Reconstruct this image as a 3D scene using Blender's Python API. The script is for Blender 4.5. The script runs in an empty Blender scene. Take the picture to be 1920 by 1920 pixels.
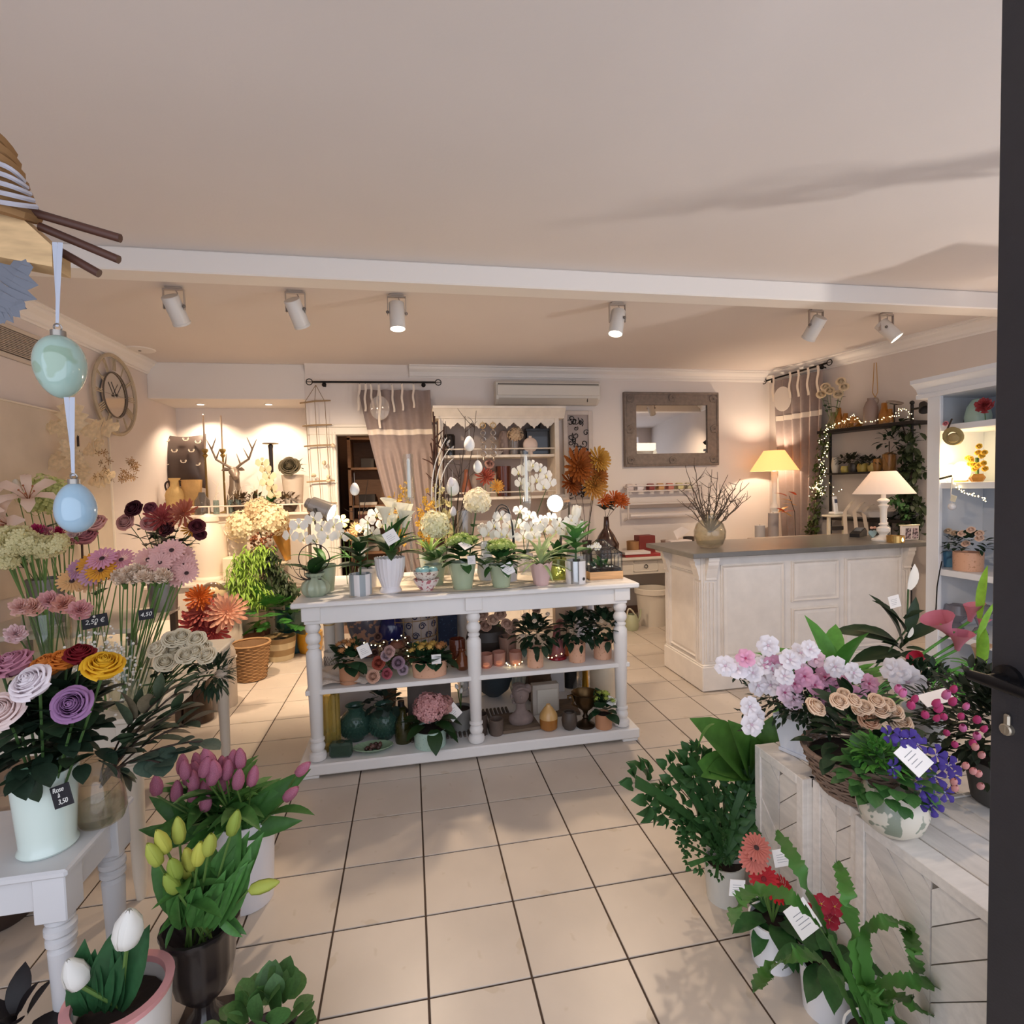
import bpy, math, random
import numpy as np
from mathutils import Vector, Matrix
V = Vector; R = random.Random(7)
PI = math.pi; TAU = 2*PI
sc = bpy.context.scene; COL = sc.collection
# ------------------------------------------------------------------ camera
F_PX, PITCH, YAW, ROLL = 1007.48, -.0453, .187, -.0252
EYE = V((.6602, -2.9807, 1.5969))
def cam_axes():
    cy, sy, cp, sp = math.cos(YAW), math.sin(YAW), math.cos(PITCH), math.sin(PITCH)
    f = V((sy*cp, cy*cp, sp)); r = V((cy, -sy, 0)); u = r.cross(f)
    cr, sr = math.cos(ROLL), math.sin(ROLL)
    return cr*r+sr*u, -sr*r+cr*u, f
CR, CU, CF = cam_axes()
cd = bpy.data.cameras.new('camera'); cam = bpy.data.objects.new('camera', cd); COL.objects.link(cam)
cd.sensor_width = 36; cd.lens = F_PX/1920*36; cd.clip_start = .02
mw = Matrix.Identity(4)
for i in range(3):
    mw[i][0] = CR[i]; mw[i][1] = CU[i]; mw[i][2] = -CF[i]; mw[i][3] = EYE[i]
cam.matrix_world = mw; sc.camera = cam
# ------------------------------------------------------------------ light and exposure
sc.view_settings.view_transform = 'Standard'; sc.view_settings.look = 'None'
sc.view_settings.exposure = 0.05; sc.view_settings.gamma = 1; sc.view_settings.use_curve_mapping = False
cy_ = sc.cycles
cy_.max_bounces = 8; cy_.diffuse_bounces = 4; cy_.glossy_bounces = 3; cy_.transmission_bounces = 6; cy_.transparent_max_bounces = 16
cy_.caustics_reflective = False; cy_.caustics_refractive = False; cy_.sample_clamp_indirect = 4; cy_.use_denoising = True
W = bpy.data.worlds.new('overcast_sky'); sc.world = W; W.use_nodes = True
bg = W.node_tree.nodes['Background']; bg.inputs[0].default_value = (.82, .87, 1.0, 1); bg.inputs[1].default_value = 1.9
WARM = (1.0, .77, .55); SOFT = (1.0, .80, .60)
def lamp(kind, name, loc, power, color=WARM, aim=None, size=.05, spot=1.2, blend=.5, sx=None, sy=None):
    d = bpy.data.lights.new(name, kind); d.energy = power; d.color = color
    if kind == 'AREA':
        d.shape = 'RECTANGLE'; d.size = sx or size; d.size_y = sy or size
    else: d.shadow_soft_size = size
    if kind == 'SPOT': d.spot_size = spot; d.spot_blend = blend
    o = bpy.data.objects.new(name, d); COL.objects.link(o); o.location = loc
    if aim is not None: o.rotation_euler = (Vector(aim)-Vector(loc)).to_track_quat('-Z', 'Y').to_euler()
    return o
pt = lamp('AREA', 'storefront_daylight', (2.2, -3.05, 1.5), 1, (1, 1, 1), aim=(2.2, 0, 1.5), sx=8.0, sy=2.9); pt.data.cycles.is_portal = True
# ------------------------------------------------------------------ pixel of the photograph -> point on a plane of the room
def P(px, py, X=None, Y=None, Z=None):
    d = CF + CR*((px-960)/F_PX) - CU*((py-960)/F_PX)
    t = (X-EYE.x)/d.x if X is not None else (Y-EYE.y)/d.y if Y is not None else (Z-EYE.z)/d.z
    return EYE + d*t
def PM(n, p): return n*((Vector(p)-EYE).dot(CF))/F_PX      # n pixels at point p, in metres
def inframe(p, m=0):
    q = Vector(p)-EYE; z = q.dot(CF)
    if z < .1: return False
    x, y = 960+F_PX*q.dot(CR)/z, 960-F_PX*q.dot(CU)/z
    return -m < x < 1920+m and -m < y < 1920+m
# ------------------------------------------------------------------ materials
def lin(h):
    h = h.lstrip('#'); c = [int(h[i:i+2], 16)/255 for i in (0, 2, 4)]
    return tuple(x/12.92 if x <= .04045 else ((x+.055)/1.055)**2.4 for x in c)
_mats = {}
def M(hx, rough=.5, metal=0, var=0, scale=6, bump=0, bscale=60, trans=0, emit=0, coat=0, rnd=0, spec=.5, spot=None, sscale=20, sthr=.55, grain=None, sheen=0):
    key = (hx, rough, metal, var, scale, bump, bscale, trans, emit, coat, rnd, spec, spot, sscale, sthr, grain, sheen)
    if key in _mats: return _mats[key]
    m = bpy.data.materials.new('mat_'+hx.lstrip('#')); m.use_nodes = True; nt = m.node_tree; N = nt.nodes; L = nt.links
    p = N['Principled BSDF']; c = lin(hx); out = N['Material Output']
    p.inputs['Base Color'].default_value = (*c, 1); p.inputs['Roughness'].default_value = rough; p.inputs['Metallic'].default_value = metal
    p.inputs['Specular IOR Level'].default_value = spec; p.inputs['Coat Weight'].default_value = coat
    if sheen: p.inputs['Sheen Weight'].default_value = sheen
    sock = None
    def coord():
        t = N.new('ShaderNodeTexCoord'); return t.outputs['Object']
    if var or spot or grain:
        tc = coord()
        rgb = N.new('ShaderNodeRGB'); rgb.outputs[0].default_value = (*c, 1); sock = rgb.outputs[0]
        if grain:
            mp = N.new('ShaderNodeMapping'); L.new(tc, mp.inputs[0]); mp.inputs['Scale'].default_value = grain
            nz = N.new('ShaderNodeTexNoise'); nz.inputs['Scale'].default_value = 4; nz.inputs['Detail'].default_value = 6; L.new(mp.outputs[0], nz.inputs[0])
        else:
            nz = N.new('ShaderNodeTexNoise'); nz.inputs['Scale'].default_value = scale; nz.inputs['Detail'].default_value = 5; L.new(tc, nz.inputs[0])
        if var:
            mr = N.new('ShaderNodeMapRange'); mr.inputs[1].default_value = .3; mr.inputs[2].default_value = .7
            mr.inputs[3].default_value = 1-var; mr.inputs[4].default_value = 1+var; L.new(nz.outputs[0], mr.inputs[0])
            mx = N.new('ShaderNodeVectorMath'); mx.operation = 'SCALE'; L.new(sock, mx.inputs[0]); L.new(mr.outputs[0], mx.inputs['Scale']); sock = mx.outputs[0]
        if spot:
            n2 = N.new('ShaderNodeTexNoise'); n2.inputs['Scale'].default_value = sscale; n2.inputs['Detail'].default_value = 2; L.new(tc, n2.inputs[0])
            rp = N.new('ShaderNodeMapRange'); rp.inputs[1].default_value = sthr; rp.inputs[2].default_value = sthr+.03; L.new(n2.outputs[0], rp.inputs[0])
            mc = N.new('ShaderNodeMix'); mc.data_type = 'RGBA'; L.new(rp.outputs[0], mc.inputs[0]); L.new(sock, mc.inputs[6]); mc.inputs[7].default_value = (*lin(spot), 1); sock = mc.outputs[2]
    if rnd:
        oi = N.new('ShaderNodeObjectInfo'); mr = N.new('ShaderNodeMapRange'); mr.inputs[3].default_value = 1-rnd; mr.inputs[4].default_value = 1+rnd
        L.new(oi.outputs['Random'], mr.inputs[0]); mx = N.new('ShaderNodeVectorMath'); mx.operation = 'SCALE'
        if sock: L.new(sock, mx.inputs[0])
        else: mx.inputs[0].default_value = c
        L.new(mr.outputs[0], mx.inputs['Scale']); sock = mx.outputs[0]
    if sock: L.new(sock, p.inputs['Base Color'])
    if bump:
        nb = N.new('ShaderNodeTexNoise'); nb.inputs['Scale'].default_value = bscale; L.new(coord(), nb.inputs[0])
        b = N.new('ShaderNodeBump'); b.inputs['Strength'].default_value = bump; b.inputs['Distance'].default_value = .005; L.new(nb.outputs[0], b.inputs['Height']); L.new(b.outputs[0], p.inputs['Normal'])
    if emit:
        p.inputs['Emission Color'].default_value = (*c, 1); p.inputs['Emission Strength'].default_value = emit
    if trans:
        tr = N.new('ShaderNodeBsdfTranslucent'); ms = N.new('ShaderNodeMixShader'); ms.inputs[0].default_value = trans
        if sock: L.new(sock, tr.inputs[0])
        else: tr.inputs[0].default_value = (*c, 1)
        L.new(p.outputs[0], ms.inputs[1]); L.new(tr.outputs[0], ms.inputs[2]); L.new(ms.outputs[0], out.inputs[0])
    _mats[key] = m; return m
def G(hx, refl=.9, body=0):                                  # thin coloured glass: clear tinted pass-through plus a fresnel gloss
    key = ('glass', hx, refl, body)
    if key in _mats: return _mats[key]
    m = bpy.data.materials.new('glass_'+hx.lstrip('#')); m.use_nodes = True; nt = m.node_tree; N = nt.nodes; L = nt.links
    N.remove(N['Principled BSDF']); out = N['Material Output']
    tp = N.new('ShaderNodeBsdfTransparent'); tp.inputs[0].default_value = (*[c**.4 for c in lin(hx)], 1)
    gl = N.new('ShaderNodeBsdfGlossy'); gl.inputs['Roughness'].default_value = .03; gl.inputs[0].default_value = (refl, refl, refl, 1)
    lw = N.new('ShaderNodeLayerWeight'); lw.inputs[0].default_value = .5; pw = N.new('ShaderNodeMath'); pw.operation = 'POWER'; pw.inputs[1].default_value = 3; L.new(lw.outputs['Facing'], pw.inputs[0]); fr = N.new('ShaderNodeMath'); fr.operation = 'MULTIPLY_ADD'; fr.inputs[1].default_value = .6; fr.inputs[2].default_value = .035; L.new(pw.outputs[0], fr.inputs[0]); ms = N.new('ShaderNodeMixShader')
    L.new(fr.outputs[0], ms.inputs[0]); L.new(gl.outputs[0], ms.inputs[2])
    if body:
        df = N.new('ShaderNodeBsdfDiffuse'); df.inputs[0].default_value = (*lin(hx), 1); m2 = N.new('ShaderNodeMixShader'); m2.inputs[0].default_value = body
        L.new(tp.outputs[0], m2.inputs[1]); L.new(df.outputs[0], m2.inputs[2]); L.new(m2.outputs[0], ms.inputs[1])
    else: L.new(tp.outputs[0], ms.inputs[1])
    L.new(ms.outputs[0], out.inputs[0]); _mats[key] = m; return m
# ------------------------------------------------------------------ mesh builder
class B:
    def __init__(s): s.v = []; s.f = []; s.m = []; s.mi = 0
    def add(s, vs, fs, mi=None):
        o = len(s.v); s.v += [tuple(x) for x in vs]; s.f += [tuple(i+o for i in f) for f in fs]; s.m += [s.mi if mi is None else mi]*len(fs); return s
    def merge(s, b, mat):
        return s.add([mat @ Vector(x) for x in b.v], b.f) if not any(b.m) else s._mm(b, mat)
    def _mm(s, b, mat):
        o = len(s.v); s.v += [tuple(mat @ Vector(x)) for x in b.v]; s.f += [tuple(i+o for i in f) for f in b.f]; s.m += b.m; return s
    def box(s, x0, x1, y0, y1, z0, z1, c=0, mi=None):
        if x1 < x0: x0, x1 = x1, x0
        if y1 < y0: y0, y1 = y1, y0
        if z1 < z0: z0, z1 = z1, z0
        if c <= 0:
            vs = [(x, y, z) for z in (z0, z1) for y in (y0, y1) for x in (x0, x1)]
            return s.add(vs, [(0,2,3,1),(4,5,7,6),(0,1,5,4),(2,6,7,3),(0,4,6,2),(1,3,7,5)], mi)
        c = min(c, (x1-x0)*.45, (y1-y0)*.45, (z1-z0)*.45)
        lo, hi = (x0, y0, z0), (x1, y1, z1); vs = []; idx = {}
        for sx in (0, 1):
            for sy in (0, 1):
                for sz in (0, 1):
                    for ax in range(3):
                        q = [(lo, hi)[t][k] for k, t in enumerate((sx, sy, sz))]
                        for k, t in enumerate((sx, sy, sz)):
                            if k != ax: q[k] += c*(1-2*t)
                        idx[(sx, sy, sz, ax)] = len(vs); vs.append(tuple(q))
        I = lambda a, b, c_, ax: idx[(a, b, c_, ax)]
        fs = []
        for t in (0, 1):
            q = [I(t,0,0,0), I(t,1,0,0), I(t,1,1,0), I(t,0,1,0)]; fs.append(tuple(q if t else q[::-1]))
            q = [I(0,t,0,1), I(0,t,1,1), I(1,t,1,1), I(1,t,0,1)]; fs.append(tuple(q if t else q[::-1]))
            q = [I(0,0,t,2), I(1,0,t,2), I(1,1,t,2), I(0,1,t,2)]; fs.append(tuple(q if t else q[::-1]))
        for a in (0, 1):
            for b in (0, 1):
                fl = (a+b) % 2
                q = [I(a,b,0,0), I(a,b,1,0), I(a,b,1,1), I(a,b,0,1)]; fs.append(tuple(q[::-1] if fl else q))
                q = [I(a,0,b,0), I(a,0,b,2), I(a,1,b,2), I(a,1,b,0)]; fs.append(tuple(q[::-1] if fl else q))
                q = [I(0,a,b,1), I(1,a,b,1), I(1,a,b,2), I(0,a,b,2)]; fs.append(tuple(q[::-1] if fl else q))
        for a in (0, 1):
            for b in (0, 1):
                for d in (0, 1):
                    q = [I(a,b,d,0), I(a,b,d,1), I(a,b,d,2)]; fs.append(tuple(q if (a+b+d) % 2 else q[::-1]))
        return s.add(vs, fs, mi)
    def lathe(s, prof, n=20, at=(0, 0, 0), flute=None, mfn=None, sx=1, sy=1, scal=None, mi=None):
        o = len(s.v); k = len(prof); ax, ay, az = at
        for i in range(n):
            a = TAU*i/n; fl = 1+(flute[1]*math.cos(flute[0]*a) if flute else 0)
            for j, (r, z) in enumerate(prof):
                rr = max(r, 0)*(fl if r > 1e-6 else 1)
                dz = scal[1]*abs(math.cos(scal[0]*a/2)) if scal and z > scal[2] else 0
                s.v.append((ax+sx*rr*math.cos(a), ay+sy*rr*math.sin(a), az+z+dz))
        for i in range(n):
            i2 = (i+1) % n
            for j in range(k-1):
                r0, r1 = prof[j][0], prof[j+1][0]
                if r0 <= 1e-6 and r1 <= 1e-6: continue
                A, Bq, C, D = o+i*k+j, o+i2*k+j, o+i2*k+j+1, o+i*k+j+1
                if r0 <= 1e-6: f = (A, C, D)
                elif r1 <= 1e-6: f = (A, Bq, D)
                else: f = (A, Bq, C, D)
                s.f.append(f); s.m.append(mfn(i, j) if mfn else (s.mi if mi is None else mi))
        return s
    def tube(s, pts, r, n=6, cap=True, mi=None):
        pts = [Vector(p) for p in pts]; k = len(pts); o = len(s.v)
        rs = r if isinstance(r, (list, tuple)) else [r]*k
        prev = None
        for i, p in enumerate(pts):
            t = (pts[min(i+1, k-1)]-pts[max(i-1, 0)])
            t = t.normalized() if t.length > 1e-9 else V((0, 0, 1))
            if prev is None: u = t.orthogonal().normalized()
            else:
                u = prev - t*prev.dot(t); u = u.normalized() if u.length > 1e-6 else t.orthogonal().normalized()
            prev = u; w = t.cross(u)
            for j in range(n):
                a = TAU*j/n; s.v.append(tuple(p+(u*math.cos(a)+w*math.sin(a))*rs[i]))
        m = s.mi if mi is None else mi
        for i in range(k-1):
            for j in range(n):
                j2 = (j+1) % n; s.f.append((o+i*n+j, o+i*n+j2, o+(i+1)*n+j2, o+(i+1)*n+j)); s.m.append(m)
        if cap:
            s.f.append(tuple(o+j for j in range(n))[::-1]); s.m.append(m); s.f.append(tuple(o+(k-1)*n+j for j in range(n))); s.m.append(m)
        return s
    def sph(s, c, r, n=10, k=6, sc_=(1, 1, 1), mi=None):
        prof = [(r*math.sin(PI*j/k), -r*math.cos(PI*j/k)) for j in range(k+1)]; o = len(s.v)
        s.lathe(prof, n, (0, 0, 0), mi=mi)
        for i in range(o, len(s.v)):
            x, y, z = s.v[i]; s.v[i] = (c[0]+x*sc_[0], c[1]+y*sc_[1], c[2]+z*sc_[2])
        return s
    def poly(s, pts, ext, mi=None):                                    # flat outline pulled along ext
        n = len(pts); e = Vector(ext); vs = [Vector(p) for p in pts]; vs = vs+[p+e for p in vs]
        return s.add(vs, [tuple(range(n))[::-1], tuple(range(n, 2*n))]+[(i, (i+1) % n, n+(i+1) % n, n+i) for i in range(n)], mi)
    def grid(s, fn, nu, nv, mi=None):
        vs = [fn(i/nu, j/nv) for j in range(nv+1) for i in range(nu+1)]
        return s.add(vs, [(j*(nu+1)+i, j*(nu+1)+i+1, (j+1)*(nu+1)+i+1, (j+1)*(nu+1)+i) for j in range(nv) for i in range(nu)], mi)
    def ring(s, c, R_, r, n=20, k=6, nrm=(0, 0, 1), mi=None):
        q = Vector(nrm).to_track_quat('Z', 'Y'); c = Vector(c)
        return s.tube([c+q @ V((R_*math.cos(TAU*i/n), R_*math.sin(TAU*i/n), 0)) for i in range(n+1)], r, k, cap=False, mi=mi)
    def xf(s, m): s.v = [tuple(m @ Vector(x)) for x in s.v]; return s
def mesh(name, b, mats, smooth=True, ang=38):
    me = bpy.data.meshes.new(name); me.from_pydata(b.v, [], b.f)
    if not isinstance(mats, (list, tuple)): mats = [mats]
    for m in mats: me.materials.append(m)
    if len(mats) > 1: me.polygons.foreach_set('material_index', b.m)
    me.update()
    if smooth:
        me.polygons.foreach_set('use_smooth', [True]*len(b.f))
        if ang: me.set_sharp_from_angle(angle=math.radians(ang))
    return me
WM = {}
def _link(name, data, mwx, parent=None):
    o = bpy.data.objects.new(name, data); COL.objects.link(o); WM[o.name] = mwx
    if parent is not None:
        o.parent = parent; o.matrix_basis = WM[parent.name].inverted() @ mwx
    else: o.matrix_basis = mwx
    return o
T = Matrix.Translation; ID = Matrix.Identity(4); RT = Matrix.Rotation
def Q(*a): return mesh('part_mesh', *a)
def RZ(a): return Matrix.Rotation(a, 4, 'Z')
def SC(s, y=None, z=None): return Matrix.Diagonal((s, s if y is None else y, s if z is None else z, 1))
def tag(o, label, cat, group=None):
    o['label'] = label; o['category'] = cat
    if group: o['group'] = group
    return o
def thing(name, label, cat, loc, rz=0, group=None):
    return tag(_link(name, None, T(Vector(loc)) @ RZ(rz)), label, cat, group)
def solo(name, label, cat, me, mwx, group=None):
    return tag(_link(name, me, mwx if isinstance(mwx, Matrix) else T(Vector(mwx))), label, cat, group)
def part(parent, name, me, mwx=None, label=None, kind=None):           # mwx: world matrix, or None = built in the parent's own space
    w = WM[parent.name] if mwx is None else mwx
    o = _link(name, me, w, parent)
    if label: o['label'] = label
    if kind: o['kind'] = kind
    return o
def lp(parent, name, me, loc=(0, 0, 0), rot=None, label=None, kind=None):   # placed in the parent's space
    m = WM[parent.name] @ T(Vector(loc))
    if rot is not None: m = m @ rot
    return part(parent, name, me, m, label, kind)
def struct(name, b, mat, parent=None, smooth=False, label=None):
    o = _link(name, mesh(name, b, mat, smooth), Matrix.Identity(4), parent)
    o['kind'] = 'structure'
    if label: o['label'] = label
    return o
def FR(loc, d, up=(0, 0, 1), s=1.0):                                    # local Y along d, local Z near up
    y = Vector(d).normalized(); x = y.cross(Vector(up))
    x = y.orthogonal().normalized() if x.length < 1e-4 else x.normalized()
    z = x.cross(y); m = Matrix.Identity(4)
    for i in range(3): m[i][0] = x[i]*s; m[i][1] = y[i]*s; m[i][2] = z[i]*s; m[i][3] = loc[i]
    return m
def FZ(loc, d, s=1.0, spin=0):                                          # local Z along d
    q = Vector(d).to_track_quat('Z', 'Y').to_matrix().to_4x4()
    return T(Vector(loc)) @ q @ RZ(spin) @ SC(s)
def bez(a, b, c, n=6):
    a, b, c = Vector(a), Vector(b), Vector(c)
    return [a*(1-t)**2+b*2*t*(1-t)+c*t*t for t in [i/n for i in range(n+1)]]
def U(a, b): return R.uniform(a, b)
def jit(v, s): return Vector(v)+V((U(-s, s), U(-s, s), U(-s, s)))
# ------------------------------------------------------------------ petals, leaves and blossoms (unit size, shared meshes)
def rpetal(b, prof, phi, span, wp=None, nu=4, ruf=0, rn=3, mi=None, edge=0, skew=0):
    k = len(prof)-1
    def fn(u, v):
        x = v*k; i = min(int(x), k-1); t = x-i; e = u*2-1
        r = prof[i][0]*(1-t)+prof[i+1][0]*t; z = prof[i][1]*(1-t)+prof[i+1][1]*t
        w = wp(v) if wp else math.sin(PI*(.12+.8*v))**.6
        a = phi+e*span*w; q = ruf*v*v*math.sin(rn*PI*u+phi*7); r = r*(1+skew*e)-edge*.25*e*e*v*v
        return ((r+q*.5)*math.cos(a), (r+q*.5)*math.sin(a), z+q-edge*e*e*v*v)
    return b.grid(fn, nu, k*1, mi)
def B_rose(openness=1.0, seed=1):
    rr = random.Random(seed); b = B()
    b.lathe([(.02, .2), (.085, .45), (.08, .74), (.03, .82), (0, .80)], 8)
    wh = [(3, .12, .85, -.03), (4, .175, .85, -.02), (4, .235, .83, -.01), (5, .30, .79, .02), (5, .37, .73, .06), (5, .44, .64, .11), (5, .50, .52, .16)]
    for k, (n, rad, h, fl) in enumerate(wh):
        rad *= .72+.28*openness; fl *= openness
        for i in range(n):
            ph = TAU*i/n+k*.9+rr.uniform(-.15, .15); hh = h*rr.uniform(.94, 1.06)
            prof = [(.04, .02), (rad*.78, .10), (rad*1.04, hh*.5), (rad*1.0, hh*.85), (rad+fl*.6, hh), (rad+fl*1.15, hh-.02-.12*fl)]
            rpetal(b, prof, ph, TAU/n*.74, lambda v: .45+.55*math.sin(PI*min(1, .1+.55*v)), 6, .012, 2, None, .13, .07)
    return b
def B_tulip(op=.0, thin=1):
    b = B()
    for i in range(6):
        q = .95 if i % 2 else 1.0
        rpetal(b, [(.03, 0), (.26*q, .12), (.34*q, .38), (.30*q+op*.1, .68), (.16*q+op*.3, .92), (.05+op*.45, 1.04)], TAU*i/6, 1.0 if i % 2 else .85, lambda v: math.sin(PI*(.18+.78*v))**.7, 4)
    return b.xf(SC(thin, thin, 1))
def B_gerbera(n=18, w=.125, disc=.17, cup=.12):
    b = B()
    for k, (m, r1, z) in enumerate(((n, 1.0, .0), (n, .82, .05))):
        for i in range(m):
            ph = TAU*(i+.5*k)/m
            rpetal(b, [(.12, z+.02), (.45*r1, z+.03+cup*.4), (.85*r1, z+cup*.8), (r1, z+cup*.65)], ph, w, lambda v: .75+.25*v if v < .9 else .6, 2, mi=0, edge=.02)
    b.mi = 1; b.lathe([(disc*1.15, .03), (disc, .10), (disc*.5, .12), (0, .10)], 10); b.mi = 0
    return b
def B_carnation(seed=2, n=34):
    rr = random.Random(seed); b = B()
    b.lathe([(.10, -.6), (.16, -.35), (.2, -.05)], 8, mi=1)
    for i in range(n):
        t = i/n; r = .10+.48*t; h = .62-.50*t*t
        rpetal(b, [(.04, -.08), (r*.55, h*.5), (r*.95, h*.92), (r*1.15, h+.07*rr.uniform(-1, 1))], i*2.4, .75-.3*t, lambda v: .35+.65*v, 6, .10, 9, mi=0, skew=.06)
    return b
def B_chrys(n=84, pointed=True, seed=3):
    rr = random.Random(seed); b = B()
    for i in range(n):
        t = (i+.5)/n; el = (.05+1.35*(1-t)); L = .35+.65*t**.7; ph = i*2.39996
        c, s_ = math.cos(el), math.sin(el)
        rpetal(b, [(.03, .02), (L*.45*c, L*.4*s_+.05), (L*.85*c, L*.72*s_+.04), (L*c*1.02, L*.7*s_+.06)], ph, .11+.07*(1-t), lambda v: 1 if v < .7 else .35, 2, edge=-.08)
    b.lathe([(.14, .0), (.1, .18), (0, .22)], 8)
    return b
def B_five(n=5, rad=1.0, ruf=.06, cup=.25, wid=.8, core=True):
    b = B()
    for i in range(n):
        rpetal(b, [(.05, 0), (.4*rad, cup*.7), (.8*rad, cup), (rad, cup*.8)], TAU*i/n, TAU/n*.5*wid*1.15, lambda v: (.55+.45*math.sin(PI*min(1, .15+.55*v))) if v < .9 else .7, 4, ruf, 3, mi=0, edge=.14)
    if core: b.lathe([(.1, .03), (.06, .16), (0, .2)], 6, mi=1)
    return b
def B_azalea():
    b = B_five(5, 1.05, .09, .3, .92, False)
    for i in range(5): rpetal(b, [(.05, .08), (.28, .4), (.48, .58), (.66, .56)], TAU*(i+.5)/5, .42, None, 3, .1, 3, mi=0, edge=.1)
    b.lathe([(.13, .1), (.10, .3), (0, .36)], 6, mi=1); return b
def B_orchid():
    b = B()
    for a, rad, wd in ((PI/2, .8, .5), (PI/2+2.1, .8, .5), (PI/2-2.1, .8, .5)):
        rpetal(b, [(.04, 0), (.35*rad, .05), (.75*rad, .06), (rad, 0)], a, wd, None, 3, mi=0)
    for a in (0.15, PI-.15):
        rpetal(b, [(.04, .03), (.4, .1), (.8, .1), (1.0, .04)], a, .75, None, 4, .03, 2, mi=0)
    rpetal(b, [(.03, .08), (.12, .25), (.28, .22), (.35, .1)], -PI/2, .6, None, 3, mi=1)
    b.sph((0, .03, .14), .08, 6, 4, mi=1); return b
def B_hydrangea(n=90, seed=4, flat=1.0, fs=.17):
    rr = random.Random(seed); b = B(); f = B()
    for i in range(4):
        a = TAU*i/4; c, s_ = math.cos(a), math.sin(a)
        f.add([(0, 0, 0), (.6*c-.45*s_, .6*s_+.45*c, .12), (1.0*c, 1.0*s_, .1), (.6*c+.45*s_, .6*s_-.45*c, .12)], [(0, 3, 2, 1)])
    b.sph((0, 0, 0), .76, 10, 6, (1, 1, flat))
    for i in range(n):
        z = 1-1.75*(i+.5)/n; r = math.sqrt(max(0, 1-z*z)); a = i*2.39996; d = V((r*math.cos(a), r*math.sin(a), z))
        k = fs*rr.uniform(.95, 1.35); p = d*rr.uniform(.92, 1.06); p.z *= flat
        b.merge(f, FZ(p, d+V((rr.uniform(-.4, .4), rr.uniform(-.4, .4), rr.uniform(-.4, .4))), k, rr.uniform(0, 3)))
    return b
def B_lily():
    b = B()
    for i in range(6):
        wd = .42 if i % 2 else .33
        rpetal(b, [(.05, 0), (.15, .35), (.42, .72), (.85, .85), (1.1, .66)], TAU*i/6, wd*1.2, lambda v: math.sin(PI*(.12+.84*v))*.8/(.35+v*.9), 3, .02, 2, mi=0)
    for i in range(5):
        a = TAU*i/5; b.tube([(0, 0, .2), (.12*math.cos(a), .12*math.sin(a), .6), (.25*math.cos(a), .25*math.sin(a), .85)], .014, 4, mi=1)
        b.sph((.25*math.cos(a), .25*math.sin(a), .86), .045, 5, 3, mi=1)
    return b
def B_calla():
    b = B()
    def fn(u, v):
        a = (u*2-1)*PI*1.02; flare = .10+.34*v**1.6; lip = v*(1+.55*math.cos(a))
        return ((flare)*math.sin(a)*(1+.15*v), -flare*math.cos(a)*(1)+0.1*v, v*1.0-.28*v*v*math.cos(a)*-1*0+.22*v*math.cos(a+PI)*-1)
    b.grid(fn, 14, 6, mi=0)
    b.lathe([(.035, .1), (.05, .45), (.035, .72), (0, .76)], 6, mi=1); return b
def B_leaf(w=.4, droop=.25, fold=.12, n=6, tip=1.0, wave=0, base=.1):
    b = B()
    def fn(u, v):
        x = (u*2-1); ww = w*.5*(math.sin(PI*(base+(1-base)*v**tip))**.75 if v < .999 else .02)
        return (x*ww, v-.12*droop*v*v, fold*abs(x)*ww*2-droop*v*v+wave*math.sin(v*9+x*2)*abs(x))
    return b.grid(fn, 2 if not wave else 4, n)
def B_lobed(n=5, w=.6):
    b = B(); pts = [(0, 0, 0)]; k = n*2
    out = []
    for i in range(k+1):
        v = i/k; ww = w*.5*math.sin(PI*(.08+.9*v))*(1.0 if i % 2 else .62); out.append((ww, v+.05*(i % 2)))
    for sgn in (1, -1):
        for i in range(k):
            a, c = out[i], out[i+1]
            b.add([(0, i/k, .03*math.sin(i)), (sgn*a[0], a[1], -.12*a[0]), (sgn*c[0], c[1], -.12*c[0]), (0, (i+1)/k, 0)], [(0, 1, 2, 3) if sgn > 0 else (3, 2, 1, 0)])
    return b
_sm = {}
def SM(key, fn, mats, smooth=True):                                     # shared mesh, built once
    k = (key, tuple(m.name for m in (mats if isinstance(mats, (list, tuple)) else [mats])))
    if k not in _sm: _sm[k] = mesh(key, fn(), mats, smooth, None)
    return _sm[k]
PET = dict(rough=.55, trans=.25, rnd=.06, spec=.3)
def pet(hx, **k): return M(hx, **{**PET, **k})
def leafm(hx, **k): return M(hx, **{**dict(rough=.45, trans=.12, rnd=.18, var=.15, scale=9, spec=.35), **k})
LG, DG, MG, BG, YG, GG = leafm('#3f6a2c'), leafm('#24421f'), leafm('#315a2a'), leafm('#4f8a38'), leafm('#8fae4a'), leafm('#5d7a5c')
DK = leafm('#1d3320'); STEM = M('#5b7a3a', .5, rnd=.1); DSTEM = M('#3c5a2a', .5); BRANCH = M('#3a2a20', .8, var=.2); SOIL = M('#2b1f18', .95, bump=.6)
def LF(m, w=.45, droop=.25, fold=.12, tip=1.0, wave=0, n=6): return SM('leaf_%g_%g_%g_%g_%g' % (w, droop, fold, tip, wave), lambda: B_leaf(w, droop, fold, n, tip, wave), m)
WHITEB = pet('#f6f3ea'); CENT = M('#d9b13b', .6); DCENT = M('#3a2320', .8)
def stem(a, c, bend=(0, 0, 0), r=.003, n=6, k=6):
    a, c = Vector(a), Vector(c); m = (a+c)/2+Vector(bend); return B().tube(bez(a, m, c, n), r, k)
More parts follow.
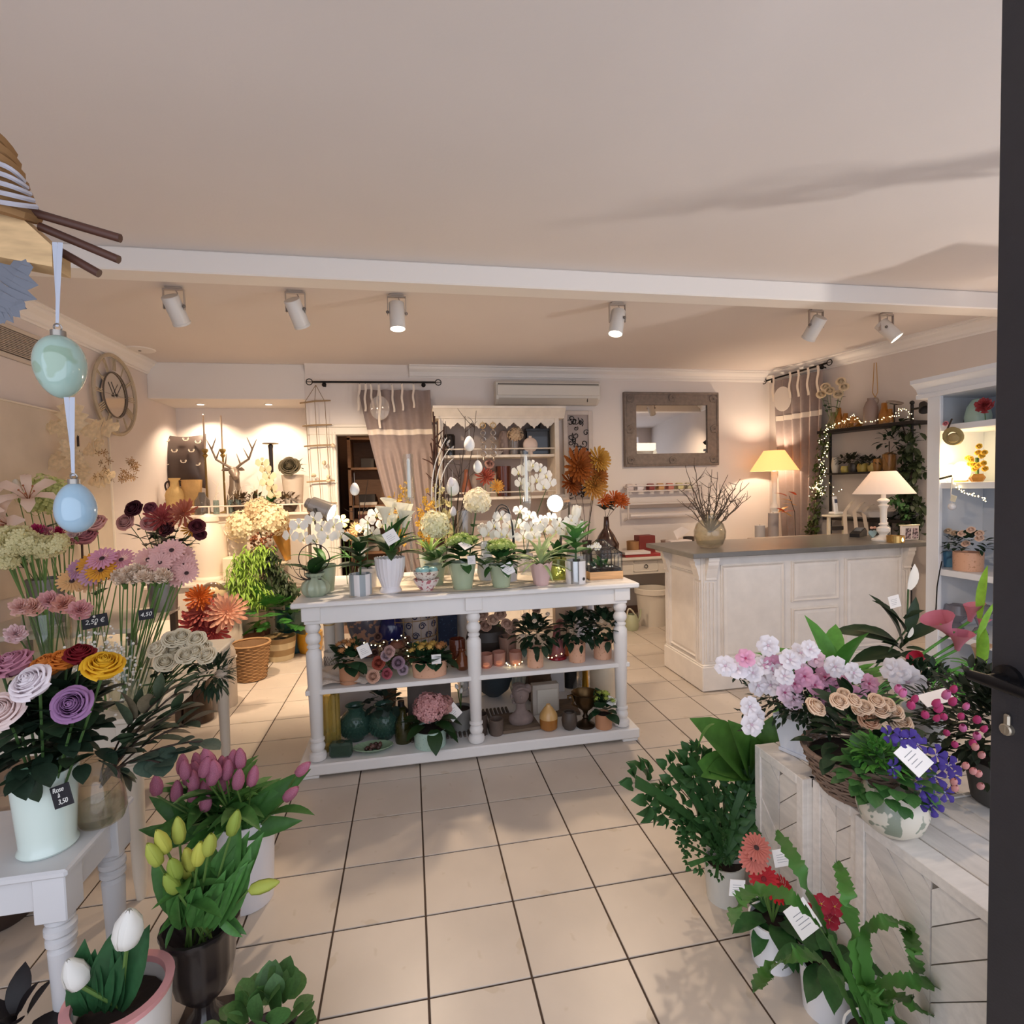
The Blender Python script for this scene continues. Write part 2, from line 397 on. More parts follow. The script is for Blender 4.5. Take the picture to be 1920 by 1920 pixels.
def cut(name, label, cat, group, base, head, me, s, axis=None, sm=None, bend=None, lf=None, nl=0, ls=.08, r=.0025, bname='blossom', spin=None):
    base, head = Vector(base), Vector(head)
    bend = Vector(bend) if bend is not None else V((U(-.02, .02), U(-.02, .02), .02))
    t = thing(name, label, cat, base, 0, group); pts = bez(base, (base+head)/2+bend, head, 6)
    ax = Vector(axis) if axis is not None else (pts[-1]-pts[-2])
    part(t, bname, me, FZ(head, ax, s, U(0, TAU) if spin is None else spin))
    part(t, 'stem', Q(B().tube([p-base for p in pts], r, 6), sm or STEM), T(base))
    for i in range(nl):
        p = pts[U(0, 1) < .5 and 3 or 4] if nl > 1 else pts[4]
        a = U(0, TAU); part(t, 'leaf', lf, FR(p, (math.cos(a), math.sin(a), U(.2, .9)), s=ls*U(.8, 1.2)))
    return t
def pot_prof(rb, rt, h, th=.006, foot=0): return [(0, 0), (rb, 0), (rt, h), (rt-th, h), (rb-th+.001, th+.004), (0, th+.004)]
def potted(name, label, cat, loc, rb, rt, h, mat, group=None, n=24, flute=None, mfn=None, scal=None, prof=None, pname='pot'):
    t = thing(name, label, cat, loc, 0, group)
    b = B().lathe(prof or pot_prof(rb, rt, h), n, flute=flute, mfn=mfn, scal=scal)
    part(t, pname, mesh(pname, b, mat))
    part(t, 'soil', Q(B().lathe([(0, h*.9), (rt*.93, h*.88)], 14), SOIL)); return t
def dome_leaves(t, me, c, n, rad, s, lo=-.1, hi=1.2, name='leaf', tilt=.35, jitter=.3, sub=None):
    c = Vector(c)
    for i in range(n):
        a = i*2.39996+U(-.3, .3); e = lo+(hi-lo)*((i+.5)/n)+U(-.12, .12); d = V((math.cos(a)*math.cos(e), math.sin(a)*math.cos(e), math.sin(e)))
        k = U(1-jitter, 1); p = c+V((d.x*rad[0], d.y*rad[0], d.z*rad[1]))*k
        part(t, name, me, FR(p, (d+V((U(-tilt, tilt), U(-tilt, tilt), U(-tilt, tilt)*.6))), s=s*U(.75, 1.2)))
def foliage(t, src, c, n, rad, s, mat, lo=-.2, hi=1.4, name='foliage', inner=.35, tilt=.6):   # uncountable small leaves, one part
    b = B(); c = Vector(c)
    for i in range(n):
        a = U(0, TAU); e = U(lo, hi); d = V((math.cos(a)*math.cos(e), math.sin(a)*math.cos(e), math.sin(e))); k = U(inner, 1)
        p = c+V((d.x*rad[0], d.y*rad[0], d.z*rad[1]))*k
        b.merge(src, FR(p, d+V((U(-tilt, tilt), U(-tilt, tilt), U(-tilt, tilt))), s=s*U(.7, 1.25)))
    o = part(t, name, mesh(name, b, mat, True, None), Matrix.Identity(4)); o['kind'] = 'stuff'; return o
def dome_flowers(t, me, c, n, rad, s, lo=.1, hi=1.4, name='flower', jitter=.12, view=.35):
    c = Vector(c)
    for i in range(n):
        a = i*2.39996+U(-.3, .3); e = lo+(hi-lo)*((i+.5)/n); d = V((math.cos(a)*math.cos(e), math.sin(a)*math.cos(e), math.sin(e)))
        p = c+V((d.x*rad[0], d.y*rad[0], d.z*rad[1]))*U(1-jitter, 1+jitter*.4)
        part(t, name, me, FZ(p, d+V((0, -view, .2)), s*U(.85, 1.15), U(0, TAU)))
def card(t, p, size, nrm, name='care_tag', spin=.4, stick=True):
    m = FZ(p, nrm, 1, spin); h = size/2
    o = part(t, name, mesh(name, B().box(-h, h, -h, h, -.0008, .0008), M('#f2eeea', .6), False), m, 'white paper care tag')
    b = B()
    for k in range(4): b.box(-h*.6, h*U(.1, .6), h*(.35-k*.28), h*(.39-k*.28), .0008, .0012)
    part(o, 'print', Q(b, M('#8d8f95', .7), False), m, kind='stuff')
    return o
def finish():                                                          # things of a group that look alike are told apart by their order
    ORD = 'first second third fourth fifth sixth seventh eighth ninth tenth eleventh twelfth thirteenth fourteenth fifteenth sixteenth seventeenth eighteenth nineteenth twentieth'.split(); by = {}
    for o in COL.objects:
        if o.get('label') and o.parent is None: by.setdefault(o['label'], []).append(o)
    for lab, os_ in by.items():
        if len(os_) < 2: continue
        def key(o):
            c = [WM[k.name].translation for k in o.children if k.name.split('.')[0] in ('blossom', 'leaf')] or [WM[o.name].translation]; p = c[0]-EYE; return p.dot(CR)/max(p.dot(CF), .1)
        os_.sort(key=key)
        for i, o in enumerate(os_):
            n = len(os_); o['label'] = lab+', '+(ORD[i]+' from the left' if i < (n+1)//2 else ('rightmost' if i == n-1 else ORD[n-1-i]+' from the right'))
# ================================================================== the room
ZC = 3.0; YB = 3.28; XL = -1.99; YF = -3.15
def XR(y): return 5.27+(3.28-y)*.213                                     # the right wall stands at a slant
PLASTER = M('#d8cdc7', .9, var=.03, scale=2, bump=.15, bscale=90); PLASTER_W = M('#e6ddd6', .9, var=.02, scale=2, bump=.1, bscale=90)
TRIMW = M('#e9e3dd', .5); CEILM = M('#dcd3ce', .92, var=.02, scale=1.2, bump=.1, bscale=60)
WPAINT = M('#e8e5e2', .42, var=.03, scale=5); CREAMP = M('#e4dcd0', .5, var=.04, scale=7)
fl = struct('floor', B().box(-2.2,7.2, YF-.6,5.2,-.08,-.004), M('#4a3a2e', .9, var=.2))
TILEM = M('#ccbfb1', .33, var=.06, scale=3.2, rnd=.035, bump=.06, bscale=25, spot='#c3b4a2', sscale=9, sthr=.66)
g = 1/3; tb = B().box(-g/2+.0036, g/2-.0036,-g/2+.0036, g/2-.0036,-.01,0,.0015); tme = Q(tb, TILEM, False)
cand = []; rest = B()
for i in range(-7,21):
    for j in range(-10,15):
        x, y = (i+.5)*g, (j+.5)*g
        if y > 3.2 and not -.2 < x < 1.2: continue
        p = V((x, y, 0)); cand.append((0 if inframe(p, 140) else 1,(p-EYE).length, x, y))
cand.sort(); nt_ = 0
for f0, d, x, y in cand:
    if f0 == 0 and nt_ < 290: part(fl, 'tile', tme, T((x, y, 0)) @ RZ(R.choice((0, PI/2, PI, -PI/2)))); nt_ += 1
    else: rest.merge(tb, T((x, y, 0)))
part(fl, 'tiles_far', Q(rest, TILEM, False), ID, kind='stuff')
struct('ceiling', B().box(-2.2,7.2, YF-.1,5.2, ZC, ZC+.1), CEILM)
struct('trim_1', B().box(-2.05,6.2,.43,.60,2.87, ZC, .008), TRIMW, label='white ceiling beam')
struct('wall_left', B().box(XL-.12, XL, YF, 4.1,0, ZC), PLASTER)
wb = B(); yb2 = YB+.14; wb.box(-.43,-.13, YB, yb2,0, ZC)
wb.box(-.13,.90, YB, yb2,2.23, ZC); wb.box(.90,5.6, YB, yb2,0, ZC)
struct('wall_back', wb, PLASTER_W)
al = B(); al.box(XL, -.43,3.95,4.05,0, ZC); al.box(-.43,-.33, yb2-.01,4.05,0,2.62); al.box(-.43,-.13, YB+.002, YB+.14,2.6, ZC-.001)
struct('wall_alcove', al, PLASTER_W)
struct('trim_2', B().box(XL, -.43, YB, 3.95,2.62, ZC, .004), TRIMW, label='plaster bulkhead over the alcove')
# slanted right wall
wr = B(); n_ = V((1,.213,0)).normalized()*.12
wr.poly([(XR(3.5),3.5,0),(XR(YF), YF, 0),(XR(YF), YF, ZC),(XR(3.5),3.5, ZC)], n_); struct('wall_right', wr, M('#d2c8c1', .9, var=.03, scale=2, bump=.15, bscale=90))
# storefront wall behind the viewer, glazed from side to side
wf = B(); wf.box(-2.1, XL+.25, YF-.15, YF, 0, ZC); wf.box(6.3,6.9, YF-.15, YF, 0, ZC); wf.box(XL+.25,6.3, YF-.15, YF, 2.78, ZC); wf.box(2.1,6.3, YF-.15, YF, 0,.22)
struct('wall_front', wf, PLASTER)
# store room behind the curtain
sr = B(); sr.box(-.325,-.30, yb2,5.1,0, ZC); sr.box(1.9,2.0, yb2,5.1,0, ZC); sr.box(-.325,2.0,5.0,5.1,0, ZC); struct('wall_storeroom', sr, M('#6b4d3a', .9))
# cornices
def cornice(name, a, b_, inward, lab, z=ZC):
    a, b_ = Vector(a), Vector(b_); n = Vector(inward).normalized(); bb = B()
    prof = [(0,-.13),(.012,-.13),(.018,-.118),(.03,-.112),(.03,-.1),(.045,-.07),(.075,-.045),(.085,-.03),(.085,-.02),(.105,-.012),(.105,0),(0,0)]
    pa = [a+n*x+V((0,0, z+h)) for x, h in prof]; bb.poly(pa, b_-a); return struct(name, bb, TRIMW, label=lab)
cornice('trim_3', (.70, YB, 0),(5.2, YB, 0),(0,-1,0), 'moulded cornice along the back wall')
cornice('trim_4', (XR(YB)-.0, YB, 0),(XR(.62),.62,0),(-1,-.213,0), 'moulded cornice along the slanted right wall')
cornice('trim_5', (XL, .62,0),(XL, YB, 0),(1,0,0), 'moulded cornice along the left wall')
struct('trim_6', B().poly([(-.42, YB-.002,2.9),(.70, YB-.002,2.9),(.70, YB-.06,2.985),(.70, YB-.06,3.0),(-.42, YB-.06,3.0)], (0,.001,0)), PLASTER_W)
struct('baseboard_back', B().box(-.43,5.25, YB-.015, YB, 0,.09), M('#8f7263', .6))
# doorway to the store room with its casing
dc = B()
for x0, x1 in ((-.40,-.12),(.90,1.0)):
    dc.box(x0, x1, YB-.03, YB+.02,0,2.30,.004)
    for k in range(4): dc.box(x1-.018-.03*k, x1-.006-.03*k, YB-.042, YB-.028,0,2.26,.003)
dc.box(-.42,1.02, YB-.035, YB+.02,2.23,2.33,.006); dc.box(-.44,1.04, YB-.05, YB+.02,2.31,2.345,.006)
struct('door_1', dc, CREAMP, label='fluted cream door casing')
# entrance door leaf, standing open towards the shop
DX = 1.785; ANTH = M('#2e2c30', .55, var=.06, scale=30, bump=.1, bscale=200)
dl = struct('door_2', B().box(DX, DX+.055,-2.215,-2.12,.01,2.68,.004).box(DX, DX+.055,-3.02,-2.93,.01,2.68,.004), ANTH, label='open anthracite metal entrance door')
def dpart(n, b, m, lab=None, sm=False): return part(dl, n, mesh(n, b, m, sm), ID, lab)
dpart('rail', B().box(DX, DX+.055,-2.93,-2.215,.01,.20,.004), ANTH); dpart('rail', B().box(DX, DX+.055,-2.93,-2.215,2.58,2.68,.004), ANTH)
dpart('kick_panel', B().box(DX+.008, DX+.047,-2.93,-2.215,.2,.62,.004), ANTH)
dpart('rail', B().box(DX, DX+.055,-2.93,-2.215,.60,.70,.004), ANTH)
bd = B()
for y0, y1, z0, z1 in ((-2.228,-2.213,.70,2.58),(-2.93,-2.915,.7,2.58),(-2.93,-2.213,.695,.712),(-2.93,-2.213,2.57,2.585)): bd.box(DX-.006, DX+.061, y0, y1, z0, z1,.003)
dpart('glazing_bead', bd, M('#3b3a40', .35))
dpart('glass_pane', B().box(DX+.02, DX+.03,-2.92,-2.225,.705,2.575), G('#9fb0b8'))
hz = 1.205
hb = B().lathe([(0,0),(.026,0),(.026,.01),(.012,.014),(.012,.05),(0,.05)], 14); hb.xf(T((DX, -2.155, hz)) @ RT(-PI/2,4, 'Y'))
hb.tube([(DX-.05,-2.12, hz),(DX-.05,-2.16, hz),(DX-.052,-2.23, hz-.002),(DX-.046,-2.33, hz-.006)], [.010,.012,.011,.009], 10)
dpart('lever_handle', hb, M('#1d1c1f', .3,.6), 'black lever handle', True)
lk = B().lathe([(0,0),(.0115,0),(.0115,.008),(.009,.010),(0,.010)], 14); lk.box(-.006,.006,-.03,0,0,.008,.003); lk.box(-.001,.001,-.007,.007,.010,.0108)
dpart('lock_cylinder', lk.xf(T((DX, -2.155, hz-.10)) @ RT(-PI/2,4, 'Y') @ RZ(PI/2)), M('#b5aa98', .35,.8), 'brass coloured lock cylinder', True)
dpart('sticker', B().box(DX+.0185, DX+.0195,-2.30,-2.235,1.01,1.07), M('#8fb6cf', .5), 'pale blue opening sticker on the glass')
# ------------------------------------------------------------------ ceiling spots
CANM = M('#d9d5d0', .35, var=.02); CANB = M('#6d655f', .5)
LENS_ON = M('#fff4e0', .4, emit=9); LENS_OFF = M('#8d8680', .3)
def can(px, py, tilt, lit, lab, power, length=.19, cone=1.75):
    p = P(px, py, Z=ZC); p = V((p.x, p.y, ZC)); t = thing('ceiling_spotlight', lab, 'spotlight', p, 0, 'white spotlights on the rear ceiling')
    b = B().box(-.05,.05,-.018,.018,-.012,0,.003); b.box(-.062,.062,-.014,.014,-.022,-.012,.002)
    b.box(-.067,-.061,-.012,.012,-.15,-.012,.002); b.box(.061,.067,-.012,.012,-.15,-.012,.002)
    lp(t, 'bracket', Q(b, M('#b9aea6', .4,.3), False))
    lp(t, 'cable', Q(B().tube(bez((0,0,-.01),(.05,.02,-.05),(-.02,.0,-.09),6),.004,5), M('#a89c92', .6)))
    d = Vector(tilt).normalized(); c = V((0,0,-.13))
    rot = Vector(d).to_track_quat('-Z', 'Y').to_matrix().to_4x4()
    h = lp(t, 'lamp_body', Q(B().lathe([(0,.07),(.052,.07),(.055,.066),(.055,-length+.085),(.0575,-length+.083),(.0575,-length+.07),(.052,-length+.07),(.05,-length+.085),(0,-length+.086)], 24), CANM), c, rot)
    part(h, 'lens', Q(B().lathe([(0,-length+.083),(.05,-length+.082)], 20), LENS_ON if lit else LENS_OFF), WM[h.name], 'glowing lamp face' if lit else None)
    [part(h, 'pivot_screw', SM('pivot_screw', lambda: B().sph((0,0,0),.012,8,5), CANB), WM[h.name] @ T((x, 0,0))) for x in (-.066,.066)]
    if power:
        q = p+c+d*(length-.055); o = lamp('SPOT', 'spot_light', q, power, WARM, None, .04, cone, .75); o.rotation_euler = d.to_track_quat('-Z', 'Y').to_euler()
can(325,538,(.18,.75,-1), False, 'white spotlight nearest the clock wall, turned to the alcove', 230)
can(553,545,(.30,.75,-1), False, 'white spotlight second from the clock wall, aimed at the curtain', 200)
can(743,552,(.02,-.12,-1), True, 'lit white spotlight pointing straight down over the orchids', 120)
can(1157,567,(-.22,-.15,-1), True, 'lit white spotlight above the white hutch side of the display table', 85)
can(1530,580,(-.12,.85,-1), False, 'white spotlight aimed away at the mirror', 75)
can(1662,587,(.42,-.42,-.75), True, 'bright spotlight turned towards the white cabinet, rightmost of all', 190)
for px, py, aim, lab, pw in ((560,-420,(3.7,.6,.75), 'added unseen white spotlight near the storefront, aimed at the counter', 140),(900,-560,(2.0,-1.4,.4), 'added unseen white spotlight nearest the storefront, aimed at the crates', 30)):  # two added spots out of view, to brighten the counter and crates
    q = P(px, py, Z=ZC); can(px, py, Vector(aim)-q, True, lab, pw, .19,.85)
for px, lab in ((376, 'left'),(504, 'right')):
    p = P(px, 758, Z=2.62); p.z = 2.62
    t = thing('recessed_downlight', 'small glowing downlight in the alcove soffit, above the '+('antler cushion' if lab == 'left' else 'black candle holder'), 'downlight', p, 0, 'alcove downlights')
    lp(t, 'trim_ring', Q(B().lathe([(.036,0),(.05,0),(.05,-.006),(.036,-.006),(.036,0)], 20), TRIMW)); lp(t, 'lens', Q(B().lathe([(0,-.002),(.036,-.002)], 16), M('#fff2dd', .4, emit=8)))
    lamp('SPOT', 'downlight_beam', p+V((0,0,-.015)),55, WARM, p+V((0,.08,-1)),.03,2.2,.6)
p = P(262,655, Z=ZC); t = thing('ceiling_plate', 'round flush plate in the ceiling near the wall clock', 'vent', (p.x, p.y, ZC))
lp(t, 'disc', Q(B().lathe([(0,-.012),(.11,-.012),(.125,-.008),(.13,0)], 28), TRIMW)); lp(t, 'hub', Q(B().lathe([(0,-.02),(.012,-.018),(.014,-.011)], 10), CANB))
# ------------------------------------------------------------------ left wall
v0, v1 = P(0,645, X=XL), P(75,722, X=XL)
t = thing('wall_vent', 'long beige slatted air grille high on the left wall', 'vent', (XL, 0,0))
y0, y1, z0, z1 = .55, P(82,700, X=XL).y, 2.56,2.79
b = B()
for a in ((y0, y1, z0, z0+.03),(y0, y1, z1-.03, z1),(y0, y0+.03, z0, z1),(y1-.03, y1, z0, z1)): b.box(0,.022, *a, .003)
lp(t, 'frame', Q(b, M('#c9bcae', .5), False)); lp(t, 'backing', Q(B().box(0,.004, y0, y1, z0, z1), M('#5f5148', .8), False))
sl = Q(B().box(-.002,.012, y0+.03, y1-.03,-.0035,.0035), M('#b5a698', .5), False)
for k in range(13): lp(t, 'slat', sl, (.008,0, z0+.042+k*(z1-z0-.084)/12))
# clock
c0 = P(208,741, X=XL); Rk = (P(208,669,X=XL).z-P(208,814,X=XL).z)/2
t = thing('wall_clock', 'large round cream skeleton clock with roman numerals on the left wall', 'clock', (XL+.02, c0.y, c0.z))
ry = RT(PI/2,4, 'Y'); CLK = M('#b3a48c', .5, var=.08, scale=20)
def ck(n, b, m, lab=None): return lp(t, n, mesh(n, b, m),(0,0,0), ry @ RZ(PI/2), lab)
ck('outer_ring', B().ring((0,0,.02), Rk, .016,48,6), CLK); ck('inner_ring', B().ring((0,0,.02), Rk*.57,.007,40,6), M('#5f5347', .5))
ck('dial', B().lathe([(0,.012),(Rk*.56,.012),(Rk*.56,0),(0,0)], 36), M('#cfc3b4', .08,.85), 'mirrored dial')
hd = B().box(-.004,.004,-.02,.13,.022,.026).xf(RZ(.62)); hm = B().box(-.003,.003,-.02,.15,.028,.031).xf(RZ(-.7)); hb = B().lathe([(0,.035),(.012,.035),(.012,.02)], 10)
ck('hour_hand', hd, M('#2a2422', .5)); ck('minute_hand', hm, M('#2a2422', .5)); ck('hub', hb, M('#2a2422', .5)); ck('seam', B().box(-Rk*.56, Rk*.56,-.002,.002,.012,.014), M('#8d8073', .5))
NUM = ['XII', 'I', 'II', 'III', 'IIII', 'V', 'VI', 'VII', 'VIII', 'IX', 'X', 'XI']
for i, s_ in enumerate(NUM):
    b = B(); x = -.016*(len(s_)-1)*.5*1.1; r0, r1 = Rk*.62, Rk*.94
    for ch in s_:
        if ch == 'I': b.box(x-.004, x+.004, r0, r1,.016,.024)
        elif ch == 'V': b.poly([(x-.012, r1,.016),(x-.005, r1,.016),(x+.003, r0,.016),(x-.003, r0,.016)], (0,0,.008)); b.poly([(x+.012, r1,.016),(x+.006, r1,.016),(x-.003, r0,.016),(x+.003, r0,.016)], (0,0,.008))
        else: b.poly([(x-.013, r1,.016),(x-.006, r1,.016),(x+.013, r0,.016),(x+.006, r0,.016)], (0,0,.008)); b.poly([(x+.013, r1,.016),(x+.006, r1,.016),(x-.013, r0,.016),(x-.006, r0,.016)], (0,0,.008))
        x += .0185
    lp(t, 'numeral', Q(b, CLK, False),(0,0,0), ry @ RZ(PI/2) @ RZ(-TAU*i/12))
# framed canvas leaning on the left wall
a0, a1 = P(2,757, X=XL+.03), P(190,800, X=XL+.03)
t = thing('framed_canvas', 'pale beige framed canvas with faint flourish behind the golden leaves', 'picture', (XL+.004,0,0))
zt = 2.27; yL, yR = .62, P(196,800, X=XL).y
lp(t, 'canvas', Q(B().box(.004,.014, yL, yR, .95, zt), M('#cdbfae', .9, var=.08, scale=3), False))
fb = B()
for a in ((yL-.03, yL, .92, zt+.0),(yR, yR+.012,.92, zt),(yL, yR, zt-.012, zt)): fb.box(0,.03, *a, .003)
lp(t, 'frame', Q(fb, M('#e3d8c8', .5), False))
# ================================================================== display table in the middle
TT, TM_, TB_ = .995,.49,.082
LEGP = [(0,.885),(.026,.885),(.028,.878),(.024,.87),(.036,.862),(.043,.84),(.036,.818),(.026,.81),(.034,.80),(.042,.785),(.042,.768),(.034,.752),(.026,.746),(.036,.738),(.036,.728),(.028,.722),(.032,.714),(.042,.70),(.043,.66),(.034,.22),(.03,.212),(.04,.206),(.04,.196),(.028,.188),(.036,.18),(.042,.16),(.036,.142),(.03,.134),(.046,.122),(.05,.105),(.044,.088),(.03,.082),(0,.082)]
tb = thing('display_table', 'long white turned-leg display table loaded with potted plants mid shop', 'table', (0,0,0))
lp(tb, 'tabletop', Q(B().box(-.0,2.025,.085,1.03,.965, TT, .007), WPAINT, False))
b = B(); b.box(.06,1.96,.13,.15,.865,.966,.003); lp(tb, 'apron', Q(b, WPAINT, False))
b = B(); b.box(.06,1.96,.93,.95,.865,.966,.003); lp(tb, 'apron', Q(b, WPAINT, False))
for x in (.06,1.94): lp(tb, 'apron', Q(B().box(x, x+.02,.15,.93,.865,.966,.003), WPAINT, False))
lme = Q(B().lathe(LEGP, 20).box(-.05,.05,-.05,.05,.885,.966,.003), WPAINT)
for y in (.165,.915):
    for x in (.10,1.005,1.925): lp(tb, 'leg', lme, (x, y, 0))
lp(tb, 'shelf', Q(B().box(.05,1.975,.135,.95, TM_-.028, TM_, .004), WPAINT, False))
b = B().box(0,2.02,.10,1.0,.018, TB_, .008)
lp(tb, 'base', Q(b, WPAINT, False))
fme = Q(B().box(-.05,.05,-.03,.03,0,.02,.004), WPAINT, False)
for x in (.06,1.96):
    for y in (.14,.96): lp(tb, 'foot', fme, (x, y, 0))
# ================================================================== sales counter
KX0, KX1, KY0, KY1 = 2.80,4.72,.705,1.34
KW = M('#e6dfd8', .45, var=.05, scale=9); ZT = 1.075
ct = thing('sales_counter', 'white panelled shop counter with dark grey worktop', 'counter', (KX0, KY0,0))
def cp(n, b, m, lab=None): return part(ct, n, mesh(n, b, m, False), ID, lab)
STONE = M('#6d6a66', .28, var=.08, scale=14)
cp('worktop', B().box(KX0-.10, KX1+.10, KY0-.055, KY1+.12, ZT-.038, ZT, .004), STONE, 'dark grey stone top')
b = B(); b.box(KX0+.035, KX1-.02, KY0+.04, KY1-.02,.03, ZT-.038); cp('carcass', b, KW)
b = B(); b.box(KX0, KX1, KY0, KY1,0.006,.195,.006); b.box(KX0+.008, KX1-.008, KY0+.008, KY1-.008,.19,.21,.008); cp('plinth', b, KW)
def pilaster(x0, x1, y, side=False):
    b = B()
    b.box(x0, x1, y, y+.03,.21, ZT-.038,.003); w = (x1-x0)
    for k in range(3): b.box(x0+w*(.12+.28*k), x0+w*(.30+.28*k), y-.009, y+.01,.23,.84,.003)
    pts = [(0, ZT-.04),(-.055, ZT-.04),(-.055, ZT-.07),(-.045, ZT-.075),(-.045, ZT-.10),(-.03, ZT-.13),(-.012, ZT-.20),(-.016, ZT-.215),(0, ZT-.22)]
    b.poly([(x0+w*.1, y+p, z) for p, z in pts], (w*.8,0,0)); return b
ys = KY0+.022
cp('pilaster', pilaster(KX0+.03, P(1345,1150, Y=ys).x, ys), KW); cp('pilaster', pilaster(P(1690,1150, Y=ys).x, KX1-.03, ys), KW)
def raised(x0, x1, z0, z1, y, n='panel'):
    b = B(); b.box(x0, x1, y-.004, y+.02, z0, z1); k = .022
    vs = [(x0+.006, y-.004, z0+.006),(x1-.006, y-.004, z0+.006),(x1-.006, y-.004, z1-.006),(x0+.006, y-.004, z1-.006),
          (x0+.012, y-.018, z0+.012),(x1-.012, y-.018, z0+.012),(x1-.012, y-.018, z1-.012),(x0+.012, y-.018, z1-.012),
          (x0+k, y-.005, z0+k),(x1-k, y-.005, z0+k),(x1-k, y-.005, z1-k),(x0+k, y-.005, z1-k),
          (x0+k*2, y-.014, z0+k*2),(x1-k*2, y-.014, z0+k*2),(x1-k*2, y-.014, z1-k*2),(x0+k*2, y-.014, z1-k*2)]
    fs = []
    for r in (0,4,8):
        for i in range(4): fs.append((r+i, r+(i+1) % 4, r+4+(i+1) % 4, r+4+i))
    fs.append((12,13,14,15)); b.add(vs, fs); return b
yf = KY0+.034
X_ = lambda px: P(px, 1150, Y=yf).x
cp('panel', raised(X_(1352), X_(1470),.23,.965, yf), KW)
cp('panel', raised(X_(1484), X_(1572),.64,.965, yf), KW); cp('panel', raised(X_(1484), X_(1572),.23,.59, yf), KW)
cp('panel', raised(X_(1583), X_(1688),.23,.965, yf), KW)
b = raised(0, KY1-KY0-.20,.23,.90,0); b.xf(T((KX0+.028, KY1-.09,0)) @ RZ(-PI/2)); cp('panel', b, KW)
b = pilaster(0,.10,0); b.xf(T((KX0+.012, KY0+.13,0)) @ RZ(-PI/2)); cp('pilaster', b, KW)
b = pilaster(0,.07,0); b.xf(T((KX0+.012, KY1-.02,0)) @ RZ(-PI/2)); cp('pilaster', b, KW)
# ================================================================== back desk
dk = thing('wrapping_desk', 'cream desk with ring-pull drawer under the ribbon rack', 'desk', (2.6,2.75,0)); DZ = .77
def dp(n, b, m=CREAMP, lab=None, sm=False, par=None): return part(par or dk, n, mesh(n, b, m, sm), ID, lab)
dp('desktop', B().box(2.45,5.15,2.70, YB-.005, DZ-.03, DZ, .005))
dp('corner_top', B().box(3.95,5.15,2.40,2.70, DZ-.03, DZ, .005)); dp('leg', B().box(4.0,4.06,2.44,2.5,0, DZ-.03,.004)); dp('apron', B().box(2.47,5.1,2.75,2.77, DZ-.20, DZ-.03,.003))
for x in (2.5,4.3,5.04): dp('leg', B().box(x-.03, x+.03,2.76,2.82,0, DZ-.03,.004)); dp('leg', B().box(x-.03, x+.03,3.18,3.24,0, DZ-.03,.004))
q0, q1 = P(1188,1062, Y=2.745), P(1234,1080, Y=2.745)
fr = B(); x0, x1, z0, z1 = q0.x, q1.x, DZ-.17, DZ-.05
for a in ((x0, x1, z0, z0+.012),(x0, x1, z1-.012, z1),(x0, x0+.012, z0, z1),(x1-.012, x1, z0, z1)): fr.box(a[0], a[1], 2.742,2.752, a[2], a[3], .002)
d0 = dp('drawer', B().box(x0+.004, x1-.004,2.745,2.76, z0+.004, z1-.004,.002)); dp('drawer_frame', fr)
dp('ring_pull', B().ring(((x0+x1)/2,2.738,(z0+z1)/2),.02,.004,14,5,(0,1,0)), M('#2b2522', .4,.6), 'black ring pull', True, d0)
# ================================================================== white hutch on the back wall
HX0, HX1, HY0, HY1 = .99,2.33,2.88,3.27
HW = M('#eadfcf', .5, var=.06, scale=10)
hu = thing('white_hutch', 'cream dresser with scalloped valance and open shelves on the back wall', 'cabinet', (1.6,3.0,0))
def hp(n, b, m=HW, lab=None, sm=False): return part(hu, n, mesh(n, b, m, sm), ID, lab)
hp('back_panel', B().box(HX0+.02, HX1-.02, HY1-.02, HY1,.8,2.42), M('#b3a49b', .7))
for x in (HX0, HX1-.05): hp('side', B().box(x, x+.05, HY0, HY1,0,2.42,.004))
b = B(); pf = [(0,2.36),(-.012,2.36),(-.02,2.38),(-.05,2.42),(-.075,2.455),(-.085,2.46),(-.085,2.485),(.38,2.485),(.38,2.36)]
b.poly([(HX0-.06, HY0+y, z) for y, z in pf], (HX1-HX0+.12,0,0)); hp('cornice', b)
b = B(); n = 8; wv = (HX1-HX0-.1)/n
for k in range(n):
    x0 = HX0+.05+wv*k; pts = [(x0, HY0+.01,2.37),(x0+wv, HY0+.01,2.37),(x0+wv, HY0+.01,2.30)]
    for a in range(9):
        u = a/8; zz = 2.245+.06*abs(math.cos(PI*u))**.7+.012*math.cos(u*4*PI); pts.append((x0+wv*(1-u), HY0+.01, zz-.01*(a == 4)))
    pts.append((x0, HY0+.01,2.30)); b.poly(pts[::-1], (0,.015,0))
hp('valance', b)
for z in (1.965,1.50,1.02): hp('shelf', B().box(HX0+.05, HX1-.05, HY0+.02, HY1-.02, z-.03, z, .003))
for z in (2.03,1.55): hp('shelf_rail', B().tube([(HX0+.05, HY0+.03, z),(HX1-.05, HY0+.03, z)], .008,6), HW, None, True)
hp('base_cabinet', B().box(HX0-.03, HX1+.03, HY0-.12, HY1,.05,.96,.005)); hp('counter_board', B().box(HX0-.05, HX1+.05, HY0-.14, HY1,.96,.99,.005))
for k in range(3): hp('door', raised(HX0+.0+.45*k, HX0+.41+.45*k, .12,.9, HY0-.12))
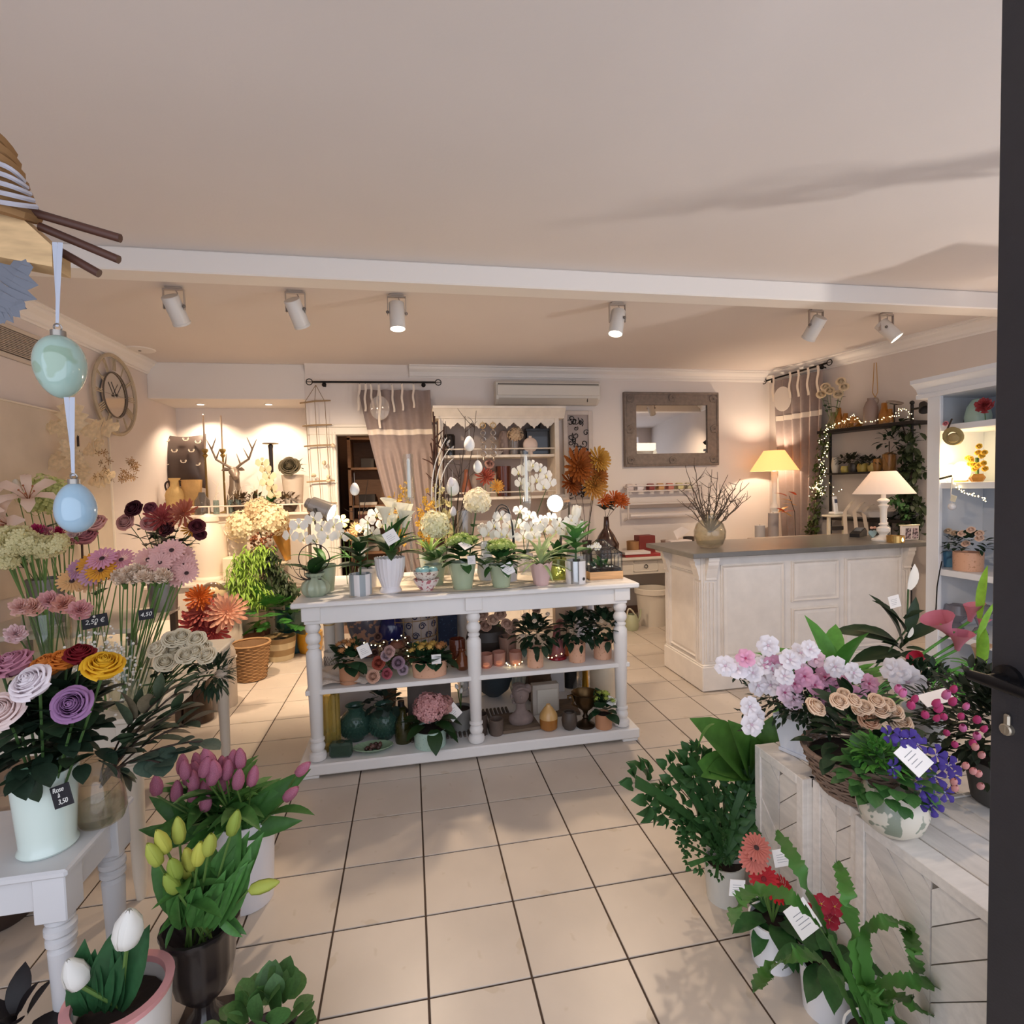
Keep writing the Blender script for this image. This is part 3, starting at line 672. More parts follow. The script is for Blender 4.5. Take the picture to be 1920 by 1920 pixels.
# ================================================================== right-hand cabinet
CX, CY1, CY0 = 4.5,.43,-.75; CZ = 2.21
CW = M('#e9ebef', .45, var=.02)
rc = thing('shelf_cabinet', 'tall white shelf cabinet with moulded crown beside the entrance door', 'cabinet', (CX+.2,0,0))
def rp(n, b, m=CW, lab=None, sm=False): return part(rc, n, mesh(n, b, m, sm), ID, lab)
CD = .50
for y in (CY1-.10, CY0): rp('stile', B().box(CX, CX+.03, y, y+.10,0, CZ, .003))
for y in (CY1-.02, CY0): rp('side', B().box(CX+.03, CX+CD, y, y+.02,0, CZ, .002))
bb_ = B(); w = (CY1-CY0)/9
for k in range(9): rp('back_board', B().box(CX+CD, CX+CD+.015, CY0+k*w+.003, CY0+(k+1)*w-.003,0, CZ, .003), M('#c9cfd8', .6))
b = B(); pf = [(CX+.01, CZ-.02),(CX-.02, CZ-.02),(CX-.02, CZ+.01),(CX-.005, CZ+.018),(CX-.02, CZ+.05),(CX-.06, CZ+.085),(CX-.075, CZ+.09),(CX-.075, CZ+.12),(CX+CD, CZ+.12),(CX+CD, CZ-.02)]
b.poly([(x, CY1+.075, z) for x, z in pf], (0, CY0-CY1-.15,0)); rp('crown', b)
SH = (1.975,1.555,.912,.45)
for z in SH: rp('shelf', B().box(CX+.012, CX+CD, CY0+.02, CY1-.02, z-.045, z, .003))
rp('base', B().box(CX+.006, CX+CD-.004, CY0+.101, CY1-.101,0,.12,.004))
# ================================================================== white side cabinet and rail in the alcove
AX0, AX1, AYF = XL+.01,-.44,3.02
AW = M('#ecdfcf', .5, var=.03); AZ = 1.39
ac = thing('alcove_sideboard', 'cream sideboard filling the alcove, its top ringed by a low rail', 'cabinet', (-1.2,3.2,0))
def ap(n, b, m=AW, lab=None, sm=False): return part(ac, n, mesh(n, b, m, sm), ID, lab)
ap('body', B().box(AX0+.02, AX1-.03,3.30,3.93,0, AZ-.03)); ap('top', B().box(AX0, AX1,3.22,3.94, AZ-.03, AZ, .006))
for k in range(3): ap('door', raised(AX0+.03+.5*k, AX0+.5+.5*k, .55, AZ-.08,3.296))
rl = B().tube([(AX0+.15,3.26, AZ+.085),(AX1-.02,3.26, AZ+.085)], .008,6)
ap('rail', rl, AW, None, True)
for k in range(8): ap('rail_post', B().box(AX0+.15+k*.185, AX0+.165+k*.185,3.252,3.268, AZ, AZ+.085,.002))
# ================================================================== plinth tiers in front of the sideboard and the side tables on the left
b = B(); pl = thing('white_plinth', 'low cream plinth carrying the tall white jar', 'plinth', (-1.35,2.75,0))
part(pl, 'block', Q(B().box(-1.75,-.95,2.5,3.05,0,.74,.006), AW, False), ID); part(pl, 'top', Q(B().box(-1.78,-.92,2.46,3.08,.74,.77,.005), AW, False), ID)
def turned_table(name, lab, x0, x1, y0, y1, z, legs, mat=WPAINT, r=.034, group=None):
    t = thing(name, lab, 'table', ((x0+x1)/2,(y0+y1)/2,0),0, group)
    def tp(n, b, sm=False, loc=None): return part(t, n, mesh(n, b, mat, sm), ID if loc is None else T(Vector(loc)))
    tp('tabletop', B().box(x0, x1, y0, y1, z-.022, z, .006)); ins = .03
    tp('apron', B().box(x0+ins, x1-ins, y0+ins, y0+ins+.018, z-.12, z-.022,.002)); tp('apron', B().box(x1-ins-.018, x1-ins, y0+ins, y1-ins, z-.12, z-.022,.002))
    tp('apron', B().box(x0+ins, x1-ins, y1-ins-.018, y1-ins, z-.12, z-.022,.002))
    h = z-.022; k = h/.56
    pf = [(0,0),(r*.5,0),(r*.55,.02),(r*.72,.10),(r*.95, h-.22),(r*.7, h-.21),(r*1.05, h-.20),(r*1.05, h-.187),(r*.8, h-.18),(r*1.1, h-.17),(r*1.1, h-.155),(r*.8, h-.147),(r*1.02, h-.138),(r*.8, h-.13),(r*.8, h-.12),(0, h-.12)]
    me = Q(B().lathe(pf, 18).box(-r*1.15, r*1.15,-r*1.15, r*1.15, h-.125, h, .003), mat)
    for x, y in legs: part(t, 'leg', me, T((x, y, 0)))
    return t
Z1 = .62
c1, c2 = P(122,1632, Z=Z1), P(253,1490, Z=Z1)
T1X, T1Y0, T1Y1 = (c1.x+c2.x)/2, c1.y, c2.y
turned_table('side_table', 'small white turned-leg table under the rose vases, nearest the entrance', T1X-.72, T1X, T1Y0, T1Y1, Z1, [(T1X-.05, T1Y0+.05),(T1X-.05, T1Y1-.05),(T1X-.67, T1Y0+.05),(T1X-.67, T1Y1-.05)], M('#cfcecf', .4, var=.03))
Z2 = .75; T2X = -.385
turned_table('flower_table', 'white plank table holding the gerbera glasses at the left', T2X-1.3, T2X, -.72,.42, Z2, [(T2X-.06,-.66),(T2X-.06,.36),(T2X-1.24,-.66),(T2X-1.24,.36)], M('#e2d8c8', .5, var=.05, grain=(1,9,1)))
Z3 = .55
turned_table('low_table', 'low white table with turned leg behind the milk can', -1.75,-.93,1.15,2.0, Z3, [(-.99,1.23),(-.99,1.92),(-1.69,1.23),(-1.69,1.92)], M('#e6dccd', .5))
# ================================================================== chevron crates on the right
CRW = M('#ece5dd', .8, var=.07, scale=5, grain=(3,14,14)); CRW2 = M('#e4dcd3', .8, var=.08, grain=(14,3,14))
def clip(poly, a, b_, c_):                                              # keep a*u+b*v<=c
    out = []
    for i in range(len(poly)):
        p, q = poly[i], poly[(i+1) % len(poly)]; dp_, dq = a*p[0]+b_*p[1]-c_, a*q[0]+b_*q[1]-c_
        if dp_ <= 0: out.append(p)
        if dp_*dq < 0: t_ = dp_/(dp_-dq); out.append((p[0]+t_*(q[0]-p[0]), p[1]+t_*(q[1]-p[1])))
    return out
def crate(lab, x0, x1, y0, y1, z):
    t = thing('chevron_crate', lab, 'crate', ((x0+x1)/2,(y0+y1)/2,0),0, 'whitewashed wooden crates')
    def kp(n, b, m): return part(t, n, mesh(n, b, m, False), ID)
    kp('core', B().box(x0+.012, x1-.012, y0+.012, y1-.012,.01, z-.02), M('#8d847a', .9)); f = .032
    for a in ((y0, y0+f, .0, z),(y1-f, y1,0, z),(y0+f, y1-f, z-f, z),(y0+f, y1-f, 0, f)): kp('frame_board', B().box(x0, x0+.018, *a, .002), CRW)
    for a in ((x0+.018, x0+.018+f, 0, z),(x1-f, x1,0, z),(x0+f, x1-f, z-f, z)): kp('frame_board', B().box(a[0], a[1], y0, y0+.016, a[2], a[3], .002), CRW)
    def planks(L, Hh, place):
        w = .072; k = 0
        for side in (0,1):
            u0, u1 = (0, L/2) if side == 0 else (L/2, L)
            sg = 1 if side == 0 else -1
            for i in range(-14,15):
                pl_ = [(u0+.0015,0),(u1-.0015,0),(u1-.0015, Hh),(u0+.0015, Hh)]; s2 = math.sqrt(.5)
                c_ = i*w+(0 if side == 0 else L*s2)
                pl_ = clip(pl_, s2*sg, s2,(c_+w-.003 if side == 0 else c_+w-.003)); pl_ = clip(pl_, -s2*sg, -s2,-(c_)) if pl_ else pl_
                if len(pl_) > 2 and abs(sum(pl_[q][0]*pl_[(q+1) % len(pl_)][1]-pl_[(q+1) % len(pl_)][0]*pl_[q][1] for q in range(len(pl_)))) > 4e-4:
                    kp('plank', place(pl_, U(.0,.003)), CRW2 if (i+side) % 3 else CRW)
    planks(y1-y0-2*f, z-2*f, lambda q, e: B().poly([(x0+.008-e, y0+f+u, f+v) for u, v in q], (.008,0,0)))
    for k in range(int((x1-x0)/.085)):
        kp('top_board', B().box(x0+.002+k*.085, min(x1, x0+.083+k*.085), y0+.017, y1-.001, z-.014, z+U(-.001,.001),.002), CRW2 if k % 2 else CRW)
    return t
ZK = .60
crate('whitewashed chevron crate under the white azalea pot, farthest from the door', 1.915,2.36,-1.44,-1.185, ZK)
crate('whitewashed chevron crate under the wicker rose basket', 1.95,2.37,-1.630,-1.441, ZK-.002)
crate('widest whitewashed chevron crate under the campanula bowl, nearest the door', 1.935,2.75,-2.1,-1.632, ZK-.004)
# ================================================================== plants and pots along the front of the display table
SAGE = M('#a9b49a', .3, var=.06, scale=12, coat=.3); SAGE2 = M('#b4c2a6', .28, coat=.3); MINT = M('#b9cbbb', .3, coat=.2)
WCER = M('#ebe7ea', .25, coat=.4); PINKC = M('#dcb9b4', .3, coat=.3); PEACH = M('#dba98a', .45, spot='#b98560', sscale=70, sthr=.64); TERRA = M('#c08a66', .6, var=.05)
FLORAL = M('#e9dcd6', .3, coat=.3, spot='#b86a72', sscale=45, sthr=.57)
ORC = SM('orchid_flower', B_orchid, [WHITEB, M('#e7d98c', .6)]); HYD = lambda hx, n=90: SM('hydrangea_%d' % n, lambda: B_hydrangea(n), pet(hx))
ROSE = lambda hx, op=1.0, sd=1: SM('rose_%g_%d' % (op, sd), lambda: B_rose(op, sd), pet(hx)); CALLA = SM('calla', B_calla, [pet('#f4f0dc'), M('#e5c94a', .6)])
def on(px, py, Z=TT): return P(px, py, Z=Z)
def orchid_spray(t, pts, s=.035, n=8, up=(0,-1,.1), name='flower'):
    pts = bez(*pts, 14); part(t, 'spray_stem', Q(B().tube([p for p in pts], .003,5), DSTEM), ID)
    for i in range(n):
        p = pts[6+int(8*i/n)]+V((U(-.03,.03), U(-.03,.01), U(-.03,.02))); d = V((U(-.5,.5),-1, U(-.1,.35)))
        part(t, name, ORC, FZ(p, d, s*U(.85,1.15), U(-.3,.3)))
# 1 orchid in pouch pot
p = on(592,1117); G1 = 'pots along the front of the display table'
t = potted('potted_orchid', 'white orchid on a wire hoop in a pinched sage pouch pot', 'potted plant', p, .045,.05,.13, SAGE, None, 60,(10,.07), prof=[(0,0),(.05,0),(.072,.02),(.078,.05),(.068,.08),(.04,.103),(.038,.108),(.054,.135),(.05,.136),(.034,.108),(.03,.02),(0,.02)])
lf = LF(DG, .5,.35)
for d in ((-1,-.1,.8),(.6,-.3,.9),(.9,.2,.5),(-.7,.5,.4),(.2,-.6,1.0)): part(t, 'leaf', lf, FR(p+V((0,0,.13)), d, s=U(.15,.19)))
lp(t, 'wire_hoop', Q(B().ring((0,0,.22),.085,.003,28,5,(0,1,.1)), BRANCH))
tw = B()
for k in range(5):
    a = (-.04+.02*k, -.03,.10); c = (-.16+.04*k, -.05+.02*k, .17+.03*(k % 2)); tw.tube(bez(a, (-.09,-.05,.10), c, 4), [.004,.0035,.003,.002,.0015], 4)
lp(t, 'twig', Q(tw, BRANCH), kind='stuff')
q = P(575,1010, Y=p.y)
for c in ((560,985),(588,972),(605,990),(572,1010),(545,1005),(615,1005),(596,1012),(628,985),(640,1005)):
    c = P(*c, Y=p.y+U(-.03,.05)); part(t, 'flower', ORC, FZ(c, (U(-.6,.3),-1,.2),.052, U(-.3,.3)))
part(t, 'spray_stem', Q(B().tube(bez(p+V((0,0,.12)), p+V((.05,.03,.34)), q, 8),.003,5), DSTEM), ID)
# 2 ribbed sage pot behind it
p = on(612,1108)
t = potted('potted_lily', 'tall ribbed pale sage pot with arching green leaves behind the pouch pot', 'potted plant', p, .045,.062,.165, SAGE2, None, 32,(16,.02))
dome_leaves(t, LF(BG, .22,.5), p+V((0,0,.16)),8,(.03,.03),.17,.5,1.3, tilt=.3)
# 3 clusia in striped pot
STRIPE = [M('#e9e4e2', .35), M('#9fa7ab', .35)]
def striped(name, lab, px, py, rb, h, stripe=STRIPE, n=24, mod=4):
    p = on(px, py); t = potted(name, lab, 'potted plant', p, rb, rb*1.03, h, stripe, None, n*2, None, lambda i, j: (i//mod) % 2); return t, p
t, p = striped('potted_rubber_plant', 'dark-leaved clusia in a grey and white striped pot', 677,1115,.063,.125)
def clusia(t, p, h0, hs, s, m=DG, w=.62):
    part(t, 'stem', Q(B().tube([(0,0, h0*.9),(.004,0, h0+hs*.5),(0,0, h0+hs)], .006,6), DSTEM))
    lf = LF(m, w, .12,.25,.9)
    for k in range(5):
        for sd in (0, PI):
            a = k*1.45+sd+.4; z = h0+hs*(.28+.18*k); e = .25+.22*k
            part(t, 'leaf', lf, FR(p+V((0,0, z)),(math.cos(a), math.sin(a), e), s=s*U(.85,1.1)))
clusia(t, p, .12,.16,.13)
# 4 calla in fluted vase
p = on(733,1110)
t = potted('potted_calla', 'white calla lilies in a fluted white footed vase with paper tag', 'potted plant', p, .06,.088,.205, WCER, None, 44,(22,.022), scal=(22,.006,.19), prof=[(0,0),(.062,0),(.064,.012),(.052,.035),(.056,.05),(.076,.10),(.086,.16),(.088,.205),(.083,.204),(.07,.1),(.04,.05),(0,.05)])
dome_leaves(t, LF(DG, .42,.45,.15), p+V((0,0,.2)),13,(.05,.10),.19,.3,1.35, tilt=.45)
cl = LF(BG, .12,.1)
for px, py in ((735,940),(752,948),(722,955),(768,950),(740,970),(757,962)):
    q = P(px, py+26, Y=p.y+U(-.05,.05)); part(t, 'flower_stem', Q(B().tube(bez(p+V((0,0,.2)),(p+q)/2+V((0,0,.08)), q, 6),.005,6), BG), ID)
    part(t, 'flower', CALLA, FZ(q, (U(-.3,.3),-.35,1),.10, U(-.6,.6)))
card(t, P(733,1007, Y=p.y-.12),.075,(.1,-1,.15), spin=.5)
# 5 stacked bowls with eggs
p = on(800,1108)
bw = [(0,0),(.035,0),(.036,.008),(.07,.05),(.078,.075),(.073,.075),(.065,.05),(.03,.014),(0,.014)]
solo('floral_bowl', 'lower of two stacked rose-patterned bowls beside the white fluted vase', 'bowl', Q(B().lathe(bw, 28), FLORAL), p, 'stacked floral bowls')
solo('floral_bowl', 'upper of two stacked rose-patterned bowls, holding blue eggs', 'bowl', Q(B().lathe(bw, 28), M('#e6ddd0', .3, coat=.3, spot='#8f6a62', sscale=48, sthr=.58)), p+V((0,0,.048)), 'stacked floral bowls')
EGG = lambda: B().lathe([(.5*math.sin(a)*(1-.18*math.cos(a)*-1),-.68*math.cos(a)) for a in [PI*i/12 for i in range(13)]], 16)
em = Q(EGG(), M('#8fbcbc', .35, spot='#6f9a98', sscale=60, sthr=.62))
for k, (dx, dy) in enumerate(((-.04,-.02),(.04,-.02),(.0,.03),(-.01,-.045))): solo('blue_egg', 'pale blue egg lying in the floral bowl', 'egg', em, T(p+V((dx, dy, .125))) @ RT(PI/2-.2,4,(U(-1,1), U(-1,1),0)) @ SC(.046), 'blue eggs in the floral bowl')
# spider plant pot behind the bowls
p = on(808,1088)
t = potted('spider_plant', 'young striped spider plant in a pale floral pot behind the stacked bowls', 'potted plant', p, .055,.075,.18, M('#c6d0c4', .35, spot='#e7d6a0', sscale=40, sthr=.6), None, 24)
sp = SM('striped_blade', lambda: B_leaf(.11,.5,.25,7,1.0), [leafm('#8fae62')])
def blades(t, c, n, s, me=sp, lo=.3, hi=1.4, tilt=.25): dome_leaves(t, me, c, n, (.015,.01), s, lo, hi, 'blade', tilt)
blades(t, p+V((0,0,.17)),16,.19, lo=.7)
# 6,7 kalanchoe in sage pots
KLF = LF(MG, .8,.3,.1); BUD = SM('bud_cluster', lambda: B_hydrangea(26,9,.6,.2), leafm('#9fb562'))
def kalanchoe(t, p, h, n, rad, lsz, buds, bs=.03, bm=None, lm=None):
    dome_leaves(t, lm or KLF, p+V((0,0, h+rad*.12)), int(n*1.5),(rad*.55, rad*.6), lsz, -.35,1.25, tilt=.5, jitter=.5)
    for i in range(buds):
        a = i*2.4; r = rad*.62*math.sqrt((i+.5)/buds); part(t, 'bud_cluster', bm or BUD, FZ(p+V((r*math.cos(a), r*math.sin(a), h+rad*(1.12-.45*(r/rad)**2)+U(-.012,.012))),(math.cos(a)*.4, math.sin(a)*.4,1), bs*U(.8,1.2), U(0,6)))
p = on(868,1104); GLZ = M('#aebb9c', .2, coat=.5)
t = potted('potted_kalanchoe', 'budding kalanchoe in a tall flared sage pot with tag, middle of the table', 'potted plant', p, .055,.085,.165, GLZ)
kalanchoe(t, p, .165,22,.13,.095,15,.036); card(t, P(872,1022, Y=p.y-.1),.06,(.2,-.6,.8)); card(t, P(884,1050, Y=p.y-.11),.05,(-.6,-1,.1), spin=.1)
p = on(940,1101)
t = potted('potted_kalanchoe', 'budding kalanchoe in a scalloped sage pot with tilted price tag', 'potted plant', p, .05,.075,.135, GLZ, None, 32, scal=(10,.008,.12))
kalanchoe(t, p, .135,24,.125,.085,17,.033); card(t, P(952,1067, Y=p.y-.1),.068,(-.1,-1,.1), spin=.45)
# 8 spider plant in pink scalloped pot
p = on(1015,1096)
t = potted('spider_plant', 'striped spider plant in a pink scalloped pot', 'potted plant', p, .045,.072,.13, PINKC, None, 40,(10,.025), scal=(10,.012,.11))
blades(t, p+V((0,0,.12)),26,.22, SM('cream_blade', lambda: B_leaf(.11,.55,.25,7,1.0), [leafm('#a9bd86')]),.25,1.4)
# 9 green glass pot behind
p = on(1047,1086); t = thing('glass_planter', 'olive green glass planter with fairy lights behind the pink pot', 'planter', p)
lp(t, 'glass', Q(B().lathe(pot_prof(.05,.055,.14,.004),24), G('#c9cf7a', .9,.25))); lp(t, 'filling', Q(B().lathe([(0,.13),(.046,.12),(.046,.09),(0,.09)], 14), SOIL))
dome_leaves(t, LF(MG, .4,.3), p+V((0,0,.13)),8,(.03,.03),.14,.5,1.3)
FL = M('#ffe9b0', .4, emit=9); fl_me = Q(B().sph((0,0,0),.0038,6,4), FL)
def fairy(name, lab, pts, n, spread=.03, group=None):
    pts = [Vector(q) for q in pts]; t = thing(name, lab, 'fairy lights', pts[0], 0, group); path = []
    for i in range(len(pts)-1):
        for k in range(8): path.append(pts[i].lerp(pts[i+1], k/8)+V((U(-1,1), U(-1,1), U(-.4,.6)))*spread)
    path.append(pts[-1]); part(t, 'wire', Q(B().tube(path, .0009,4), M('#b9a46a', .4,.6)), ID)
    for i in range(n):
        x = i/(n-1)*(len(path)-1); a = int(min(x, len(path)-2)); part(t, 'bulb', fl_me, T(path[a].lerp(path[a+1], x-a)))
    return t
fairy('fairy_lights', 'warm fairy lights coiled in the olive glass planter', [p+V((-.03,-.02,.03)), p+V((.03,-.03,.06)), p+V((-.02,-.03,.08))], 14,.015)
# 10 clusia in silver striped pot
t, p = striped('potted_rubber_plant', 'pale-edged clusia in a silver striped pot with a black round sticker', 1080,1092,.066,.14, [M('#e6e2e0', .3), M('#b1b1b0', .18,.85)], 24,6)
clusia(t, p, .135,.17,.135, leafm('#4d8040')); lp(t, 'sticker', Q(B().ring((0,0,0),.008,.0022,16,4,(0,1,0)).box(-.003,.003,-.001,.001,-.004,.004), M('#232124', .5)),(.032,-.0600,.03), RZ(.5))
# white magnolia bud stems right of it
# 11 terrarium
p0 = P(1104,1088, Z=TT); tx0, tx1, ty0, ty1 = p0.x+.012, p0.x+.225, p0.y+.0, p0.y+.19; zb = TT+.05
t = thing('glass_terrarium', 'small black-framed glass house terrarium on a wooden block, right end of the table', 'terrarium', ((tx0+tx1)/2,(ty0+ty1)/2, TT))
WOODP = M('#d9aa78', .6, var=.14, grain=(2,10,22)); BLKM = M('#1e1b1a', .4,.5)
part(t, 'wood_base', Q(B().box(tx0-.006, tx1+.006, ty0-.006, ty1+.006, TT, zb, .003), WOODP, False), ID)
zw = zb+.115; cxm, cym = (tx0+tx1)/2,(ty0+ty1)/2; fr = B(); rr = .0028
crn = [(tx0, ty0),(tx1, ty0),(tx1, ty1),(tx0, ty1)]; rin = .035; z2 = zw+.03; z3 = z2+.05
up_ = [(tx0+rin, ty0+rin),(tx1-rin, ty0+rin),(tx1-rin, ty1-rin),(tx0+rin, ty1-rin)]; u3 = [(cxm+sx*.02, cym+sy*.02) for sx, sy in ((-1,-1),(1,-1),(1,1),(-1,1))]
def rod(a, b_): part(t, 'frame_bar', Q(B().tube([a, b_], rr, 4), BLKM, False), ID)
for i in range(4):
    a, b_ = crn[i], crn[(i+1) % 4]; c_, d_ = up_[i], up_[(i+1) % 4]; e_ = u3[i]; g_ = u3[(i+1) % 4]
    rod((*a, zb),(*b_, zb)); rod((*a, zw),(*b_, zw)); rod((*a, zb),(*a, zw)); rod((*a, zw),(*c_, z2)); rod((*c_, z2),(*d_, z2)); rod((*c_, z2),(*e_, z3)); rod((*e_, z3),(*g_, z3))
    for k in (1,2):
        m_ = ((a[0]*(3-k)+b_[0]*k)/3,(a[1]*(3-k)+b_[1]*k)/3); rod((*m_, zb),(*m_, zw))
    part(t, 'pane', Q(B().add([(*a, zb),(*b_, zb),(*b_, zw),(*a, zw)], [(0,1,2,3)]), G('#eef4ee'), False), ID); part(t, 'pane', Q(B().add([(*a, zw),(*b_, zw),(*d_, z2),(*c_, z2)], [(0,1,2,3)]), G('#eef4ee'), False), ID); part(t, 'pane', Q(B().add([(*c_, z2),(*d_, z2),(*g_, z3),(*e_, z3)], [(0,1,2,3)]), G('#eef4ee'), False), ID)
part(t, 'soil', Q(B().box(tx0+.004, tx1-.004, ty0+.004, ty1-.004, zb, zb+.02), SOIL, False), ID)
for k in range(12): part(t, 'leaf', LF(MG, .5,.3), FR((U(tx0+.05, tx1-.05), U(ty0+.04, ty1-.05), zb+.02),(U(-.6,.6), U(-.6,.6),1), s=U(.05,.085)))
for k in range(5): part(t, 'pebble', SM('pebble', lambda: B().sph((0,0,0),1,8,5,(1,.8,.6)), M('#e8e4dc', .6)), T((U(tx0+.03, tx1-.03), U(ty0+.02, ty0+.06), zb+.026)) @ SC(.009))
for k in range(6): part(t, 'flower', ORC, FZ((cxm-.07+U(-.03,.05), cym-.06, zw+.03+U(-.01,.05)),(0,-1,.3),.02,0))
# cloth runner
rn = B().grid(lambda u, v: (.30+1.45*u, .17+.035*math.sin(u*9)*(1-v)+.62*v, TT+.002+.004*abs(math.sin(u*23+v*6))*(.4+.6*math.sin(u*7)**2)),60,8)
solo('table_runner', 'crinkled cream linen runner lying under the pots', 'cloth', Q(rn, M('#e0d3c1', .95, var=.05, scale=40, bump=.3, bscale=300)), ID)
# ================================================================== second and third rows on the display table
CLEAR = G('#f3f6f4')
SILV = M('#c9c5bf', .22,.9)
def spot_lamp(lab, px, py, aimv, Y):
    c = P(px, py, Y=Y); t = thing('silver_spot_lamp', lab, 'spotlight', (c.x, c.y, TT+.003),0, 'silver spot lamps on the display table'); d = Vector(aimv).normalized(); rot = d.to_track_quat('-Z', 'Y').to_matrix().to_4x4()
    h = part(t, 'lamp_body', Q(B().lathe([(0,.085),(.032,.085),(.035,.08),(.035,.06),(.05,.055),(.055,.05),(.06,-.075),(.063,-.078),(.063,-.09),(.057,-.09),(.053,-.07),(0,-.06)], 28), SILV), T(c) @ rot)
    part(h, 'lens', Q(B().lathe([(0,-.086),(.057,-.085)], 24), M('#fffaf0', .3, emit=16)), T(c) @ rot, 'glowing white lens')
    w = c.z-TT-.003; side = rot @ V((.07,0,0))
    part(t, 'stand', Q(B().tube([c-V((0,0,.13)),(c.x, c.y, TT+.02)], .008,8).merge(B().lathe([(0,0),(.06,0),(.06,.012),(.02,.02),(0,.02)], 20), T((c.x, c.y, TT+.003))), M('#4c4744', .4,.6)), ID)
    yk = B(); yk.tube([c+side, c+side*.9-V((0,0,.10)), c-V((0,0,.13)), c-side*.9-V((0,0,.10)), c-side], .007,6); part(t, 'yoke', Q(yk, M('#6d6660', .35,.7)), ID)
    o = lamp('SPOT', 'spot_lamp_beam', c+d*.10,22, SOFT, None, .04,1.5,.5); o.rotation_euler = d.to_track_quat('-Z', 'Y').to_euler(); return t
spot_lamp('silver spot lamp tilted down to the right, at the curtain end of the table', 598,952,(.95,-.25,-.42),.62)
spot_lamp('silver spot lamp facing the entrance with dazzling lens, right of the orchids', 1050,942,(-.75,-.95,-.05),.62)
def hurricane(lab, px, pyb, pyt, Y, ht):
    p = P(px, pyt, Y=Y); x, y = p.x, p.y; zt = p.z; t = thing('candle_hurricane', lab, 'candle holder', (x, y, TT+.003),0, 'tall glass hurricanes with white candles')
    h = zt-TT; s0 = h-ht
    b = B().lathe([(0,0),(.055,0),(.056,.006),(.012,.02),(.010, s0*.5),(.02, s0*.6),(.012, s0*.8),(.03, s0),(.034, s0+.012),(0, s0+.012)], 20); lp(t, 'glass_stem', Q(b, G('#e6eef2', 1.0,.06)))
    lp(t, 'chimney', Q(B().lathe([(.034, s0+.0),(.035, s0+.05),(.034, s0+ht),(.0325, s0+ht),(.033, s0+.05),(.032, s0+.0)], 24), CLEAR))
    cn = B().lathe([(0, s0+.012),(.012, s0+.012),(.0105, s0+ht*.86),(.006, s0+ht*.9),(0, s0+ht*.9)], 14); c_ = lp(t, 'candle', Q(cn, M('#f3f0ec', .4))); part(c_, 'wick', Q(B().tube([(0,0, s0+ht*.9),(.001,0, s0+ht*.92)], .001,4), BLKM), WM[c_.name]); return t
hurricane('tall glass hurricane with white candle in front of the curtain', 765,0,852,.66,.30)
hurricane('tall glass hurricane with white candle in front of the hutch', 985,0,845,.62,.36)
# white hydrangea ball plants
def hyd_vase(lab, px, py, Y, r, hx, base, kind='glass'):
    c = P(px, py, Y=Y); t = cut('hydrangea_stem', lab, 'flower', None, base, c, HYD(hx, 130), r, (0,-.25,1), DSTEM, (0,0,0), LF(MG, .7,.3),3,.1,.005); return t
c1 = P(868,1000, Y=.52); vz = c1.z
def glass_vase(name, lab, x, y, z, prof, m=None, group=None, n=24, water=None, cat='vase', flute=None):
    t = thing(name, lab, cat, (x, y, z),0, group); lp(t, 'glass', Q(B().lathe(prof, n, flute=flute), m or CLEAR))
    if water: lp(t, 'water', Q(B().lathe([(0,.006),(water[0], .006),(water[0], water[1]),(0, water[1])], n), G('#dfe4d2', .9)))
    return t
def cyl(r, h, th=.004): return [(0,0),(r, 0),(r, h),(r-th, h),(r-th, .006),(0,.006)]
xv = P(872,1000, Y=.50).x
glass_vase('cylinder_vase', 'clear cylinder vase with dark stems under the big white hydrangea', xv, .50, TT+.004, cyl(.05, P(872,958, Y=.5).z-TT), water=(.045,.12))
hyd_vase('large creamy hydrangea ball standing before the hutch', 895,940,.50,.085, '#f1ead2', (xv, .5, TT+.02))
for k, (px, py) in enumerate(((846,905),(850,960))):
    cut('white_tulip', 'white tulip rising from the clear cylinder vase', 'flower', 'white tulips in the cylinder vase', (xv+.01*k-.01,.50, TT+.02), P(px, py+8, Y=.47), SM('tulip_head', B_tulip, pet('#f3eef0')),.062,(0,-.1,1), DSTEM, (-.05,0,.02))
p = P(815,1062, Y=.42); t = potted('potted_hydrangea', 'pale green white hydrangea behind the spider plant', 'potted plant', (p.x, .42, TT+.004),.05,.07,.13, SAGE2)
part(t, 'flower', HYD('#eceac9', 130), FZ(P(815,985, Y=.42),(0,-.3,1),.088)); dome_leaves(t, LF(MG, .7,.3), V((p.x, .42, TT+.14)),10,(.05,.05),.11,.2,1.2)
# white phalaenopsis orchids in the second row
def orchid(lab, px, pyb, Y, sprays, pot=SAGE2, s=.052, lm=None):
    p = P(px, 1090, Y=Y); p = V((p.x, Y, TT+.004)); t = potted('potted_orchid', lab, 'potted plant', p, .05,.06,.12, pot)
    for d in ((-1,-.3,.5),(1,-.3,.5),(.3,-.9,.7),(-.5,.7,.4)): part(t, 'leaf', lm or LF(DG, .42,.4), FR(p+V((0,0,.12)), d, s=.17))
    for pts in sprays:
        q = [P(x, y, Y=Y+U(-.05,.03)) for x, y in pts]; st = [p+V((0,0,.1))]+q
        part(t, 'spray_stem', Q(B().tube(bez(st[0], (st[0]+q[0])/2+V((0,.02,.06)), q[0], 6),.003,5), DSTEM), ID)
        for c in q: part(t, 'flower', ORC, FZ(c+V((0,-.01,0)),(U(-.45,.45),-1, U(0,.35)), s*U(.9,1.1), U(-.3,.3)))
    return t
orchid('white phalaenopsis in the second row, left of the calla vase', 690,0,.48, [[(690,978),(706,965),(718,985),(698,1000),(680,990)]], WCER)
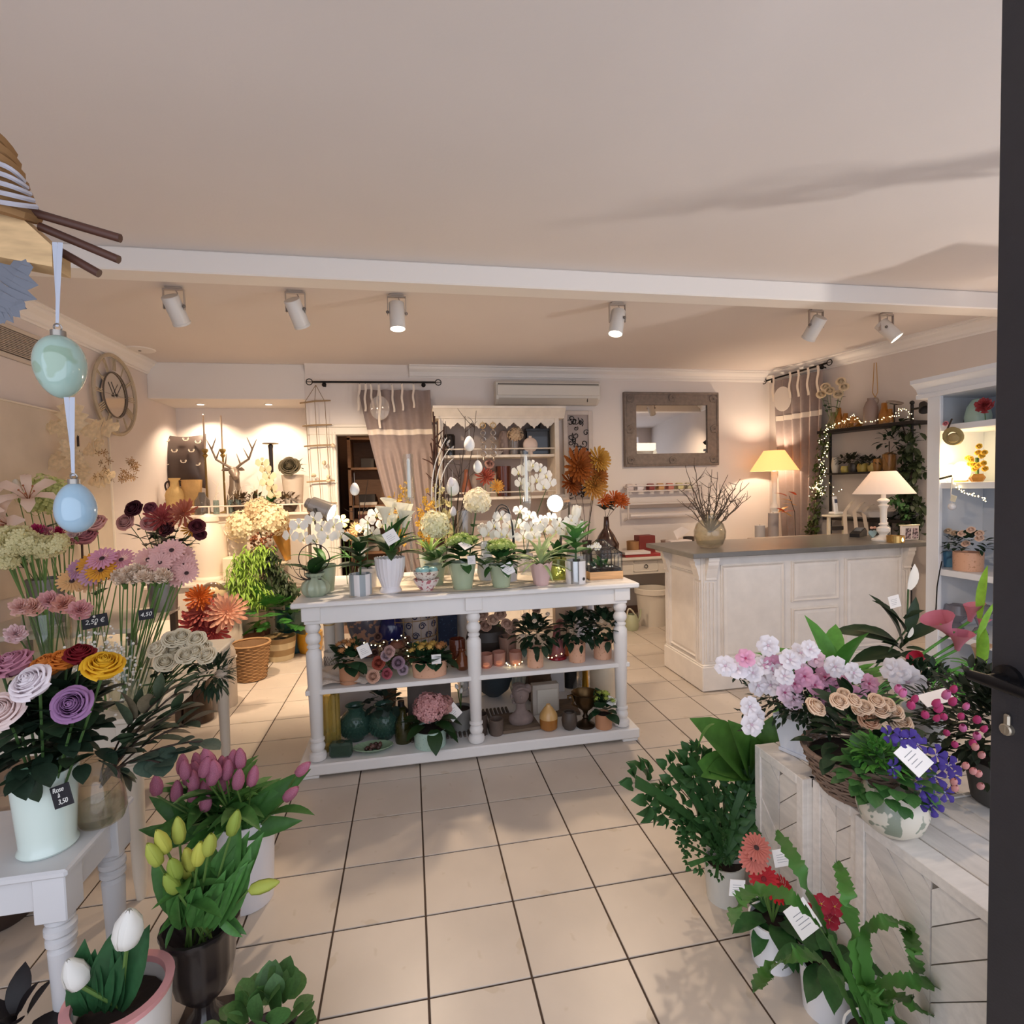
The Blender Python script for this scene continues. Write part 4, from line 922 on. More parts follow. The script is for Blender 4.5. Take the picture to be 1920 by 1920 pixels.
orchid('white phalaenopsis with black-stemmed arch in the second row at the table centre', 955,0,.40, [[(925,985),(940,970),(955,985),(938,1000),(915,1000),(950,1003)], [(975,958),(992,968),(972,985),(995,990),(980,1005),(1000,1005)]], WCER)
orchid('white phalaenopsis below the dazzling spot lamp', 1035,0,.42, [[(1012,978),(1030,972),(1048,982),(1020,992),(1040,995),(1062,985)], [(1070,975),(1082,985),(1060,998),(1078,1000)]], SAGE2)
orchid('white phalaenopsis rising in front of the hutch shelf', 985,0,.78, [[(972,885),(985,878),(998,872),(1012,880),(1022,892),(1005,900),(975,905)], [(1030,905),(1018,912),(990,915)]], WCER)
arch = B()
for k in range(3): arch.tube(bez(P(926+4*k, 978, Y=.37), P(930+3*k, 935+8*k, Y=.37), P(950,950+5*k, Y=.37),8)[:-1]+bez(P(950,950+5*k, Y=.37), P(962,960, Y=.37), P(962+2*k, 1040, Y=.38),8),.0035,6)
solo('arched_twig', 'black bent cane arch between the white orchids', 'twig', Q(arch, M('#17191a', .6)), ID)
# amaryllis / white lilies with green leaves at the right
p = P(1080,1070, Y=.50); p = V((p.x, .5, TT+.004)); t = potted('potted_magnolia', 'white magnolia-like blossom with upright glossy leaves behind the silver pot', 'potted plant', p, .055,.065,.13, WCER)
for d in ((.15,-.2,1),(.5,-.1,.9),(-.4,-.1,.9),(.7,0,.6)): part(t, 'leaf', LF(BG, .38,.1,.2), FR(p+V((0,0,.2)), d, s=.19))
part(t, 'flower', SM('magnolia', lambda: B_tulip(.55), WHITEB), FZ(P(1078,975, Y=.48),(.1,-.3,1),.095)); part(t, 'flower', SM('magnolia', lambda: B_tulip(.55), WHITEB), FZ(P(1070,1000, Y=.44),(-.4,-.6,.6),.08))
part(t, 'stem', Q(B().tube([p+V((0,0,.1)), P(1078,978, Y=.48)], .006,6), DSTEM), ID)
# yellow forsythia bunches
FOR = SM('yellow_blossom', lambda: B_five(4,1,.05,.35,.7, False), pet('#e9b949')); FOR2 = SM('pale_blossom', lambda: B_five(5,1,.05,.35,.8, False), pet('#ece0a6'))
def blossom_branch(lab, base, tips, me, s, n=10, group=None):
    t = thing('blossom_branch', lab, 'branch', base, 0, group); base = Vector(base)
    for tip in tips:
        pts = bez(base, (base+tip)/2+V((U(-.04,.04),0,.04)), tip, 10); part(t, 'twig', Q(B().tube(pts, [.004-.0003*i for i in range(11)], 5), BRANCH), ID)
        for k in range(n): q = pts[4+int(6.9*k/n)]; part(t, 'flower', me, FZ(jit(q, .022),(U(-1,1), U(-1.4,.2), U(-.2,1)), s*U(.8,1.2), U(0,3)))
    return t
vY = .80
for nm, px, tips, me in (('golden forsythia branches behind the calla lilies', 745,((735,930),(745,915),(757,905),(728,938),(765,935)), FOR),('golden and cream blossom branches right of the tall hurricane', 800,((790,945),(800,925),(812,940),(785,960),(820,955)), FOR),('cream stock blossom branches beside the hutch', 832,((820,905),(828,918),(838,935),(815,925),(845,950)), FOR2)):
    x = P(px, 1060, Y=vY).x; glass_vase('bud_vase', 'slim clear vase under the '+nm, x, vY, TT+.004, [(0,0),(.04,0),(.045,.03),(.04,.08),(.02,.13),(.022,.16),(.019,.16),(.018,.13),(0,.02)], water=(.03,.06))
    blossom_branch(nm, (x, vY, TT+.03), [P(a, b_, Y=vY+U(-.05,.05)) for a, b_ in tips], me, .02,13)
for k, (px, py, hx) in enumerate(((640,978, '#f0dfa0'),(655,1005, '#e6b87e'),(668,992, '#ebc68e'))):
    cut('spring_flower', ('pale daffodil', 'apricot dahlia bloom', 'peach dahlia bloom')[k]+' between the silver lamp and the calla vase', 'flower', None, (P(650,1060, Y=.62).x+.02*k, .62, TT+.004), P(px, py, Y=.6), SM('daffodil', lambda: B_five(6,1,.03,.15,.7), [pet(hx), M('#d59a35', .6)]) if k == 0 else SM('dahlia', lambda: B_chrys(50), pet(hx)),.05,(.2,-1,.5), None, None, LF(BG, .2,.2),2,.12)
# branches with hanging white eggs (in a tall vase behind)
bx, by = P(838,1020, Y=.86).x, .86
glass_vase('tall_branch_vase', 'white-grey stoneware vase holding bare egg branches', bx, by, TT+.004, [(0,0),(.05,0),(.06,.06),(.05,.14),(.03,.18),(.035,.2),(.03,.2),(.02,.1),(0,.03)], M('#d8d5d0', .5))
def twigs(name, lab, base, tips, r=.006, m=BRANCH, sub=3, group=None, cat='branch', sl=.12):
    base = Vector(base); t = thing(name, lab, cat, base, 0, group)
    for tip in tips:
        pts = bez(base, (base+Vector(tip))/2+V((U(-.06,.06), U(-.03,.03), U(-.02,.05))), tip, 9); pts = [pts[0]]+[jit(q, .006) for q in pts[1:-1]]+[pts[-1]]
        br = part(t, 'branch', Q(B().tube(pts, [r*(1-.075*i) for i in range(10)], 6), m), ID)
        for k in range(sub):
            i = R.randint(3,8); a = pts[i]; e = a+V((U(-1,1), U(-.6,.4), U(.2,1))).normalized()*sl*U(.5,1.2)
            part(br, 'twig', Q(B().tube(bez(a, (a+e)/2+V((U(-.02,.02),0, U(-.02,.02))), e, 4), [r*.5, r*.42, r*.35, r*.28, r*.18], 5), m), ID)
    return t
twigs('bare_branch', 'bare dark branches rising before the hutch, hung with white eggs', (bx, by, TT+.05), [P(893,770, Y=.9), P(872,780, Y=.85), P(820,812, Y=.9), P(880,935, Y=.8), P(835,790, Y=.95), P(812,850, Y=.8), P(862,850, Y=.82), P(826,900, Y=.78)], .006, BRANCH, 4, None, 'branch', .16)
wp_ = B()
for k in range(3):
    wp_ = B().tube(bez(P(812+6*k, 960, Y=.8), P(800+10*k, 880, Y=.8), P(838+6*k, 820+20*k, Y=.8),10), [.006-.0004*i for i in range(11)], 6)
    solo('white_branch', 'white painted branch curving up beside the hutch post', 'branch', Q(wp_, M('#ece7e0', .6)), ID, 'white painted branches')
WEGG = Q(EGG(), M('#f4f2ef', .35))
for px, py, w, lab in ((880,832,20, 'white hanging tulip-shaped egg highest on the bare branches'),(849,913,24, 'white hanging egg low on the bare branches beside the hutch post'),(896,875,17, 'white hanging egg to the right on the bare branches'),(665,917,17, 'white hanging egg alone on the twig before the doorway')):
    Y = .8 if px > 700 else .7; c = P(px, py, Y=Y); s = PM(w, c); t = thing('hanging_egg', lab, 'egg', c)
    lp(t, 'shell', WEGG, (0,0,0), SC(s, s, s*1.05)); lp(t, 'cord', Q(B().tube([(0,0, s*.6),(0,0, s*.6+.07)], .0012,4), M('#e8e2d8', .7)))
twigs('magnolia_twig', 'thin dark twig with curled tip before the dark doorway', (P(655,1010, Y=.7).x, .7, TT+.004), [P(660,895, Y=.7), P(672,925, Y=.7), P(690,900, Y=.72)], .005, BRANCH, 2, None, 'branch', .07)
# white bird jug
p = P(912,1060, Y=.5); p.z = TT+.004; t = thing('bird_jug', 'white ceramic bird-shaped jug behind the kalanchoe pots', 'jug', (p.x, .50, p.z))
lp(t, 'body', Q(B().lathe([(0,0),(.05,0),(.062,.05),(.056,.12),(.032,.17),(.03,.2),(.038,.225),(.03,.25),(0,.256)], 22), M('#dfe1e6', .25, coat=.4))); lp(t, 'beak', Q(B().lathe([(.014,0),(.008,.03),(0,.05)], 8).xf(T((-.03,0,.232)) @ RT(-PI/2-.1,4, 'Y')), M('#cdbfae', .5)))
cut('white_freesia', 'white freesia bloom peeping over the bird jug', 'flower', None, (p.x+.02,.55, TT+.01), P(905,992, Y=.55), SM('freesia', lambda: B_five(6,1,.05,.5,.8), [WHITEB, CENT]),.04,(0,-1,.4))
# ================================================================== middle shelf of the display table
def vase(name, lab, p, prof, m, cat='vase', group=None, n=28, flute=None, scal=None, kids=()):
    return solo(name, lab, cat, mesh(name, B().lathe(prof, n, flute=flute, scal=scal), m), T(Vector(p)), group)
def sh(px, py, Z): q = P(px, py, Z=Z); return V((q.x, q.y, Z+.001))
ZM = TM_
p = sh(622,1251, ZM)
t = thing('patterned_mug', 'white tumbler with brown diamond pattern beside the kalanchoe on the middle shelf', 'mug', p)
lp(t, 'cup', Q(B().lathe(pot_prof(.038,.045,.105,.005),28), M('#d9d0c4', .5)))
dm = B()
for k in range(16):
    a = TAU*k/16
    for z in (.03,.062): dm.tube([(.0425*math.cos(a-.16),.0425*math.sin(a-.16), z),(.0435*math.cos(a),.0435*math.sin(a), z+.018),(.0425*math.cos(a+.16),.0425*math.sin(a+.16), z),(.0425*math.cos(a),.0425*math.sin(a), z-.018),(.0425*math.cos(a-.16),.0425*math.sin(a-.16), z)], .0014,4, cap=False)
lp(t, 'diamond_pattern', Q(dm, M('#5b4a40', .6)), kind='stuff')
# crumpled cloth
cl_ = B().grid(lambda u, v: (.10+.34*u+.02*math.sin(v*7),.16+.34*v, ZM+.003+.035*abs(math.sin(u*8+v*3))*(1-abs(v-.5)*1.6)+.02*abs(math.sin(v*11+u*4))),24,20)
solo('crumpled_cloth', 'crumpled cream lace cloth lying on the middle shelf', 'cloth', Q(cl_, M('#e4d6c8', .95, bump=.6, bscale=90)), ID)
p = sh(656,1279, ZM)
t = potted('potted_kalanchoe', 'dark kalanchoe in a terracotta cylinder on the middle shelf', 'potted plant', p, .056,.058,.105, TERRA)
OBUD = SM('orange_buds', lambda: B_hydrangea(22,5,.6,.22), pet('#c98f5a')); YBUD = SM('yellow_buds', lambda: B_hydrangea(20,5,.6,.22), pet('#d7b25f'))
KDK = LF(leafm('#27452b'),.8,.3,.1)
kalanchoe(t, p, .105,20,.115,.085,8,.02, OBUD, KDK); card(t, P(683,1220, Y=p.y-.05),.07,(.3,-1,.3), spin=.3)
# silk roses
for k, (px, py, hx, s, lab) in enumerate(((733,1222, '#c9a39c', .055, 'dusty cream silk rose at the top of the bunch'),(712,1243, '#a8503f', .062, 'brick red silk rose of the bunch on the middle shelf'),(748,1243, '#a98a9a', .06, 'mauve silk rose of the bunch on the middle shelf'),(702,1268, '#e0b49c', .062, 'pale peach silk rose at the front shelf edge'),(728,1263, '#b8606a', .05, 'raspberry silk rose low in the bunch'),(756,1256, '#b9a3b0', .05, 'pale lilac silk rose at the right of the bunch'),(722,1230, '#b49aa2', .05, 'greyish pink silk rose behind the bunch'))):
    q = P(px, py, Y=.17+.02*(k % 3)); cut('silk_rose', lab, 'flower', 'silk roses on the middle shelf', (.50+.012*k, .40, ZM+.012), q, ROSE(hx, .9, k), s, (U(-.4,.4),-1,.35), None, (0,0,.02), LF(GG, .5,.2),2,.05)
p = sh(806,1266, ZM)
t = thing('oval_planter', 'peach speckled oval planter with budding kalanchoes and price card', 'potted plant', p)
lp(t, 'pot', Q(B().lathe([(0,0),(.098,0),(.105,.085),(.099,.085),(.092,.006),(0,.006)], 36, sy=.6, scal=(8,.008,.07)), PEACH)); lp(t, 'soil', Q(B().lathe([(0,.075),(.094,.074)], 18, sy=.6), SOIL))
for dx in (-.05,.0,.055): kalanchoe(t, p+V((dx, .0,0)),.085,12,.09,.08,5,.022, YBUD if dx < .04 else OBUD, KDK)
card(t, P(818,1236, Y=p.y-.075),.055,(0,-1,.1), spin=0)
AMB = G('#b9744a', .9,.25)
glass_vase('amber_vase', 'tall amber brown glass vase standing left of the middle leg', P(858,1246, Z=ZM).x, .36, ZM+.001, [(0,0),(.045,0),(.05,.03),(.05,.16),(.046,.17),(.042,.17),(.044,.03),(0,.012)], G('#8a4a34', .9,.35))
p = sh(868,1257, ZM); glass_vase('amber_bottle', 'rounded amber glass bottle vase with clear neck before the taller one', p.x, p.y+.02, ZM+.001, [(0,0),(.03,0),(.05,.03),(.045,.06),(.02,.09),(.018,.11),(.026,.118),(.022,.118),(.014,.1),(.016,.09),(.04,.06),(.045,.03),(0,.006)], AMB)
# back row, left half: wire basket, blue vases, plate, navy box, mushrooms
bx0 = P(690,1200, Y=.78)
t = thing('blue_floral_vase', 'round-shouldered dark blue floral china vase behind the kalanchoe', 'vase', (bx0.x, .72, ZM+.001)); lp(t, 'body', Q(B().lathe([(0,0),(.06,0),(.07,.03),(.12,.18),(.135,.26),(.12,.32),(.08,.345),(.085,.37),(.078,.37),(.07,.34),(0,.30)], 32), M('#5a5560', .25, spot='#b0846c', sscale=24, sthr=.52, coat=.4)))
lp(t, 'collar', Q(B().lathe([(.117,.30),(.084,.345),(.0845,.36)], 32), M('#2a2c58', .25, coat=.4)))
t = thing('wire_cage', 'rusty wire basket cage behind the blue floral vase', 'basket', (.62,.74, ZM+.001),0); wr_ = Q(B().tube([(0,0,0),(0,0,.36)], .0022,4), M('#a4814e', .6,.5))
for k in range(22): a = TAU*k/22; lp(t, 'wire', wr_, (.20*math.cos(a),.16*math.sin(a),0))
for z in (.005,.12,.24,.36): lp(t, 'hoop', Q(B().ring((0,0,0),.2,.0028,30,4).xf(SC(1,.8,1)), M('#a4814e', .6,.5)),(0,0, z))
p = P(758,1190, Y=.80); t = thing('cobalt_vase', 'small round cobalt blue vase beside the scroll-pattern plaque', 'vase', (P(733,1180, Y=.66).x, .66, ZM+.001)); lp(t, 'body', Q(B().lathe([(0,0),(.035,0),(.075,.10),(.085,.19),(.06,.27),(.03,.30),(.035,.32),(.028,.32),(0,.28)], 26), M('#1f2158', .2, coat=.5)))
# scroll plaque
q = P(785,1180, Y=.78); t = thing('scroll_jar', 'cream ginger jar with dark blue scroll pattern on the middle shelf', 'jar', (q.x, .78, ZM+.001)); lp(t, 'body', Q(B().lathe([(0,0),(.08,0),(.115,.05),(.13,.18),(.125,.30),(.09,.36),(.05,.37),(0,.37)], 30), M('#cdbdb4', .4)))
sc_ = B()
for r_ in range(5):
    for k in range(9):
        a0 = TAU*(k+.5*(r_ % 2))/9; z0 = .06+.065*r_; rr_ = .128 if 0 < r_ < 4 else .121
        pts = [((rr_+.003)*math.cos(a0+.2*(1-u*.7)*math.cos(u*9)),(rr_+.003)*math.sin(a0+.2*(1-u*.7)*math.cos(u*9)), z0+.026*(1-u*.7)*math.sin(u*9)) for u in [i/12 for i in range(13)]]; sc_.tube(pts, .004,4)
lp(t, 'scrolls', Q(sc_, M('#3a3a5a', .5)), kind='stuff')
q0 = P(788,1160, Y=.85); q1 = P(858,1215, Y=.85)
t = thing('navy_box', 'navy blue dotted gift box standing behind the oval planter', 'box', ((q0.x+q1.x)/2,.85, ZM+.001)); hw = (q1.x-q0.x)/2
lp(t, 'box_body', Q(B().box(-hw, hw, -.05,.05,0,.33,.003), M('#26334f', .7, spot='#41587a', sscale=60, sthr=.62), False)); lp(t, 'lid', Q(B().box(-hw-.006, hw+.006,-.055,.055,.33,.375,.003), M('#2b3a58', .7, spot='#41587a', sscale=60, sthr=.62), False))
# twig nest with mushrooms and dry roses
nb = B()
for k in range(46):
    a = U(0, TAU); r_ = U(.07,.13); pts = [(r_*math.cos(a+.5*i)*U(.95,1.05),.75*r_*math.sin(a+.5*i), U(.01,.11)) for i in range(4)]; nb.tube(pts, U(.003,.005),4)
np_ = sh(752,1238, ZM); np_.y = .46; t = thing('twig_nest', 'brown twig nest with a toadstool behind the silk roses', 'nest', np_); lp(t, 'twigs', Q(nb, M('#5a4636', .9, var=.2)), kind='stuff')
t = thing('toadstool', 'red-brown capped wooden toadstool standing in the twig nest', 'ornament', np_+V((-.02,-.02,.09))); lp(t, 'stalk', Q(B().lathe([(0,-.03),(.017,-.03),(.014,.05),(0,.05)], 12), M('#c9ab8a', .8))); lp(t, 'cap', Q(B().lathe([(0,.04),(.05,.035),(.05,.045),(.035,.068),(0,.078)], 18), M('#7d4a38', .6)))
for k, (px, py) in enumerate(((703,1225),(720,1208),(710,1195),(765,1200),(780,1215))):
    solo('dried_rose', 'dried brown rose head tucked beside the twig nest', 'flower', ROSE('#6d4c42', .9,3), FZ(P(px, py, Y=.40),(U(-.4,.4),-1,.5),.04), 'dried rose heads on the middle shelf')
fairy('fairy_lights', 'fairy lights strung through the left half of the middle shelf', [P(x, y, Y=.34) for x, y in ((660,1200),(700,1210),(722,1205),(760,1190),(762,1228),(770,1250),(842,1232))], 20,.03)
# white painted columns seen behind the front leg
for px, lab in ((618, 'left of the pair'),(636, 'right of the pair')):
    q = P(px, 1200, Y=.60 if px < 625 else .72); t = thing('wooden_candlestick', 'tall cream wooden candlestick, '+lab+' behind the front left leg', 'candlestick', (q.x, .60 if px < 625 else .72, ZM+.001))
    lp(t, 'turned_post', Q(B().lathe([(0,0),(.05,0),(.05,.02),(.034,.03),(.034,.27),(.026,.28),(.034,.29),(.026,.3),(.04,.33),(.036,.36),(.02,.38),(.03,.40),(.04,.41),(0,.41)], 20), CREAMP)); lp(t, 'gilt_band', Q(B().lathe([(.0345,.255),(.036,.26),(.0345,.265)], 20), M('#d8b878', .4,.5)))
# right half of the middle shelf
p = sh(926,1250, ZM); p.y = .55; t = thing('round_dark_vase', 'big round charcoal vase holding cream roses at the right half of the middle shelf', 'vase', p); lp(t, 'body', Q(B().lathe([(0,0),(.06,0),(.11,.04),(.142,.11),(.125,.17),(.07,.20),(.05,.205),(.048,.215),(.042,.215),(.042,.2),(0,.17)], 32), M('#3a332e', .55, var=.12, scale=9)))
for k, (px, py, hx) in enumerate(((905,1152, '#dcb7a2'),(925,1160, '#ecc9b0'),(948,1168, '#dcb49e'),(910,1172, '#c99f8a'),(938,1150, '#d9b29b'),(955,1178, '#c7a38f'))):
    cut('cream_rose', ('topmost', 'central', 'right-hand', 'left lower', 'rear', 'outermost right')[k]+' cream rose in the charcoal vase on the middle shelf', 'flower', 'cream roses in the charcoal vase', p+V((0,0,.19)), P(px, py+6, Y=.46), ROSE(hx, 1.0, k),.06,(U(-.4,.4),-.8,.8), None, (0,0,0), LF(DG, .5,.2),2,.05)
FROST = G('#c99c8c', .6,.5)
for k, (px, py) in enumerate(((912,1251),(936,1247),(967,1246))):
    p = sh(px, py, ZM); t = thing('tealight_glass', ('first', 'second', 'third')[k]+' frosted mauve tealight glass counting from the middle leg', 'candle holder', p, 0, 'frosted tealight glasses'); lp(t, 'glass', Q(B().lathe([(0,0),(.03,0),(.04,.02),(.043,.085),(.040,.085),(.036,.02),(0,.008)], 22), FROST)); lp(t, 'glow', Q(B().lathe([(0,.022),(.02,.022),(.02,.009),(0,.009)], 12), M('#ffb071', .5, emit=1.2)))
q = sh(955,1240, ZM); q.y = .40; solo('pink_tumbler', 'frosted pinkish brown tumbler vase behind the tealight glasses', 'vase', Q(B().lathe(pot_prof(.05,.06,.15,.004),24), G('#a98878', .6,.5)), T(q))
MROSE = lambda t, px, py, Y, s=.026, hx='#f0dcc4', sd=1: part(t, 'flower', ROSE(hx, .8, sd), FZ(P(px, py, Y=Y),(U(-.4,.4),-.7,.8), s))
RLF = SM('rose_leaf', lambda: B_leaf(.55,.3,.12,4), [DK])
def minirose(lab, px, py, r, h, buds, rad, mat=PEACH, scal=None, nl=110, lm=None, spike=None, bs=.024, rsz=.066):
    p = sh(px, py, ZM); t = potted('potted_rose', lab, 'potted plant', p, r*.94, r, h, mat, None, 32, scal=scal)
    dome_leaves(t, lm or RLF, p+V((0,0, h+rad*.55)), nl, (rad, rad*.9), rsz, -.7,1.4, tilt=.7, jitter=.55)
    for x, y in buds: MROSE(t, x, y, p.y-.03, bs)
    return t, p
t, p = minirose('budding rose bush in a tall peach spotted pot, left of the three peach rose pots', 1004,1249,.052,.118,((1003,1166),(1027,1153),(978,1194),(1012,1172)),.12)
t, p = minirose('budding rose bush in a wavy-rimmed peach pot, middle of the three peach rose pots', 1082,1239,.055,.115,((1078,1162),(1098,1162),(1113,1176),(1070,1185)),.125, scal=(8,.012,.1))
t, p = minirose('rose bush in a smooth peach spotted pot next to the right front leg', 1130,1233,.06,.12,((1128,1138),(1145,1145),(1128,1166),(1140,1170),(1150,1140)),.125)
p = sh(1048,1238, ZM); p.y = .33; t = thing('rose_bottle', 'frosted dusky rose bottle vase between the peach pots', 'vase', p); lp(t, 'bottle', Q(B().lathe([(0,0),(.04,0),(.052,.04),(.05,.09),(.026,.15),(.02,.2),(.024,.21),(.018,.21),(0,.18)], 24), G('#a96a6c', .6,.6))); lp(t, 'base_ring', Q(B().lathe([(.03,0),(.062,.002),(.06,.016),(.045,.02)], 24), G('#b5303c', .8,.5)))
q = sh(1066,1236, ZM); q.y = .38; t = thing('orange_watering_can', 'small orange enamel jug with cream handle behind the wavy peach pot', 'jug', q); lp(t, 'body', Q(B().lathe([(0,0),(.035,0),(.04,.06),(.03,.1),(.026,.1),(0,.02)], 20), M('#c9703c', .4))); lp(t, 'handle', Q(B().ring((-.03,0,.09),.03,.006,16,6,(0,1,0)), M('#e2cda0', .5)))
for k, (px, py, hx, s) in enumerate(((985,1155, '#d9c3b4', .05),(1005,1140, '#d9b8a4', .045),(1062,1150, '#d8bfae', .05),(1092,1140, '#e0cfc0', .05),(1106,1145, '#d4b8a6', .05),(1050,1165, '#c08a80', .045),(965,1165, '#d6bfb0', .045))):
    cut('silk_peony', 'dusty '+('cream', 'peach', 'beige', 'ivory', 'nude', 'rosy', 'sand')[k]+' silk bloom hanging in the back of the right middle shelf', 'flower', 'silk blooms at the back of the middle shelf', (P(px, py, Y=.80).x, .80, ZM+.002), P(px, py+4, Y=.72), ROSE(hx, 1.0, k), s, (U(-.3,.3),-1,.4), BRANCH, (0,0,.03), r=.002)
q = P(1070,1145, Y=.86); solo('letter_box', 'cream wooden box with raised lettering on the back of the middle shelf', 'box', Q(B().box(-.13,.13,-.04,.04,0,.36,.004), M('#d9c6ae', .6), False), T((q.x, .86, ZM+.001)))
for k, dx in enumerate((0,.1)):
    q = sh(1090+20*k, 1200, ZM); q.y = .66; q.x = P(1086+22*k, 1150, Y=.66).x; vase('white_bottle', ('slim white ceramic bottle', 'waisted white ceramic candle post')[k]+' behind the wavy peach pot', q, [(0,0),(.035,0),(.04,.1),(.026,.2),(.02,.27),(.034,.3),(.03,.36),(0,.36)], WCER)
fairy('fairy_lights', 'fairy lights lying between the tealight glasses and peach pots', [P(x, y, Y=.24) for x, y in ((948,1243),(955,1248),(972,1247),(983,1238),(1025,1232),(1035,1234),(1053,1226))], 12,.006)
# ================================================================== bottom board of the display table
ZB = TB_
p = sh(622,1392, ZB); p.y = .30
t = thing('ribbed_glass_vase', 'tall ribbed golden glass cylinder at the left of the bottom board', 'vase', p); lp(t, 'glass', Q(B().lathe([(0,0),(.062,0),(.062,.33),(.057,.33),(.057,.008),(0,.008)], 60, flute=(15,.05)), G('#cfb866', .9,.35)))
p = sh(640,1418, ZB); t = thing('glass_tealight', 'dark green square glass tealight block beside the front left leg', 'candle holder', p, -.1); lp(t, 'block', Q(B().box(-.062,.062,-.03,.03,0,.085,.012), G('#3f5a4c', .9,.55))); lp(t, 'rim', Q(B().lathe([(.018,.086),(.024,.0865),(.024,.085),(0,.06)], 16), M('#29382f', .3)))
p = sh(617,1408, ZB); t = thing('berry_wreath', 'little dark berry wreath behind the green tealight block', 'wreath', p+V((0,.03,0)))
bm = SM('berry', lambda: B().sph((0,0,0),1,7,5), M('#2f3a34', .4))
for k in range(26): a = U(0, TAU); lp(t, 'berry', bm, (.045*math.cos(a)*U(.6,1),.04*math.sin(a)*U(.6,1),.012+U(0,.09)), SC(U(.010,.016)))
HOB = G('#4f7566', .9,.4)
def hobnail(lab, px, py, n_r):
    p = sh(px, py, ZB); t = thing('hobnail_vase', lab, 'vase', p, 0, 'green hobnail glass vases')
    pf = [(0,0),(.045,0),(.05,.012),(.085,.06),(.096,.105),(.088,.145),(.06,.175),(.048,.186),(.05,.20),(.060,.212),(.055,.212),(.044,.2),(.04,.187),(.08,.145),(.088,.105),(.045,.014),(0,.014)]
    lp(t, 'glass', Q(B().lathe(pf, 30), HOB)); nb_ = B()
    for r_ in range(6):
        z = .045+.019*r_; rad = .074+.021*math.sin(PI*(r_+.5)/6.5)
        for k in range(24): a = TAU*(k+.5*(r_ % 2))/24; nb_.sph((rad*math.cos(a), rad*math.sin(a), z),.0085,5,3)
    lp(t, 'studs', Q(nb_, HOB), kind='stuff'); return t, p
hobnail('green hobnail glass vase with open neck on the bottom board', 668,1386,0)
t, p = hobnail('green hobnail glass vase topped by dark foliage on the bottom board', 722,1383,0)
t = thing('dark_foliage', 'bunch of dark round leaves stuck in the second hobnail vase', 'foliage', p+V((0,0,.19))); dome_leaves(t, LF(leafm('#26352c'),.9,.3), p+V((0,0,.215)),34,(.085,.06),.055,-.6,1.3, tilt=.6)
p = sh(700,1408, ZB); t = thing('leaf_dish', 'pale green leaf-edged glass dish with beads on the bottom board', 'dish', p); lp(t, 'dish', Q(B().lathe([(0,0),(.05,0),(.115,.03),(.11,.033),(.05,.006),(0,.006)], 60, sy=.6, flute=(20,.03)), M('#8aa386', .3, coat=.4)))
for k in range(12): lp(t, 'bead', SM('bead', lambda: B().sph((0,0,0),1,8,5), M('#5b3f38', .4, rnd=.4)),(U(-.05,.05), U(-.03,.03),.018+U(0,.015)), SC(U(.009,.016)))
p = sh(757,1390, ZB); t = thing('olive_bottle', 'small olive glass bottle beside the mint pot', 'bottle', p); lp(t, 'glass', Q(B().lathe([(0,0),(.048,0),(.05,.01),(.048,.11),(.03,.15),(.018,.17),(.018,.195),(.024,.2),(.019,.203),(.014,.17),(0,.02)], 24), G('#4d4a24', .9,.5)))
p = sh(808,1404, ZB)
t = potted('potted_hydrangea', 'pink hydrangea in a mint speckled bowl pot on the bottom board', 'potted plant', p+V((0,.06,0)),.092,.096,.10, M('#b3cdbf', .4, spot='#8fae9f', sscale=60, sthr=.62), None, 36); pp = p+V((0,.06,0))
part(t, 'flower', SM('hydrangea_mass', lambda: B_hydrangea(170,4,.75,.15), pet('#dda8a8')), FZ(pp+V((0,-.03,.235)),(0,-.3,1),.095)); part(t, 'flower', SM('hydrangea_mass', lambda: B_hydrangea(170,4,.75,.15), pet('#cf9a92')), FZ(pp+V((.085,.03,.215)),(.2,-.3,1),.065))
dome_leaves(t, LF(DG, .62,.45,.1), pp+V((0,0,.12)),15,(.07,.05),.13,-.4,.8, tilt=.4); card(t, P(850,1335, Y=pp.y-.02),.08,(-.4,-1,.3), spin=.8)
# back of the bottom board left
q = P(672,1330, Y=.55); t = thing('round_plaque', 'pale round stone plaque leaning behind the hobnail vases', 'plaque', (q.x, .56, ZB+.001)); lp(t, 'disc', Q(B().lathe([(0,-.008),(.155,-.008),(.16,0),(.155,.008),(0,.008)], 40).xf(T((0,0,.16)) @ RT(PI/2-.12,4, 'X')), M('#b9aca4', .8, var=.06)))
q = P(712,1290, Y=.66); solo('woven_pot', 'brown woven basket pot under the middle shelf edge', 'basket', Q(B().lathe(pot_prof(.09,.12,.30,.01),36, flute=(18,.02)), M('#6d5640', .9, bump=.8, bscale=120, var=.2)), T((q.x, .74, ZB+.001)))
q = sh(755,1340, ZB); q.y = .40; t = thing('star_lantern', 'small black and white star lantern behind the olive bottle', 'lantern', q)
lp(t, 'body', Q(B().box(-.03,.03,-.03,.03,0,.13,.004), M('#e4e2dd', .6), False)); lp(t, 'cap', Q(B().lathe([(.045,.13),(.045,.138),(.02,.17),(.02,.2),(0,.2)], 14), M('#3a3634', .4,.6)))
for z in (.03,.085): lp(t, 'band', Q(B().box(-.032,.032,-.033,.033, z, z+.02,.001), M('#2b2929', .6), False))
st = [(math.cos(PI/2+PI*i/5)*(.022 if i % 2 == 0 else .010),-.036,.06+math.sin(PI/2+PI*i/5)*(.022 if i % 2 == 0 else .01)) for i in range(10)]; lp(t, 'star', Q(B().poly(st, (0,.004,0)), M('#f4f2ee', .5), False))
q0, q1 = P(768,1345, Y=.62), P(842,1280, Y=.62); t = thing('slate_picture', 'grey slate panel with dark edges behind the pink hydrangea', 'picture', ((q0.x+q1.x)/2,.62, ZB+.001)); hw = (q1.x-q0.x)/2+.01
